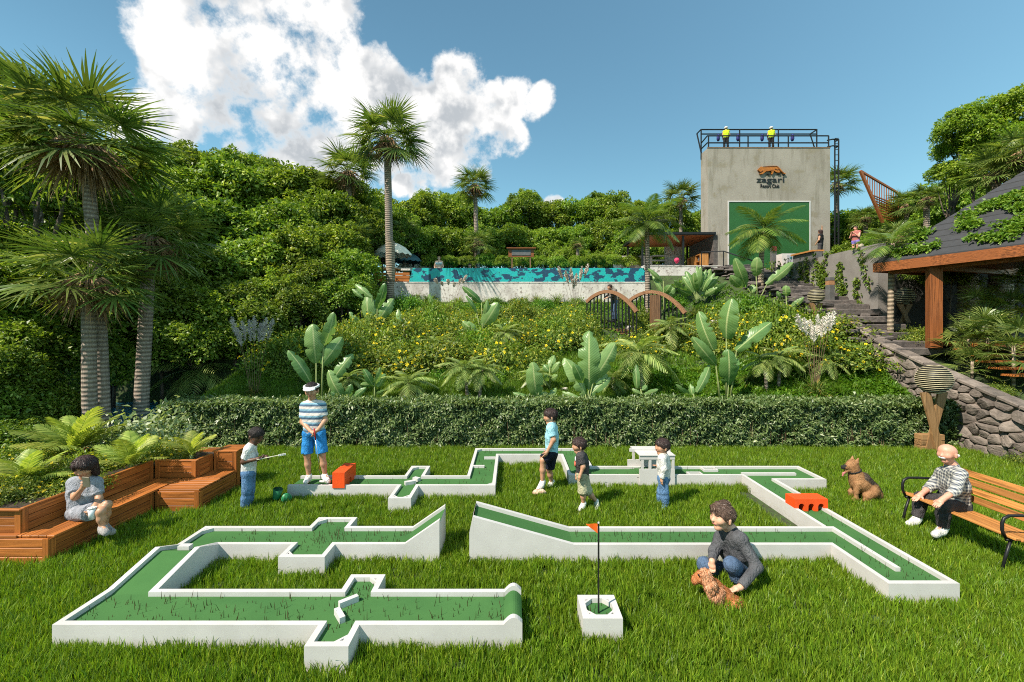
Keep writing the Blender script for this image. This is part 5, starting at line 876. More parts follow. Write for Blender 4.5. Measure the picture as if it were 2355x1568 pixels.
def sgpoly(pts_, y0, y1, name, mat):
    bm = bmesh.new(); vs = [bm.verts.new(P(*SG(*p), TY0)+Vector((0, y0, 0))) for p in pts_]; f_ = bm.faces.new(vs); r_ = bmesh.ops.extrude_face_region(bm, geom=[f_]); bmesh.ops.translate(bm, verts=[v for v in r_['geom'] if isinstance(v, bmesh.types.BMVert)], vec=(0, y1-y0, 0)); bmesh.ops.triangulate(bm, faces=[f for f in bm.faces if len(f.verts) > 4]); bmesh.ops.recalc_face_normals(bm, faces=bm.faces); me = bpy.data.meshes.new(name); bm.to_mesh(me); bm.free(); return link(name, me, mat, root)
sgpoly(jag, -.12, -.03, 'jaguar', M['cat_orange'])
m = MB()
for pl in ([(350, 185), (520, 178), (690, 170)], [(690, 172), (745, 232), (800, 300), (870, 345)], [(420, 300), (480, 292), (545, 280), (600, 285), (650, 295)], [(640, 240), (700, 262), (745, 250)], [(345, 275), (325, 300), (270, 315)], [(225, 262), (250, 270)], [(260, 230), (275, 240)]):
    m.tube([P(*SG(*p), TY0)+Vector((0, -.125, 0)) for p in pl], .016, 5)
m.build('jaguar_lines', M['cat_dark'], root)
for x, y in ((480, 355), (510, 370), (740, 355), (770, 358), (880, 380)):
    p = P(*SG(x, y), TY0); MB().box((p.x, TY0-.05, p.z), (.11, .05, .07)).build('sign_mark', M['sign_black'], root)
# ================================================================== black-roofed bar
root = empty('pool_bar', (9.8, 27.5, 6.3), 'open bar with flat black roof beside the tower', 'pavilion')
RZ = 8.45
MB().box((9.8, 27.9, RZ), (4.5, 3.9, .14)).build('roof', M['black_metal'], root); MB().box((9.8, 27.9, RZ-.09), (4.3, 3.7, .03)).build('ceiling', M['dark_wood_x'], root)
for x, y in ((7.75, 29.4), (10.2, 26.2), (7.8, 26.3), (11.8, 29.6)): MB().box((x, y, 7.35), (.11, .11, 2.1)).build('post', M['black_metal'], root)
MB().box((9.8, 28, 6.2), (5, 4.4, .2)).build('floor', M['plaster'], root)
MB().box((12.1, 27.9, 7.3), (.25, 3.6, 2.2)).build('stone_wall', M['dark_stone'], root); MB().box((10.9, 29.75, 7.3), (1.1, .2, 2.1)).build('back_wall', M['plaster'], root); MB().box((8.2, 29.85, 7.0), (2.6, .2, 1.5)).build('back_wall', M['plaster'], root)
for k in range(5): MB().box((10.0, 29.7, 6.45+k*.32), (1.0, .35, .07)).build('shelf', M['white'], root)
root = empty('wood_cabinet', (11.3, 26.8, 6.3), 'light wooden cabinet with shelves of bottles under the black roof', 'cabinet')
MB().box((11.35, 26.9, 7.22), (.5, 1.9, .05)).build('top', M['bench_wood_y'], root); MB().box((11.35, 26.9, 6.42), (.5, 1.9, .05)).build('base', M['bench_wood_y'], root)
for y in (25.97, 26.6, 27.25, 27.83): MB().box((11.35, y, 6.82), (.5, .04, .76)).build('side_panel', M['bench_wood_z'], root)
MB().box((11.12, 26.92, 6.82), (.03, .58, .72)).build('door', M['bench_wood_z'], root); MB().box((11.58, 26.9, 6.82), (.03, 1.85, .74)).build('back_panel', M['dark_wood_z'], root); MB().box((11.35, 26.28, 6.82), (.46, .6, .03)).build('shelf', M['bench_wood_y'], root)
for k in range(7): MB().tube([(11.25, 26.06+k*.075, 6.445+(.4 if k > 3 else 0)), (11.25, 26.06+k*.075, 6.6+(.4 if k > 3 else 0)), (11.25, 26.06+k*.075, 6.7+(.4 if k > 3 else 0))], [.03, .03, .012], 7).build('bottle', M['steel'] if k % 2 else M['black_metal'], root)
for px, py, m_, l in ((1741/1.0875*1.0, 655/1.0875, 'lip', ''),): pass
for px, py, c, lab in ((1692, 656, (.6, .04, .12, 1), 'pink round ornament on the white terrace wall'), (2152, 622, (.55, .45, .33, 1), 'pale stone ball on top of the concrete wall')):
    p = P(px/1.0875, py/1.0875, 25.0 if px < 2000 else 17.5); m = MB(); m.sphere((0, 0, .12), .15 if px < 2000 else .1, 10, 8); m.tube([(0, 0, -.05), (0, 0, .02)], [.07, .05], 8); o = m.build('ornament', plain('orn%d' % px, c, .6), None, True); o.location = p; tag(o, lab, 'ornament')
root = empty('vertical_banner', P(*Z4(1478, 1240), 28), 'grey stand with red and blue print in front of the green screen', 'stand')
p = P(*Z4(1478, 1240), 28); MB().box((p.x, 28, p.z-.1), (.32, .2, 1.5)).build('body', M['grey_metal'], root); MB().box((p.x, 27.89, p.z+.55), (.3, .02, .3)).build('print', plain('print_red', (.3, .05, .06, 1), .5, .5, 14), root)
root = empty('drinks_cooler', P(*Z4(1600, 1265), 27), 'white box kiosk with grey door at the foot of the green screen', 'kiosk')
p = P(*Z4(1600, 1265), 27); MB().box((p.x, 27, p.z), (1.05, .6, .75)).build('cabinet', M['white'], root); MB().box((p.x+.12, 26.69, p.z-.02), (.75, .02, .6)).build('door', plain('pale_grey', (.35, .35, .38, 1), .5), root); MB().box((p.x-.02, 26.675, p.z+.1), (.12, .01, .1)).build('label', plain('teal_print', (.04, .2, .25, 1), .5), root)
root = empty('terrace_deck', (16, 27, 6.3), 'orange timber terrace edge below the green screen', 'deck')
for k in range(7): MB().box((15.6, 26.0+k*.36, 6.25), (5.2, .35, .1)).build('deck_board', M['deck_wood_x'], root)
root = empty('serving_counter', P(*Z4(1830, 1200), 22), 'wooden counter top with white stools near the stretching woman', 'counter')
a, b = P(*Z4(1670, 1222), 22), P(*Z4(1860, 1180), 20); MB().bar(a, b, .5, .07).build('top', M['bench_wood_x'], root); MB().bar(a-Vector((0, 0, .5)), b-Vector((0, 0, .5)), .3, .9).build('front', M['grey_metal'], root)
# ================================================================== umbrellas, loungers, board
def umbrella(px, py, Y, R, zg, mat, label):
    c = P(px, py, Y); root = empty('parasol', (c.x, c.y, zg), label, 'umbrella', 'scalloped parasols by the pool'); h = c.z-zg; m = MB(); n = 16; rings = [(0, 0), (.35, -.10), (.7, -.30), (1, -.60)]
    V = []; F_ = []
    for rr, dz in rings:
        for k in range(n*2):
            a = math.pi*k/n; V.append((rr*R*math.cos(a), rr*R*math.sin(a), h+dz*R))
    for k in range(n*2): a = math.pi*k/n; V.append((1.01*R*math.cos(a), 1.01*R*math.sin(a), h-.60*R-(.16 if k % 2 else .08)*R))
    N_ = n*2
    for j in range(4):
        for k in range(N_): F_.append((j*N_+k, j*N_+(k+1) % N_, (j+1)*N_+(k+1) % N_, (j+1)*N_+k))
    link('canopy', npmesh('canopy', V, F_, False), mat, root, True)
    MB().tube([(0, 0, 0), (0, 0, h+.06)], .03, 8).build('pole', M['bridge_wood_z'], root, False, True); MB().tube([(0, 0, 0), (0, 0, .06)], [.25, .22], 12).build('base', M['grey_metal'], root, False, True)
    for k in range(8): a = math.pi*k/4; MB().tube([(0, 0, h-.02*R), (.98*R*math.cos(a), .98*R*math.sin(a), h-.61*R)], .012, 4).build('rib', M['bridge_wood_z'], root, False, True)
for a in ((903, 557, 27, 1.12, 5.9, M['canvas'], 'cream scalloped parasol nearest the tall palm'), (938, 580, 30, .95, 5.95, M['canvas_teal'], 'dark teal scalloped parasol behind the cream one'), (947, 596, 33, 1.2, 5.95, M['canvas'], 'cream parasol behind the teal one'), (985, 607, 37, .9, 6.0, M['canvas'], 'farthest cream parasol by the pool edge')): umbrella(*a)
def lounger(px, py, Y, label):
    c = P(px, py, Y); root = empty('sun_lounger', (c.x, c.y, c.z-.3), label, 'sun lounger', 'sun loungers by the pool'); MB().box((0, 0, .25), (1.7, .6, .08), bev=.02).build('frame', M['bench_wood_x'], root, False, True); MB().box((.1, 0, .34), (1.2, .56, .1), bev=.03).build('mattress', M['cushion'], root, False, True); MB().box((-.7, 0, .55), (.6, .56, .09), prot(0, .75), .03).build('backrest', M['cushion'], root, False, True)
    for sx in (-.7, .7):
        for sy in (-.22, .22): MB().box((sx, sy, .11), (.06, .06, .22)).build('leg', M['bench_wood_z'], root, False, True)
lounger(885, 618, 26, 'cushioned lounger under the nearest parasol'); lounger(930, 620, 27.5, 'cushioned lounger right of the tall palm trunk')
root = empty('timber_ledge', P(905, 636, 24.4), 'orange timber ledge at the foot of the tall palm', 'ledge')
a, b = P(862, 636, 24.2), P(942, 636, 24.2)
for k in range(3): MB().bar((a.x, 24.15, a.z-.2+k*.17), (b.x, 24.15, a.z-.2+k*.17), .06, .15).build('board', M['deck_wood_x'], root)
root = empty('notice_board', P(1198, 615, 28), 'small roofed timber notice board on two posts behind the pool', 'notice board')
c = P(1198, 582, 28); MB().box((c.x, 28, c.z), (1.62, .12, .5)).build('frame', M['dark_wood_x'], root); MB().box((c.x, 27.93, c.z+.02), (1.2, .03, .34)).build('panel', M['grey_metal'], root); MB().box((c.x, 28, c.z+.3), (1.85, .4, .06)).build('roof', M['dark_wood_x'], root)
for dx in (-.58, .58): MB().box((c.x+dx, 28, c.z-.75), (.07, .07, 1.1)).build('post', M['bridge_wood_z'], root)
for k, px in enumerate((1405, 1425, 1440, 1458)):
    p = P(px, 606, 26.5); me, pp, dd = bush_mesh('blossoms', 400+k, 420, .1, .08, M['orange_flower']); bush((p.x, p.y, 5.95), .4, 'orange flowering shrub at the right pool end', 'orange flowering shrubs', 'orange_shrub', [(me, None)])
# ================================================================== wooden arch bridge
root = empty('arch_bridge', (4.7, 18, 2.7), 'small brown wooden bridge with arched rails and black balusters', 'bridge')
def arch_rail(p0, p1, h_, Y0, Y1, n=14):
    pts_ = []
    for k in range(n+1): u = k/n; x = lerp(p0[0], p1[0], u); y = lerp(p0[1], p1[1], u)-h_*math.sin(math.pi*u)**.85; pts_.append(P(x, y, lerp(Y0, Y1, u)))
    m = MB()
    for k in range(n): m.bar(pts_[k], pts_[k+1]+(pts_[k+1]-pts_[k])*.06, .14, .13)
    m.build('hand_rail', M['bridge_wood_x'], root); return pts_
BQ = lambda x, y: Z8(x, y)
r1 = arch_rail(BQ(640, 310), BQ(1005, 380), 110/3.2, 18.4, 16.8); r2 = arch_rail(BQ(945, 310), BQ(1362, 390), 112/3.2, 18.8, 17.0)
for pts_ in (r1, r2):
    for k in range(0, len(pts_)):
        for f_ in ((0,) if k == len(pts_)-1 else (0,)):
            p = pts_[k]; g = float(TZ(p.x, p.y)); MB().tube([(p.x, p.y, min(g, p.z-1.0)), (p.x, p.y, p.z)], .028, 6).build('baluster', M['black_metal'], root)
p = P(*BQ(1140, 380), 17.2); MB().box((p.x, 17.2, p.z-.1), (.34, .2, 1.5)).build('post', M['bridge_wood_z'], root)
for k in range(12):
    u = k/11; a = lerp(r1[1], r1[-2], u); b = lerp(r2[1], r2[-2], u); z = lerp(2.75, 2.35, u)+.35*math.sin(math.pi*u)*.6; MB().bar((a.x, a.y, z), (b.x, b.y, z), .16, .05).build('deck_plank', M['bridge_wood_x'], root)
# ================================================================== stone retaining wall
def clip(poly, n, d):
    out = []
    for i_ in range(len(poly)):
        a, b = poly[i_], poly[(i_+1) % len(poly)]; da, db = a[0]*n[0]+a[1]*n[1]-d, b[0]*n[0]+b[1]*n[1]-d
        if da <= 0: out.append(a)
        if da*db < 0: t_ = da/(da-db); out.append((a[0]+(b[0]-a[0])*t_, a[1]+(b[1]-a[1])*t_))
    return out
def voronoi(u0, u1, v0, v1, n, asp, seed, it=3):
    r = np.random.RandomState(seed); S_ = np.stack([r.uniform(u0, u1, n), r.uniform(v0, v1, n)*asp], 1); box = [(u0, v0*asp), (u1, v0*asp), (u1, v1*asp), (u0, v1*asp)]
    for _ in range(it+1):
        cells = []
        for i_ in range(n):
            poly = box; dd = ((S_-S_[i_])**2).sum(1)
            for j in np.argsort(dd)[1:18]:
                nrm = S_[j]-S_[i_]; mid = (S_[j]+S_[i_])/2; poly = clip(poly, nrm, float(nrm@mid))
                if not poly: break
            cells.append(poly)
        if _ < it: S_ = np.array([np.mean(c, 0) if c else S_[k] for k, c in enumerate(cells)])*.8+S_*.2
    return [[(p[0], p[1]/asp) for p in c] for c in cells if len(c) > 2]
def stones(root, cells, to3, inside, mat, gap=.9, depth=.05, seed=1, name='stone'):
    r = random.Random(seed)
    for c in cells:
        cu = sum(p[0] for p in c)/len(c); cv = sum(p[1] for p in c)/len(c)
        if not inside(cu, cv): continue
        pl = []
        for k in range(len(c)):           # round the corners
            a, b = c[k], c[(k+1) % len(c)]; pl += [lerp(np.array(a), np.array(b), .2), lerp(np.array(a), np.array(b), .8)]
        d = depth*r.uniform(.6, 1.3); V = []; n = len(pl); ju = [r.uniform(.93, 1.04) for _ in pl]; tu, tv = r.uniform(-.35, .35), r.uniform(-.35, .35)
        for s_, w in ((gap, -.02), (gap*.96, d*.55), (gap*.8, d*.95), (gap*.4, d*1.08)):
            for k, p in enumerate(pl): du, dv = (p[0]-cu)*s_*ju[k], (p[1]-cv)*s_*ju[k]; V.append(to3(cu+du, cv+dv, w+(du*tu+dv*tv)*(w > 0)+(r.uniform(-.006, .006) if w > 0 else 0)))
        V.append(to3(cu, cv, d*1.1)); F_ = []
        for j in range(3):
            for k in range(n): F_.append((j*n+k, j*n+(k+1) % n, (j+1)*n+(k+1) % n, (j+1)*n+k))
        for k in range(n): F_.append((3*n+k, 3*n+(k+1) % n, 4*n))
        m = MB(); m.add(V, F_); m.build(name, mat, root, False)
XW = 10.5
root = empty('stone_wall', (XW, 10.5, 0), 'sloping brown fieldstone retaining wall at right', 'wall')
yy = np.linspace(7.2, 15.5, 34); m = MB(); V = []
for y in yy: V += [(XW+.02, y, -.1), (XW+.02, y, zstr(y)-.04), (XW+.3, y, zstr(y)-.04), (XW+.3, y, -.1)]
F_ = [(4*k+j, 4*k+(j+1) % 4, 4*k+4+(j+1) % 4, 4*k+4+j) for k in range(len(yy)-1) for j in range(4)]; m.add(V, [f[::-1] for f in F_]); m.build('mortar_core', M['mortar'], root)
cells = voronoi(7.4, 13.2, 0, 2.7, 250, 1.45, 3)
stones(root, cells, lambda u, v, w: (XW-w, u, v), lambda u, v: v < zstr(u)-.09, M['stone'], .965, .055, 4)
for k in range(15):
    y0 = 7.4+k*.42; y1 = y0+.405; m = MB(); m.bar((XW+.12, y0, zstr(y0)+.0), (XW+.12, y1, zstr(y1)+.0), .36, .075, bev=.015); m.build('coping_stone', M['stone'], root)
# dark layered rock and steps higher up
root = empty('stone_stairs', (11.2, 16, 3), 'dark layered rock steps climbing beside the concrete wall', 'stairs')
for k in range(22):
    y = 12.2+k*.46; z = float(zstr(y)); m = MB(); m.box((11.25, y, z-.1), (1.45, .5, .2), Matrix.Rotation(rnd.uniform(-.03, .03), 4, 'Z'), .02); m.build('step', M['dark_stone'], root)
r = random.Random(9)
for k in range(250):
    y = r.uniform(12.6, 23.5); x = 10.6+r.uniform(-.7, .9); z = float(zstr(y))-.1+r.uniform(-.45, .16); L_ = r.uniform(.2, .48); m = MB(); m.box((x, y, z), (L_, r.uniform(.2, .5), r.uniform(.06, .13)), prot(r.uniform(-.5, .5), r.uniform(-.12, .12), r.uniform(-.12, .12)), .025); m.build('rock_slab', M['dark_stone'], root)
hr = [(10.35, 24, 7.0), (10.35, 21.5, 6.6), (10.35, 18.5, 5.6)]; MB().tube(hr, .03, 6).build('hand_rail', M['black_metal'], root)
for p in hr: MB().tube([(p[0], p[1], p[2]-1.0), p], .025, 6).build('rail_post', M['black_metal'], root)
# concrete garden wall with creepers
root = empty('garden_wall', (12.1, 18, 3), 'grey rendered wall with climbing vines beside the stairs', 'wall')
MB().prism(rect(12.0, 14.4, 12.25, 26), 1.5, 5.6).build('face', M['wall_grey'], root); MB().prism(rect(12.25, 14.4, 22, 14.65), 1.5, 5.2).build('face', M['wall_grey'], root)
rs = np.random.RandomState(31); pts_ = []; m = MB()
for k in range(34):
    y = rs.uniform(14.5, 23); z = rs.uniform(2.6, 4.2)+(y-14)*.22; p = [(11.985, y, z)]; top = min(5.7, z+rs.uniform(.6, 2.0))
    while p[-1][2] < top: q = p[-1]; p.append((11.985, q[1]+rs.uniform(-.12, .12), q[2]+rs.uniform(.08, .16)))
    m.tube(p, .009, 4, False); pp = np.array(p); pts_.append(np.repeat(pp, 3, 0)+rs.normal(0, .06, (len(pp)*3, 3))*[.25, 1, 1])
pts_ = np.concatenate(pts_); pts_[:, 0] = np.minimum(pts_[:, 0], 11.97); root = empty('climbing_vine', (11.98, 18, 3), 'straggling green creeper hanging on the grey wall', 'vine'); m.build('stems', M['twig'], root)
V, F_ = clusters(pts_, np.tile([-1., -.2, .2], (len(pts_), 1)), 3, .10, .06, .6, rs); tag(link('leaves', npmesh('leaves', V, F_), M['vine_leaf'], root), kind='stuff')
# ================================================================== lamps
def globe_lamp(px, py, Y, D, zg, label, big=True):
    c = P(px, py, Y); root = empty('globe_lamp', (c.x, c.y, zg), label, 'lamp', 'banded globe lamps on crossed wooden stands'); h = c.z-zg; R = D/2
    n = 15 if D > .6 else 10
    for k in range(n):
        z = -R*.93+2*R*.93*k/(n-1); rr = math.sqrt(max(R*R-z*z, .0004)); m = MB(); t_ = .021*D/.66; pr = []
        for j in range(29): a = 2*math.pi*j/28; pr.append(((rr)*math.cos(a), rr*math.sin(a), h+z))
        m.tube(pr, t_*(.36 if D > .6 else .55), 6, False); m.build('ring', M['ring_light'] if True else None, root, True, True)
    g = MB(); g.sphere((0, 0, h), R*.97, 24, 16); g.build('globe', M['ring_slat'], root, True, True)
    top = h-R*.9; w = .30*D/.66
    for s_, dy in ((1, -.03), (-1, .03)):
        m = MB(); a = Vector((-s_*w*.75, dy, top)); b = Vector((s_*w*.35, dy, 0)); m.bar(a, b, .05, .16*D/.66, up=(0, 1, 0)) if False else None
        d = .045; wt, wb = .11*D/.66, .085*D/.66; V = []
        for yy_ in (dy-d/2, dy+d/2):
            for (q, ww) in ((a, wt), (lerp(a, b, .5), wb*.9), (b, wb)): V += [(q.x-ww, yy_, q.z), (q.x+ww, yy_, q.z)]
        F_ = [(0, 1, 3, 2), (2, 3, 5, 4), (7, 6, 8, 9), (9, 8, 10, 11), (0, 2, 8, 6), (2, 4, 10, 8), (1, 7, 9, 3), (3, 9, 11, 5), (0, 6, 7, 1), (4, 5, 11, 10)]; m = MB(); m.add(V, F_); m.build('stand_board', M['pale_wood_z'], root, False, True)
    if big:
        for k in range(3): MB().box((.02, .13, .07+k*.13), (.52, .2, .12), bev=.006).build('base_board', M['pale_wood_x'], root, False, True)
    return root
globe_lamp(2147, 872, 9.95, .66, 0, 'large banded globe lamp on crossed wooden stand before the stone wall')
globe_lamp(1876, 681, 14.2, .48, 2.9, 'banded globe lamp behind the white pampas plumes', False); globe_lamp(2080, 681, 14.0, .54, 3.0, 'banded globe lamp beside the pavilion post', False)
p = P(1908, 690, 15.5); root = empty('bollard_light', p, 'square grey bollard light in front of the grey wall', 'bollard'); hb = 52*15.5/FPX
MB().box((0, 0, hb*.33-.3), (.2, .2, hb*.66+.6), bev=.01).build('shaft', M['grey_metal'], root, False, True); MB().box((0, 0, hb*.76), (.19, .19, hb*.18)).build('lens', plain('lens', (.35, .18, .09, 1), .5), root, False, True); MB().box((0, 0, hb*.93), (.2, .2, hb*.16), bev=.01).build('cap', M['grey_metal'], root, False, True)
# ================================================================== timber pavilion at right
root = empty('garden_pavilion', (12.5, 11.5, 2.4), 'timber pavilion with dark shingle roof overgrown by creeper', 'pavilion')
C0 = Vector((10.72, 13.0, 4.74)); e1 = Vector((.33, -.944, 0)); e2 = Vector((.944, .33, 0)); E1 = C0+e1*6.5; sl = 1.0; apex = lambda t_: C0+(e1+e2)*t_+Vector((0, 0, sl*t_))
ap = apex(4.2); A2 = C0+e2*7
m = MB(); th = Vector((0, 0, .09)); ridge_end = ap+e1*0
nrow = 22
for k in range(nrow):          # shingle courses on the near roof plane, then the far plane
    t0, t1 = 4.2*k/nrow, 4.2*(k+1)/nrow; a = apex(t0); b = apex(t1); lift = Vector((0, 0, .028)); ln = 6.5
    m.add([a+lift, a+e1*(ln-t0)+lift, b+e1*(ln-t1)+lift*.2, b+lift*.2, a-lift*.3, a+e1*(ln-t0)-lift*.3], [(0, 3, 2, 1), (0, 1, 5, 4)])
    m.add([a+lift, a+e2*(ln-t0)+lift, b+e2*(ln-t1)+lift*.2, b+lift*.2], [(0, 1, 2, 3)])
m.build('roof', M['shingle'], root)
def board(a, b, h_, t_, name, mat, dz=0): return MB().bar(a+Vector((0, 0, dz)), b+Vector((0, 0, dz)), t_, h_).build(name, mat, root)
board(C0-e1*.02, E1, .26, .07, 'fascia', M['dark_wood_y'], -.14); board(C0+e2*.05, A2, .26, .07, 'fascia', M['dark_wood_x'], -.14)
for k in range(32): a = C0+e2*(.08+k*.105)+e1*.05+Vector((0, 0, -.2+.0)); MB().bar(a, a+e1*6.3, .095, .025).build('soffit_board', M['dark_wood_y'], root)
post = P(2147, 690, 11.9); MB().box((post.x, 11.9, 3.45), (.27, .27, 2.35), Matrix.Rotation(-.34, 4, 'Z'), .01).build('post', M['dark_wood_z'], root)
b0 = Vector((post.x, 11.9, 4.5)); MB().bar(b0-e1*1.0, b0+e1*4.5, .14, .2).build('beam', M['dark_wood_y'], root); MB().bar(b0+e2*.1, b0+e2*4.5, .14, .2).build('beam', M['dark_wood_x'], root)
wx = P(2350, 620, 11.2)
for k in range(14): MB().box((wx.x+.9, 11.0, 2.7+k*.145), (1.8, .1, .135)).build('wall_board', M['dark_wood_x'], root)
for px, w in ((2300, .30), (2225, .26)):
    c = P(px, 640, 13.6); MB().tube([(c.x, 13.6, 2.3), (c.x, 13.6, 4.7)], [w, w*.9], 14).build('palm_column', M['pale_bark'], root, True)
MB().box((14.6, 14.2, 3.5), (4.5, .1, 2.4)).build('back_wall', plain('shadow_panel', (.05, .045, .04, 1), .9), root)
for k in range(5): MB().box((12.6+.0*k, 10.2+.28*k, 1.72+.14*k), (2.2, .3, .05), bev=.008).build('step', M['deck_wood_x'], root)
MB().box((13.6, 12.6, 2.38), (3.4, 3.0, .1)).build('deck', M['deck_wood_x'], root)
# creeper on the roof
rs = np.random.RandomState(3); pts_ = []; m = MB()
nrm = e1.cross(Vector((e1+e2)*1+Vector((0, 0, sl)))).normalized(); nrm = nrm if nrm.z > 0 else -nrm
for k in range(46):
    u = rs.uniform(.3, 5.5); t_ = rs.uniform(.25, 2.6)*(.35+.65*min(1, u/3)); q = apex(t_)+e1*u*.8+Vector((0, 0, .05)); path = [q]; d_ = e1*rs.uniform(-.5, .9)+Vector((e1+e2+Vector((0, 0, sl))))*rs.uniform(-.25, .35)
    for j in range(9): path.append(path[-1]+d_*.13+Vector((rs.normal(0, .03), rs.normal(0, .03), 0)))
    pa = np.array(path); m.tube([Vector(x_)+nrm*.01 for x_ in path], .008, 4, False); pts_.append(np.repeat(pa, 16, 0)+rs.normal(0, .10, (len(pa)*16, 3))*[1, 1, .35])
pts_ = np.concatenate(pts_); C0n = np.array(C0); nn_ = np.array(nrm); dist = (pts_-C0n)@nn_; pts_ -= dist[:, None]*nn_; pts_ += nn_*rs.uniform(.03, .13, (len(pts_), 1))
inu = (pts_-C0n)@np.array(e2); pts_ = pts_[(inu > .05)]
root = empty('roof_creeper', tuple(C0), 'green leafy creeper spreading over the dark pavilion roof', 'vine'); m.build('stems', M['twig'], root)
V, F_ = clusters(pts_, np.tile(nn_, (len(pts_), 1)), 3, .085, .06, .6, rs); tag(link('leaves', npmesh('leaves', V, F_), M['vine_leaf'], root), kind='stuff')
# shrubs around the pavilion and lower right
for k, (px, py, Y, s) in enumerate(((2100, 755, 13.2, .5), (2075, 770, 13.0, .4), (2125, 765, 12.6, .45))):
    p = P(px, py, Y); bush((p.x, p.y, p.z-.3), s, 'green shrub at the foot of the pavilion post', 'shrubs by the pavilion post', 'green_shrub', [(BUSH[k][0], None)])
for k, (px, py, Y, s) in enumerate(((2320, 900, 9.6, .35), (2350, 920, 9.0, .3), (2290, 870, 10.2, .35))):
    p = P(px, py, Y); bush((p.x, p.y, float(TZ(p.x, Y))-.03), s, 'low green shrub behind the top of the fieldstone wall', 'shrubs behind the fieldstone wall', 'green_shrub', [(BUSH[k][0], None)])
for k, (px, py, Y, R) in enumerate(((2180, 640, 13.5, .5), (2110, 640, 14.2, .6))):
    tree(px, py, Y, R, 'dark shrub hanging on the wall behind the pavilion post', 'shrubs behind the pavilion post', 0, 'wall_shrub')
# ================================================================== timber sail frame
root = empty('sail_frame', P(2020, 480, 26), 'pointed triangular timber lattice frame above the trees at right', 'sculpture')
a, b, c = P(1978, 393, 26), P(2070, 447, 26.5), P(2022, 500, 26.2); c2 = P(2030, 512, 26.2)
MB().bar(a, b, .1, .1).build('beam', M['dark_wood_x'], root); MB().bar(a, c2, .13, .13).build('beam', M['dark_wood_z'], root)
for k in range(1, 17):
    u = k/17; p = lerp(a, b, u); zlow = lerp(a, c2, min(1, u*1.7)).z if u < .6 else c2.z; MB().tube([p, (p.x, p.y, max(zlow, p.z-1.5))], .025, 5).build('slat', M['dark_wood_z'], root)
for k in range(9): u = k/8; MB().bar(lerp(a, c2, .45+.5*u*.9), P(2060, 470+5*k, 26.4), .05, .05).build('slat', M['dark_wood_x'], root)
# pond glimpsed behind the palms
o = MB().add([(-17, 11.0, .3), (-9.0, 11.0, .3), (-9.0, 15.3, .3), (-17, 15.3, .3)], [(0, 1, 2, 3)]).build('pond', M['pond']); tag(o, kind='structure')
# ================================================================== figures (smooth-blended distance fields meshed with surface nets)
def surface_nets(f, org, h):
    s = f < 0; c = np.zeros([d-1 for d in f.shape], np.int8); sl = [slice(0, -1), slice(1, None)]
    for i in (0, 1):
        for j in (0, 1):
            for k in (0, 1): c += s[sl[i], sl[j], sl[k]]
    act = (c > 0) & (c < 8); idx = -np.ones(act.shape, np.int64); ijk = np.argwhere(act); idx[act] = np.arange(len(ijk)); acc = np.zeros((len(ijk), 3)); cnt = np.zeros(len(ijk)); I, J, K = ijk.T
    for ax in range(3):
        o1, o2 = [a for a in range(3) if a != ax]
        for a in (0, 1):
            for b in (0, 1):
                o = np.zeros(3, int); o[o1] = a; o[o2] = b; p = o.copy(); q = o.copy(); q[ax] = 1
                fa = f[I+p[0], J+p[1], K+p[2]]; fb = f[I+q[0], J+q[1], K+q[2]]; cr = (fa < 0) != (fb < 0); t = np.where(cr, fa/np.where(cr, fa-fb, 1), 0)
                pt = np.tile(p.astype(float), (len(ijk), 1)); pt[:, ax] += t; acc += pt*cr[:, None]; cnt += cr
    V = (ijk+acc/cnt[:, None])*h+np.array(org); faces = []
    for ax in range(3):
        o1, o2 = (ax+1) % 3, (ax+2) % 3; a = [slice(1, -1)]*3; a[ax] = slice(0, -1); b = [slice(1, -1)]*3; b[ax] = slice(1, None); sa, sb = s[tuple(a)], s[tuple(b)]; e = np.argwhere(sa != sb); off = np.ones(3, int); off[ax] = 0; e = e+off
        if not len(e): continue
        d1 = np.zeros(3, int); d1[o1] = 1; d2 = np.zeros(3, int); d2[o2] = 1; g = lambda v: idx[v[:, 0], v[:, 1], v[:, 2]]; q = np.stack([g(e-d1-d2), g(e-d2), g(e), g(e-d1)], 1); inv = s[e[:, 0], e[:, 1], e[:, 2]]; q = np.where(inv[:, None], q, q[:, ::-1]); faces.append(q)
    F_ = np.concatenate(faces); F_ = F_[(F_ >= 0).all(1)]; return V, F_
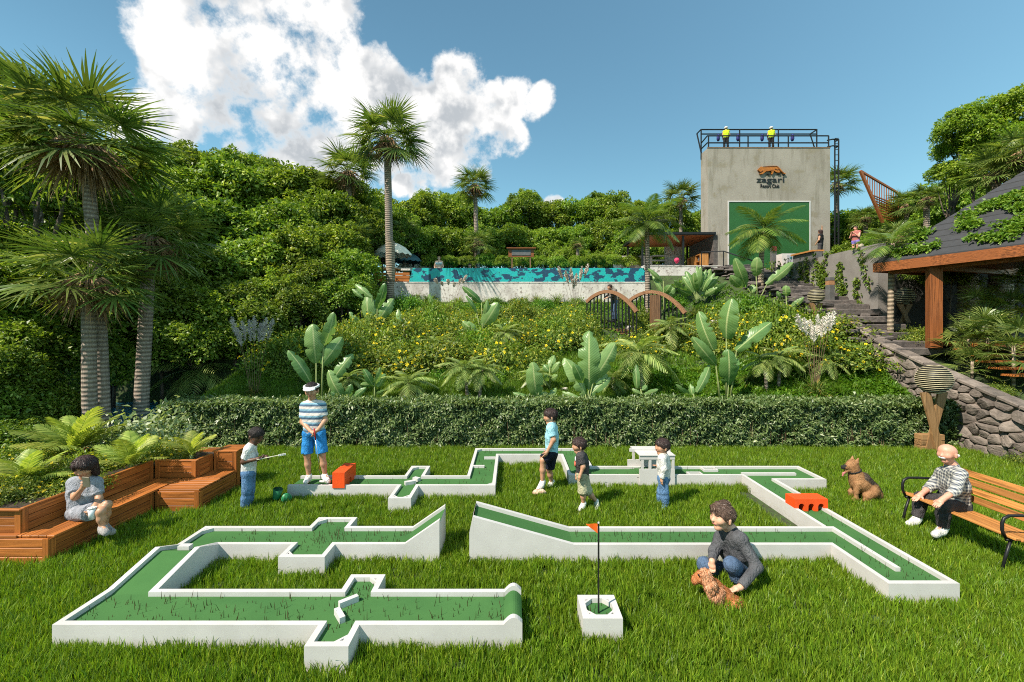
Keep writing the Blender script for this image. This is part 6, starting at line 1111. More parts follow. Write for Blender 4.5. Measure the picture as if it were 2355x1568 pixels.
class Field:
    def __init__(s, h=.01): s.p = []; s.h = h; s.cuts = []; s.noise = 0
    def rc(s, a, b, ra, rb, k=.02, flat=False): s.p.append((np.array(a, float), np.array(b, float), ra, rb, k, flat)); return s
    def sp(s, c, r, k=.015): return s.rc(c, c, r, r, k)
    def chain(s, pts, rads, k=.02):
        for i in range(len(pts)-1): s.rc(pts[i], pts[i+1], rads[i], rads[i+1], k)
        return s
    def cut(s, n, d): s.cuts.append((np.array(n, float), d)); return s      # keep n.p < d
    def mesh(s, name):
        lo = np.min([np.minimum(a-ra, b-rb) for a, b, ra, rb, k, fl in s.p], 0)-3*s.h; hi = np.max([np.maximum(a+ra, b+rb) for a, b, ra, rb, k, fl in s.p], 0)+3*s.h; n = np.ceil((hi-lo)/s.h).astype(int)+1; f = np.full(n, .3); ax = [lo[i]+np.arange(n[i])*s.h for i in range(3)]
        for a, b, ra, rb, k, fl in s.p:
            m = max(ra, rb)+k+3*s.h; l = np.maximum(((np.minimum(a, b)-m-lo)/s.h).astype(int), 0); u = np.minimum(((np.maximum(a, b)+m-lo)/s.h).astype(int)+2, n); sl = tuple(slice(l[i], u[i]) for i in range(3)); X, Y, Z = np.meshgrid(ax[0][sl[0]], ax[1][sl[1]], ax[2][sl[2]], indexing='ij'); ab = b-a; L2 = ab@ab
            t = np.clip(((X-a[0])*ab[0]+(Y-a[1])*ab[1]+(Z-a[2])*ab[2])/L2, 0, 1) if L2 > 1e-9 else 0.; d = np.sqrt((X-a[0]-t*ab[0])**2+(Y-a[1]-t*ab[1])**2+(Z-a[2]-t*ab[2])**2)-(ra+t*(rb-ra))
            if fl: nb = ab/math.sqrt(L2); d = np.maximum(d, (X-b[0])*nb[0]+(Y-b[1])*nb[1]+(Z-b[2])*nb[2])
            g = f[sl]; hh = np.maximum(k-np.abs(g-d), 0)/k; f[sl] = np.minimum(g, d)-hh*hh*k*.25
        if s.cuts or s.noise:
            X, Y, Z = np.meshgrid(*ax, indexing='ij')
            if s.noise: f += s.noise*(np.sin(X*61+2)*np.sin(Y*57+1)*np.sin(Z*66)+.6*np.sin(X*120)*np.sin(Y*111)*np.sin(Z*130))
            for nn, d in s.cuts: f = np.maximum(f, X*nn[0]+Y*nn[1]+Z*nn[2]-d)
        V, F_ = surface_nets(f, lo, s.h); return npmesh(name, V, F_, True)
def fur_coat(ob, n, L_, W_, mat, comb, lift=.35, name='fur', seed=0, keep=None):
    me = ob.data; k = len(me.vertices); co = np.zeros(k*3, np.float32); no = np.zeros(k*3, np.float32); me.vertices.foreach_get('co', co); me.vertices.foreach_get('normal', no); co = co.reshape(-1, 3); no = no.reshape(-1, 3); r = np.random.RandomState(seed)
    i = r.choice(k, min(n, k*3)); p = co[i]+r.normal(0, L_*.08, (len(i), 3)); nn = no[i]; c = np.tile(np.array(comb, float), (len(i), 1)); c -= nn*(c*nn).sum(1, keepdims=True); ax = c/np.maximum(np.linalg.norm(c, axis=1, keepdims=True), .15)+nn*lift+r.normal(0, .14, c.shape)
    V, F_ = leaf_arrays(p, ax, nn+r.normal(0, .4, nn.shape), r.uniform(.6, 1.3, len(i))*L_, r.uniform(.7, 1.3, len(i))*W_, .05); o = link(name, npmesh(name, V, F_), M[mat], ob); o['kind'] = 'stuff'; return o
def v3(a): return np.array(a, float)
def unit(a): a = v3(a); return a/np.linalg.norm(a)
def person(label, J, face, s=1., hs=1., skin='skin_tan', hair='hair_black', hairstyle='short', top=None, sleeve='short', bottom=None, leg='long', shoe='shoe_white', h=.011, group=None, up=None, hands=('rest', 'rest'), palm=None, extra=None, female=False, fat=1.):
    """J: joints in world space. head neck pel sL sR eL eR wL wR hL hR kL kR aL aR tL tR (L/R = figure's own)."""
    J = {k: v3(v) for k, v in J.items()}; base = [J['aL'], J['aR'], J['pel']]; loc = (J['pel'][0], J['pel'][1], min(b[2] for b in base)-.05); root = empty('person', loc, label, 'person', group)
    f = unit(face); u = unit(up if up is not None else (0, 0, 1)); f = unit(f-u*(f@u)*.0); sd = unit(np.cross(f, u)); u = np.cross(sd, f); H = J['head']; q = hs
    B = Field(h); N = J['neck']; R = lambda x: x*s
    # head
    B.sp(H+u*.018*q-f*.012*q, .086*q, .03).sp(H+u*.03*q+f*.022*q, .074*q, .03).rc(H+f*.03*q-u*.03*q, H+f*.022*q-u*.06*q, .062*q, .05*q, .03).sp(H+f*.052*q-u*.088*q, .028*q, .03).rc(H+f*.085*q+u*.012*q, H+f*.102*q-u*.022*q, .010*q, .0145*q, .014)
    for sg in (-1, 1): B.rc(H+sd*sg*.082*q-u*.002*q, H+sd*sg*.086*q-u*.03*q, .018*q, .012*q, .01).sp(H+f*.06*q+sd*sg*.038*q-u*.02*q, .03*q, .03)
    B.rc(H+f*.078*q-u*.05*q+sd*.012*q, H+f*.078*q-u*.05*q-sd*.012*q, .014*q, .014*q, .015)
    B.rc(H-u*.06*q-f*.012*q, N, R(.050)*(.9 if female else 1), R(.056), .03)
    mid = (J['sL']+J['sR'])/2; pel = J['pel']; tw = fat
    def torso(F_, inf=0., to=1.):
        F_.rc(J['sL'], J['sR'], R(.058)+inf, R(.058)+inf, .05); F_.rc(N-(N-mid)*.2, lerp(mid, pel, .35), R(.07)+inf, R(.10)*tw+inf, .06)
        for k in 'LR':
            a = lerp(J['s'+k], mid, .30); b = lerp(J['h'+k], pel, .12); w = lerp(lerp(a, b, .62), lerp(mid, pel, .62), .16); F_.rc(a, lerp(a, b, .35), R(.078)+inf, R(.092)*tw+inf, .05).rc(lerp(a, b, .35), w, R(.092)*tw+inf, R(.082)*tw+inf, .05); F_.rc(w, lerp(w, b, to), R(.082)*tw+inf, R(.092)*tw+inf, .05)
        F_.rc(lerp(mid, pel, .3), pel, R(.09)*tw+inf, R(.10)*tw+inf, .06)
    torso(B)
    if female:
        for k in 'LR': B.sp(lerp(lerp(J['s'+k], mid, .45), pel, .34)+unit(np.cross(J['sL']-J['sR'], pel-mid))*-R(.05), R(.062), .04)
    def arm(F_, k, inf, e0, e1, flare=0.):
        S_, E_, W_ = J['s'+k], J['e'+k], J['w'+k]
        if e0 < 1: F_.rc(S_, lerp(S_, E_, min(e1, 1.)), R(.056)+inf, R(lerp(.052, .041, min(e1, 1.)))+inf+flare, .03, inf > 0 and e1 <= 1)
        if e1 > 1: F_.rc(E_, lerp(E_, W_, e1-1), R(.043)+inf, R(lerp(.042, .03, e1-1))+inf+flare, .03, inf > 0)
    def legp(F_, k, inf, e1, flare=0.):
        h_, K_, A_ = J['h'+k], J['k'+k], J['a'+k]; F_.rc(h_, lerp(h_, K_, min(e1, 1)), R(.085)*tw**.5+inf, R(lerp(.085, .057, min(e1, 1)))+inf+flare, .04, inf > 0 and e1 <= 1)
        if e1 > 1: F_.rc(K_, lerp(K_, A_, (e1-1)*.45), R(.056)+inf, R(.055)+inf+flare*.5, .03).rc(lerp(K_, A_, (e1-1)*.45), lerp(K_, A_, e1-1), R(.055)+inf+flare*.5, R(lerp(.055, .036, e1-1))+inf+flare, .03, inf > 0)
    for k in 'LR': arm(B, k, 0, 0, 2); legp(B, k, 0, 2)
    def hand(k, mode):
        W_, E_ = J['w'+k], J['e'+k]; d = unit(W_-E_); pn = unit(palm[k]) if palm and k in palm else None
        if 'd'+k in J: d = unit(J['d'+k])
        pn = unit(np.cross(d, sd)) if pn is None else unit(pn-d*(pn@d)); ls = np.cross(d, pn); c = W_+d*R(.055); B.rc(W_, c, R(.028), R(.033), .02).rc(c-ls*R(.02), c+ls*R(.02), R(.021), R(.021), .015)
        curl = {'rest': .5, 'grip': 1.35, 'flat': .12}[mode]
        for i, (o, L_) in enumerate(((-.032, .062), (-.011, .075), (.011, .072), (.032, .055))):
            b0 = c+ls*R(o)+d*R(.025); d1 = d*math.cos(curl*.5)+pn*math.sin(curl*.5); d2 = d*math.cos(curl*1.3)+pn*math.sin(curl*1.3); m_ = b0+d1*R(L_*.55); B.rc(b0, m_, R(.0105), R(.0095), .006).rc(m_, m_+d2*R(L_*.5), R(.0095), R(.008), .006)
        tb = W_+d*R(.03)+ls*R(-.026 if k == 'L' else .026); sg = -1 if k == 'L' else 1; td = unit(d*.6+ls*sg*.75+pn*.35); B.rc(tb, tb+td*R(.035), R(.014), R(.012), .01).rc(tb+td*R(.035), tb+td*R(.035)+unit(td+d*.6+pn*curl*.5)*R(.03), R(.0115), R(.009), .008)
    hand('L', hands[0]); hand('R', hands[1])
    for k in 'LR': B.rc(J['a'+k]-(J['k'+k]-J['a'+k])*0, lerp(J['a'+k], J['t'+k], .8), R(.036), R(.03), .02)
    body = link('body', B.mesh('body'), M[skin], root)
    # eyes, brows, mouth
    m = MB()
    for sg in (-1, 1): m.sphere(H+f*.0815*q+sd*sg*.032*q+u*.004*q, .0105*q, 8, 6)
    m.build('eyes', M['hair_black'], body, True); MB().tube([H+f*.091*q-u*.054*q+sd*x_*q for x_ in (-.022, 0, .022)], [.004*q, .006*q, .004*q], 6).build('mouth', M['lip'], body, True)
    if hairstyle != 'bald':
        m = MB()
        for sg in (-1, 1): m.tube([H+f*.094*q+sd*sg*.015*q+u*.026*q, H+f*.088*q+sd*sg*.046*q+u*.028*q], .0075*q, 5)
        m.build('eyebrows', M[hair], body)
    # hair
    if hairstyle in ('short', 'crop', 'quiff', 'bob', 'long'):
        A = Field(max(h*.8, .007)); e = .004 if hairstyle == 'crop' else .009
        A.sp(H+u*.024*q-f*.014*q, (.088+e)*q, .03).sp(H+u*.036*q+f*.02*q, (.075+e)*q, .03)
        if hairstyle == 'quiff': A.rc(H+u*.105*q+f*.06*q, H+u*.11*q-f*.03*q, .028*q, .034*q, .03).rc(H+u*.08*q+f*.082*q-sd*.03*q, H+u*.08*q+f*.082*q+sd*.03*q, .022*q, .022*q, .02)
        if hairstyle in ('bob', 'long'):
            L_ = .11 if hairstyle == 'bob' else .2
            for sg in (-1, 1): A.rc(H+sd*sg*.065*q-f*.02*q+u*.02*q, H+sd*sg*.075*q-f*.01*q-u*L_*q, .05*q, .032*q, .03)
            A.rc(H-f*.05*q, H-f*.06*q-u*L_*q, .075*q, .05*q, .03); A.rc(H+f*.062*q+u*.06*q-sd*.04*q, H+f*.062*q+u*.06*q+sd*.04*q, .035*q, .035*q, .02)
            n_ = unit(f*.9-u*.25); A.cut(n_, n_@H+.078*q)
            if hairstyle == 'bob': pass
        else:
            n_ = unit(f*.62-u*.78); A.cut(n_, n_@H+(.028 if hairstyle != 'crop' else .02)*q); A.cut(-u, -(u@H)+.055*q)
        A.noise = .0045 if hairstyle == 'quiff' else .003; ho = link('hair', A.mesh('hair'), M[hair], root)
        if h < .012: fur_coat(ho, 2600, (.024 if hairstyle in ('bob', 'quiff') else .018 if hairstyle == 'short' else .006)*q, .0045*q, 'strand_'+hair[5:], -u*.55-f*.5 if hairstyle == 'quiff' else -u*.8+f*.25, .10, 'hair_strands', 3)
    if top:
        A = Field(h); torso(A, .013 if hairstyle != 'x' else 0, 1.0); A.rc(lerp(N, mid, .25), lerp(N, mid, .7), R(.066), R(.078), .03)
        ln = {'short': .72, 'long': 1.95, 'roll': 1.45, 'none': 0}[sleeve]
        for k in 'LR':
            if ln: arm(A, k, .013, 0, ln, .01 if sleeve == 'short' else .006)
        if female:
            for k in 'LR': A.sp(lerp(lerp(J['s'+k], mid, .45), pel, .34)+unit(np.cross(J['sL']-J['sR'], pel-mid))*-R(.05), R(.07), .04)
        A.noise = .0016; link('shirt', A.mesh('shirt'), M[top], root)
    if bottom:
        A = Field(h); pu = unit(mid-pel); A.rc(pel, pel+pu*R(.06), R(.118)*tw, R(.11)*tw, .05); A.rc(J['hL'], J['hR'], R(.10)*tw, R(.10)*tw, .05)
        e1 = {'long': 1.94, 'shorts': .92, 'brief': .35, 'knee': 1.1, 'skirt': .62}[leg]
        for k in 'LR': legp(A, k, .014, e1, {'long': .016, 'shorts': .03, 'brief': .0, 'knee': .022, 'skirt': .03}[leg])
        if leg == 'skirt': A.rc(lerp(J['hL'], J['kL'], .2), lerp(J['hR'], J['kR'], .2), R(.1), R(.1), .06).rc(lerp(J['hL'], J['kL'], .55), lerp(J['hR'], J['kR'], .55), R(.09), R(.09), .06)
        A.noise = .0018; link({'skirt': 'skirt', 'shorts': 'shorts', 'knee': 'shorts', 'brief': 'swim_shorts'}.get(leg, 'trousers'), A.mesh('trousers'), M[bottom], root)
    if shoe:
        for k in 'LR':
            A = Field(max(h*.75, .007)); a, t = J['a'+k], J['t'+k]; d = unit(t-a); dn = v3((0, 0, -1)); A.rc(a+dn*R(.02)-d*R(.03), a+dn*R(.03)+d*R(.05), R(.05), R(.052), .03).rc(a+dn*R(.03)+d*R(.05), t+dn*R(.005), R(.052), R(.046), .03); A.rc(a, a+dn*R(.02), R(.05), R(.048), .02); link('shoe', A.mesh('shoe'), M[shoe], root)
    return root, dict(H=H, f=f, u=u, sd=sd, q=q)
def PX(Y0, s=1.):
    def g(px, py, dy=0.): return P(px, py, Y0+dy)
    return g
# --- golfer with visor
g = PX(7.5)
J = dict(head=g(717, 897, -.04), neck=g(717, 921), pel=g(722, 990), sL=g(740, 932), sR=g(699, 934), eL=g(748, 966, -.02), eR=g(695, 970, -.02), wL=g(731, 988, -.19), wR=g(713, 990, -.19), dL=v3((-.8, -.25, -.5)), dR=v3((.8, -.25, -.5)), hL=g(735, 996), hR=g(709, 996), kL=g(741, 1045, -.03), kR=g(706, 1046, -.02), aL=g(747, 1092), aR=g(710, 1094), tL=g(755, 1106, -.13), tR=g(703, 1107, -.15))
pr, hd = person('man in striped polo and bright blue shorts leaning on a putter', J, (.05, -.98, -.2), .92, 1.2, 'skin_tan', 'hair_black', 'crop', 'polo', 'short', 'blue_short', 'shorts', 'shoe_white', .0095, hands=('grip', 'grip'), palm={'L': (-.5, -.2, -.5), 'R': (.5, -.2, -.5)})
H, f, u, sd, q = hd['H'], hd['f'], hd['u'], hd['sd'], hd['q']; A = Field(.007)
for k in range(12): a = 2*math.pi*k/12; b = 2*math.pi*(k+1)/12; A.rc(H+u*.06*q+(f*math.cos(a)+sd*math.sin(a))*.094*q, H+u*.06*q+(f*math.cos(b)+sd*math.sin(b))*.094*q, .016*q, .016*q, .01)
for k in range(17): a = -.85+1.7*k/16; A.rc(H+u*.055*q+(f*math.cos(a)+sd*math.sin(a))*.10*q, H+u*.04*q+(f*math.cos(a)*1.0+sd*math.sin(a)*.7)*.145*q, .011, .010, .01)
link('visor', A.mesh('visor'), M['white_tee'], pr)
root = empty('golf_putter', g(738, 1104, -.1), 'steel putter with red grip held by the man in the visor', 'golf club')
a, b = g(722, 985, -.27), g(738, 1106, -.22); MB().tube([a, lerp(a, b, .22)], [.014, .011], 8).build('grip', plain('grip_red', (.4, .03, .03, 1), .7), root, True); MB().tube([lerp(a, b, .22), b], [.006, .005], 6).build('shaft', M['steel'], root, True); MB().box(b+Vector((.03, -.02, -.0)), (.1, .03, .03), bev=.006).build('club_head', M['steel'], root)
# --- boy with jeans holding a club
g = PX(6.85)
J = dict(head=g(588, 1001, -.02), neck=g(581, 1022), pel=g(571, 1082), sL=g(577, 1031, .14), sR=g(572, 1033, -.12), eL=g(590, 1056, .16), eR=g(559, 1062, -.14), wL=g(606, 1050, .02), wR=g(592, 1055, -.16), dL=v3((1, -.1, .1)), dR=v3((1, .2, .15)), hL=g(574, 1088, .07), hR=g(569, 1088, -.07), kL=g(574, 1128, .05), kR=g(568, 1128, -.07), aL=g(571, 1165, .09), aR=g(562, 1166, -.05), tL=g(583, 1174, .05), tR=g(574, 1176, -.1))
person('boy in white t-shirt and blue jeans holding a club near the timber planter', J, (.85, -.3, -.5), .80, 1.14, 'skin_dark', 'hair_black', 'crop', 'white_tee', 'short', 'jeans', 'long', 'jeans', .0095, hands=('grip', 'grip'), palm={'L': (0, -.3, -1), 'R': (.2, .3, .8)})
root = empty('golf_club', g(630, 1050, -.1), 'thin pale golf club held flat by the boy in jeans', 'golf club'); a, b = g(590, 1057, -.2), g(654, 1044, -.02); MB().tube([a, b], [.008, .007], 6).build('shaft', plain('pale_shaft', (.6, .55, .4, 1), .4), root); MB().bar(lerp(a, b, .78), b+Vector((.02, 0, 0)), .02, .026).build('club_head', M['shoe_white'], root)
# --- tall boy in sky-blue t-shirt
g = PX(7.6)
J = dict(head=g(1266, 957), neck=g(1268, 974), pel=g(1268, 1037), sL=g(1266, 984, -.15), sR=g(1272, 984, .14), eL=g(1273, 1011, -.2), eR=g(1262, 1013, .12), wL=g(1258, 1038, -.2), wR=g(1254, 1040, .05), dL=v3((-.5, -.1, -.85)), dR=v3((-.6, -.1, -.7)), hL=g(1266, 1043, -.08), hR=g(1270, 1043, .08), kL=g(1248, 1058, -.12), kR=g(1262, 1078, .12), aL=g(1247, 1108, -.1), aR=g(1268, 1108, .2), tL=g(1238, 1124, -.16), tR=g(1262, 1118, .14))
person('tall boy in sky-blue t-shirt and navy shorts resting a hand on his knee', J, (-.96, -.12, -.1), .88, 1.14, 'skin_tan', 'hair_dark', 'short', 'sky_tee', 'short', 'navy', 'shorts', 'shoe_white', .0095, palm={'L': (-.5, .1, -.5), 'R': (-.5, 0, -.6)})
A = Field(.009); a = P(1233, 1131, 7.35); A.rc(a, a+Vector((.09, 0, .0)), .045, .05, .03).rc(a+Vector((-.03, 0, -.02)), a+Vector((.13, .02, -.02)), .035, .04, .03); A.noise = .004; o = link('soft_toy', A.mesh('soft_toy'), plain('toy', (.75, .5, .36, 1), .8, .6, 16)); tag(o, 'small orange and white soft toy under the tall boy\'s foot', 'toy')
# --- small boy in dark t-shirt
g = PX(6.85)
J = dict(head=g(1332, 1024), neck=g(1336, 1043), pel=g(1339, 1085), sL=g(1334, 1050, -.12), sR=g(1341, 1050, .11), eL=g(1341, 1073, -.16), eR=g(1332, 1072, .13), wL=g(1334, 1092, -.17), wR=g(1327, 1088, .08), hL=g(1337, 1092, -.06), hR=g(1342, 1092, .06), kL=g(1340, 1127, -.08), kR=g(1350, 1128, .04), aL=g(1341, 1158, -.06), aR=g(1371, 1153, .05), tL=g(1333, 1171, -.1), tR=g(1372, 1170, -.03))
pr, hd = person('small boy in charcoal t-shirt and khaki shorts walking left', J, (-.98, -.1, -.03), .72, 1.06, 'skin_tan', 'hair_dark', 'short', 'dark_tee', 'short', 'khaki', 'knee', 'shoe_white', .009)
m = MB(); c = g(1322, 1066, -.07); m.sphere(c+Vector((.0, 0, 0)), .05, 10, 8, (.35, .9, .9)); m.build('shirt_print', plain('print_orange', (.5, .12, .07, 1), .8, .5, 20), pr, True); m = MB(); m.sphere(g(1323, 1055, -.07), .035, 10, 8, (.35, .9, 1.1)); m.build('shirt_print', M['white_tee'], pr, True)
# --- small boy in white jacket
g = PX(6.9)
J = dict(head=g(1523, 1027), neck=g(1526, 1046), pel=g(1526, 1093), sL=g(1522, 1054, -.13), sR=g(1530, 1054, .11), eL=g(1527, 1078, -.17), eR=g(1521, 1078, .13), wL=g(1521, 1100, -.15), wR=g(1514, 1074, .12), dL=v3((-.05, -.1, -1)), hL=g(1523, 1099, -.07), hR=g(1529, 1099, .07), kL=g(1527, 1130, -.08), kR=g(1520, 1130, .08), aL=g(1530, 1158, -.07), aR=g(1518, 1156, .1), tL=g(1525, 1170, -.14), tR=g(1509, 1166, .05))
person('little boy in off-white jacket and blue jeans facing left', J, (-.97, -.2, .0), .70, 1.1, 'skin_tan', 'hair_dark', 'short', 'off_white', 'long', 'jeans', 'long', 'jeans', .009)
# --- crouching man
g = PX(4.95)
J = dict(head=g(1661, 1188, -.05), neck=g(1680, 1216, .0), pel=g(1722, 1318, .12), sL=g(1703, 1240, -.17), sR=g(1657, 1236, .14), eL=g(1740, 1303, -.3), eR=g(1641, 1268, .05), wL=g(1702, 1350, -.42), wR=g(1637, 1290, -.1), dL=v3((-.9, -.15, -.2)), dR=v3((-.05, -.2, -1)), hL=g(1716, 1326, .0), hR=g(1694, 1322, .2), kL=g(1682, 1298, -.28), kR=g(1620, 1298, -.02), aL=g(1712, 1362, -.15), aR=g(1668, 1358, .05), tL=g(1692, 1378, -.28), tR=g(1640, 1372, -.05))
person('crouching man in grey jumper and jeans holding the ginger dog', J, (-.96, -.28, .06), .95, 1.26, 'skin_light', 'hair_brown', 'quiff', 'grey_knit', 'long', 'jeans_dark', 'long', 'shoe_grey', .0085, up=(-.18, 0, 1), hands=('flat', 'grip'), palm={'L': (-.1, -.2, -1), 'R': (-.6, -.6, 0)})
# --- seated older man
J = dict(head=P(2178, 1042, 6.0), neck=P(2190, 1070, 6.02), pel=P(2206, 1160, 6.0), sL=P(2208, 1090, 5.78), sR=P(2165, 1088, 6.2), eL=P(2196, 1128, 5.6), eR=P(2140, 1118, 6.22), wL=P(2167, 1148, 5.55), wR=P(2118, 1136, 6.12), dL=v3((-.75, -.15, -.5)), dR=v3((-.8, -.1, -.5)), hL=P(2208, 1168, 5.87), hR=P(2188, 1156, 6.12), kL=P(2168, 1162, 5.7), kR=P(2118, 1144, 6.2), aL=P(2168, 1212, 5.75), aR=P(2108, 1190, 6.2), tL=P(2150, 1228, 5.68), tR=P(2090, 1204, 6.15))
person('bald older man in checked shirt sitting on the slatted bench', J, (-.95, -.25, -.02), .98, 1.12, 'skin_pink', 'hair_blond', 'bald', 'gingham', 'roll', 'charcoal', 'long', 'shoe_white', .0095, hands=('flat', 'flat'), palm={'L': (-.3, 0, -1), 'R': (-.3, 0, -1)}, fat=1.12)
pr = bpy.data.objects[[o.name for o in bpy.data.objects if o.get('label', '').startswith('bald older')][0]]; H, f, u, sd = v3(P(2178, 1042, 6.0)), unit((-.95, -.25, -.02)), v3((0, 0, 1)), unit(np.cross(unit((-.95, -.25, -.02)), (0, 0, 1)))
MB().tube([H+f*.108-u*.05+sd*x_ for x_ in (-.04, 0, .04)], [.008, .014, .008], 7).build('moustache', M['white_tee'], pr, True); A = Field(.008); [A.rc(H-f*.04+sd*sg*.095-u*.01, H-f*.085+sd*sg*.06-u*.03, .02, .022, .02) for sg in (-1, 1)]; link('hair', A.mesh('hair'), M['white_tee'], pr)
# --- seated woman with phone and cup
g = PX(5.75)
J = dict(head=g(195, 1072, -.02), neck=g(196, 1098, .02), pel=g(186, 1176, .05), sL=g(222, 1110, .05), sR=g(168, 1110, .02), eL=g(228, 1146, -.02), eR=g(172, 1143, -.1), wL=g(218, 1163, -.16), wR=g(190, 1122, -.22), dL=v3((-.3, -.5, -.8)), dR=v3((.45, -.1, .85)), hL=g(203, 1180, .02), hR=g(172, 1180, -.02), kL=g(246, 1160, -.12), kR=g(232, 1176, -.22), aL=g(240, 1208, -.08), aR=g(236, 1212, -.2), tL=g(258, 1222, -.14), tR=g(244, 1224, -.3))
pr, hd = person('woman in grey dress sitting on the planter seat looking at her phone', J, (.22, -.9, -.45), .88, 1.18, 'skin_tan', 'hair_dark', 'bob', 'grey_dress', 'short', 'grey_dress', 'skirt', 'shoe_grey', .0095, hands=('grip', 'grip'), female=True, palm={'L': (-.5, -.4, -.3), 'R': (.3, -.7, .2)})
A = Field(.01); [A.sp(lerp(v3(J['s'+k]), v3(J['e'+k]), .35), .064, .03).rc(lerp(v3(J['s'+k]), v3(J['e'+k]), .1), lerp(v3(J['s'+k]), v3(J['e'+k]), .6), .058, .056, .03) for k in 'LR']; A.noise = .003; link('puff_sleeves', A.mesh('puff_sleeves'), M['grey_dress'], pr)
p = g(198, 1108, -.29); root = empty('mobile_phone', p, 'phone in a tan case held up by the seated woman', 'phone'); MB().box((0, 0, 0), (.08, .012, .15), prot(.15, .18, .35), .004).build('case', M['phone_case'], root, False, True); MB().box((0, .009, .002), (.07, .004, .135), prot(.15, .18, .35)).build('screen', M['black_metal'], root, False, True)
p = g(212, 1182, -.25); root = empty('paper_cup', p, 'white paper coffee cup with lid held on the woman\'s knee', 'cup'); MB().tube([(0, 0, -.06), (0, 0, .07)], [.032, .044], 16).build('cup_body', M['cup_paper'], root, True, True); MB().tube([(0, 0, .07), (0, 0, .085), (0, 0, .087)], [.047, .046, .038], 16).build('lid', M['shoe_white'], root, True, True)
# --- background people
def standing(label, px, ytop, Y, hgt, face, zfoot=None, **kw):
    c = P(px, ytop, Y); zt = c.z; zf = zt-hgt; s = hgt/1.72; x, y = c.x, c.y; f = unit(face); sd = unit(np.cross(f, (0, 0, 1))); A = lambda l, fw, z: v3((x, y, zf+z*s))+sd*l*s+f*fw*s
    J = dict(head=A(0, 0, 1.6), neck=A(0, -.02, 1.44), pel=A(0, -.01, .96), sL=A(-.18, -.02, 1.38), sR=A(.18, -.02, 1.38), eL=A(-.25, 0, 1.12), eR=A(.25, 0, 1.12), wL=A(-.2, .14, .95), wR=A(.2, .14, .95), hL=A(-.09, 0, .9), hR=A(.09, 0, .9), kL=A(-.11, .02, .5), kR=A(.11, .02, .5), aL=A(-.12, -.02, .09), aR=A(.12, -.02, .09), tL=A(-.14, .14, .03), tR=A(.14, .14, .03)); J.update({k: A(*v) for k, v in kw.pop('pose', {}).items()})
    return person(label, J, face, s, 1.02*s, h=.018, **kw)
for px, lab in ((1669, 'worker in yellow vest and white helmet at left of the tower roof'), (1773, 'worker in yellow vest and white helmet at centre of the tower roof')):
    pr, hd = standing(lab, px, 292, 30.5, 1.6, (.3, .9, 0), group='workers on the tower roof', skin='skin_tan', hair='hair_black', top='hi_vis', sleeve='none', bottom='black_cloth', leg='long', shoe='black_cloth'); H = hd['H']; m = MB(); m.sphere(Vector(H)+Vector((0, 0, .05)), .125, 12, 8, (1, 1.1, .85)); m.build('helmet', M['white'], pr, True)
standing('woman in black top with one arm raised beside the tower', 1886, 528, 24.0, 1.7, (-.6, .75, 0), skin='skin_tan', hair='hair_dark', hairstyle='long', top='black_cloth', sleeve='none', bottom='charcoal', leg='long', shoe='black_cloth', female=True, pose=dict(eR=(.22, .0, 1.62), wR=(.2, -.02, 1.86)))
standing('person in purple shorts holding a phone on the grey wall', 1967, 520, 22.0, 1.6, (-.8, -.4, 0), skin='skin_pink', hair='hair_brown', top='lip', sleeve='none', bottom='purple', leg='brief', shoe=None, pose=dict(eL=(-.2, .1, 1.12), wL=(-.06, .25, 1.3), eR=(.22, .1, 1.12), wR=(.05, .25, 1.32)))
standing('woman in white bikini top standing in the pool', 1009, 589, 25.4, 1.68, (.1, -1, 0), skin='skin_light', hair='hair_blond', top=None, bottom='swim_white', leg='brief', shoe=None, female=True)
pr = bpy.data.objects[[o.name for o in bpy.data.objects if o.get('label', '').startswith('woman in white bikini')][0]]
H_ = P(1009, 589, 25.4); A = Field(.016); [A.rc((H_.x-.13, 25.4-.06, H_.z-.42), (H_.x+.13, 25.4-.06, H_.z-.42), .085, .085, .05)]; link('bikini_top', A.mesh('bikini_top'), M['swim_white'], pr)
standing('bather with only the head showing over the pool edge', 1080, 606, 25.0, 1.65, (0, -1, 0), skin='skin_tan', hair='hair_dark', top=None, bottom='navy', leg='brief', shoe=None)
standing('man in grey shirt bending over the arched bridge rail', 1412, 650, 17.9, 1.6, (-.9, -.3, 0), skin='skin_tan', hair='hair_dark', top='brown_shirt', sleeve='long', bottom='jeans_dark', leg='long', shoe='black_cloth', pose=dict(head=(0, .22, 1.52), neck=(0, .1, 1.42), sL=(-.18, .06, 1.36), sR=(.18, .06, 1.36), eL=(-.24, .2, 1.14), eR=(.24, .2, 1.14), wL=(-.1, .38, 1.06), wR=(.1, .38, 1.06)))
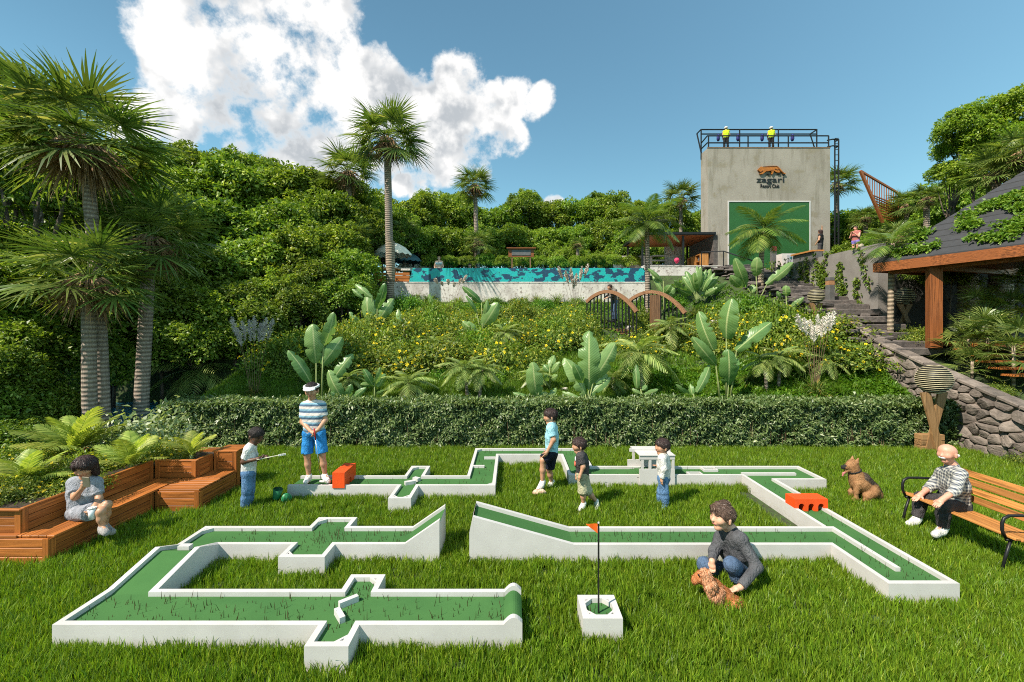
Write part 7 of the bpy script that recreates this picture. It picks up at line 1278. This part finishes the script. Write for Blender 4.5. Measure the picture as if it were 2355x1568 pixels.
# --- sitting shepherd dog
def dogpart(name, A, mat, root): return link(name, A.mesh(name), M[mat], root)
g = PX(7.15); root = empty('dog', g(1985, 1150), 'tan shepherd dog with black muzzle sitting on the lawn', 'dog')
D = Field(.0095); ch, hipp, sh = g(1975, 1112), g(2006, 1132, .02), g(1968, 1096)
D.rc(sh, g(1976, 1110), .105, .125, .05).rc(g(1976, 1110), g(1998, 1126), .125, .125, .06).rc(g(1998, 1124), g(2012, 1136), .125, .10, .05)
D.rc(sh+Vector((.02, 0, .02)), g(1962, 1078), .088, .078, .04).rc(g(1962, 1078), g(1961, 1066), .078, .072, .03)
hd_ = g(1959, 1069); D.sp(hd_, .078, .03).rc(hd_+Vector((-.03, 0, -.015)), g(1944, 1074), .056, .040, .03).rc(g(1950, 1080), g(1944, 1084), .034, .024, .02)
for dy, px in ((-.07, 1969), (.08, 1957)): D.rc(g(1972, 1112, dy), g(px-1, 1130, dy), .056, .036, .03).rc(g(px-1, 1130, dy), g(px-1, 1146, dy), .034, .029, .02).rc(g(px-1, 1147, dy), g(px-7, 1149, dy-.02), .033, .029, .02)
for dy in (-.1, .11): D.rc(g(2006, 1132, dy), g(1994, 1140, dy), .085, .062, .04).rc(g(1994, 1140, dy), g(2006, 1149, dy), .05, .035, .03).rc(g(2004, 1149, dy), g(1988, 1150, dy-.02), .033, .03, .02)
D.chain([g(2013, 1140, .05), g(2024, 1148, .1), g(2030, 1150, .2)], [.045, .035, .02]); D.noise = .002
o = dogpart('body', D, 'fur_tan', root); fur_coat(o, 16000, .022, .0042, 'strand_tan', (.6, 0, -.8), .12, 'fur', 1)
for dy in (-.045, .05): A = Field(.007); A.rc(hd_+Vector((.045, dy, .055)), hd_+Vector((.055, dy*1.25, .125)), .03, .009, .01).rc(hd_+Vector((.02, dy, .06)), hd_+Vector((.055, dy*1.25, .12)), .02, .008, .01); dogpart('ear', A, 'fur_tan', root)
A = Field(.006); A.rc(g(1943, 1073), g(1938, 1075), .037, .030, .015).sp(g(1935.5, 1072), .017, .01); dogpart('muzzle', A, 'fur_black', root); A = Field(.006); A.rc(g(1949, 1083), g(1939, 1088), .018, .016, .01).rc(g(1939, 1088), g(1937, 1094), .016, .012, .01); dogpart('tongue', A, 'tongue', root)
m = MB(); m.sphere(hd_+Vector((-.052, -.045, .022)), .012, 8, 6); m.sphere(hd_+Vector((-.052, .045, .022)), .012, 8, 6); m.build('eyes', M['hair_black'], root, True)
A = Field(.008); c_ = lerp(g(1962, 1080), g(1968, 1086), .3); [A.rc(c_+Vector((.088*math.cos(t_), .088*math.sin(t_), .035*math.cos(t_))), c_+Vector((.088*math.cos(t_+.53), .088*math.sin(t_+.53), .035*math.cos(t_+.53))), .011, .011, .005) for t_ in np.arange(0, 6.28, .523)]; dogpart('collar', A, 'black_cloth', root)
A = Field(.009); A.rc(g(1984, 1100, -.02), g(2012, 1132, .0), .10, .09, .04).rc(g(2005, 1120, 0), g(2018, 1140, .02), .085, .06, .04); plain('fur_saddle', (.07, .05, .04, 1), .9, .4, 20); o = dogpart('saddle_fur', A, 'fur_saddle', root); fur_coat(o, 6000, .022, .0042, 'strand_saddle', (.6, 0, -.8), .12, 'fur', 5)
# --- ginger spaniel with the crouching man
g = PX(4.5); root = empty('dog', g(1660, 1405), 'ginger curly-eared spaniel held by the crouching man', 'dog')
D = Field(.0085); D.rc(g(1642, 1352), g(1662, 1375), .078, .095, .05).rc(g(1662, 1375), g(1688, 1395), .095, .10, .05).rc(g(1688, 1393), g(1697, 1402), .095, .085, .04)
D.rc(g(1642, 1350), g(1624, 1332), .068, .06, .04).sp(g(1618, 1326), .068, .03).rc(g(1610, 1328), g(1598, 1334), .05, .038, .03).sp(g(1603, 1326), .03, .03)
for dy in (-.06, .07): D.rc(g(1646, 1362, dy), g(1642, 1392, dy), .05, .036, .03).rc(g(1642, 1390, dy), g(1636, 1412, dy), .036, .032, .02)
for dy in (-.09, .09): D.rc(g(1690, 1395, dy), g(1676, 1402, dy), .075, .06, .03).rc(g(1678, 1402, dy), g(1680, 1416, dy), .045, .035, .03)
D.chain([g(1702, 1404, .05), g(1714, 1408, .08)], [.035, .02]); D.noise = .004
o = dogpart('body', D, 'fur_ginger', root); fur_coat(o, 14000, .022, .0042, 'strand_ginger', (.6, 0, -.8), .14, 'fur', 2)
for dy in (-.068, .07):
    A = Field(.008); A.rc(g(1622, 1318, dy), g(1632, 1345, dy*1.15), .042, .052, .03).rc(g(1632, 1345, dy*1.15), g(1633, 1362, dy*1.1), .05, .038, .03); A.noise = .006; o = dogpart('ear', A, 'fur_curl', root); fur_coat(o, 3200, .03, .005, 'strand_curl', (.1, 0, -1), .25, 'fur', 3)
A = Field(.008); A.rc(g(1644, 1375, -.08), g(1652, 1405, -.07), .05, .055, .03).rc(g(1652, 1360, -.06), g(1654, 1392, -.06), .05, .05, .03); A.noise = .006; o = dogpart('chest_fur', A, 'fur_curl', root); fur_coat(o, 4200, .032, .005, 'strand_curl', (-.1, 0, -1), .25, 'fur', 4)
MB().sphere(g(1593, 1334), .016, 8, 6).build('nose', M['lip'], root, True); m = MB(); m.sphere(g(1606, 1322, -.055), .010, 8, 6); m.build('eyes', M['hair_black'], root, True)
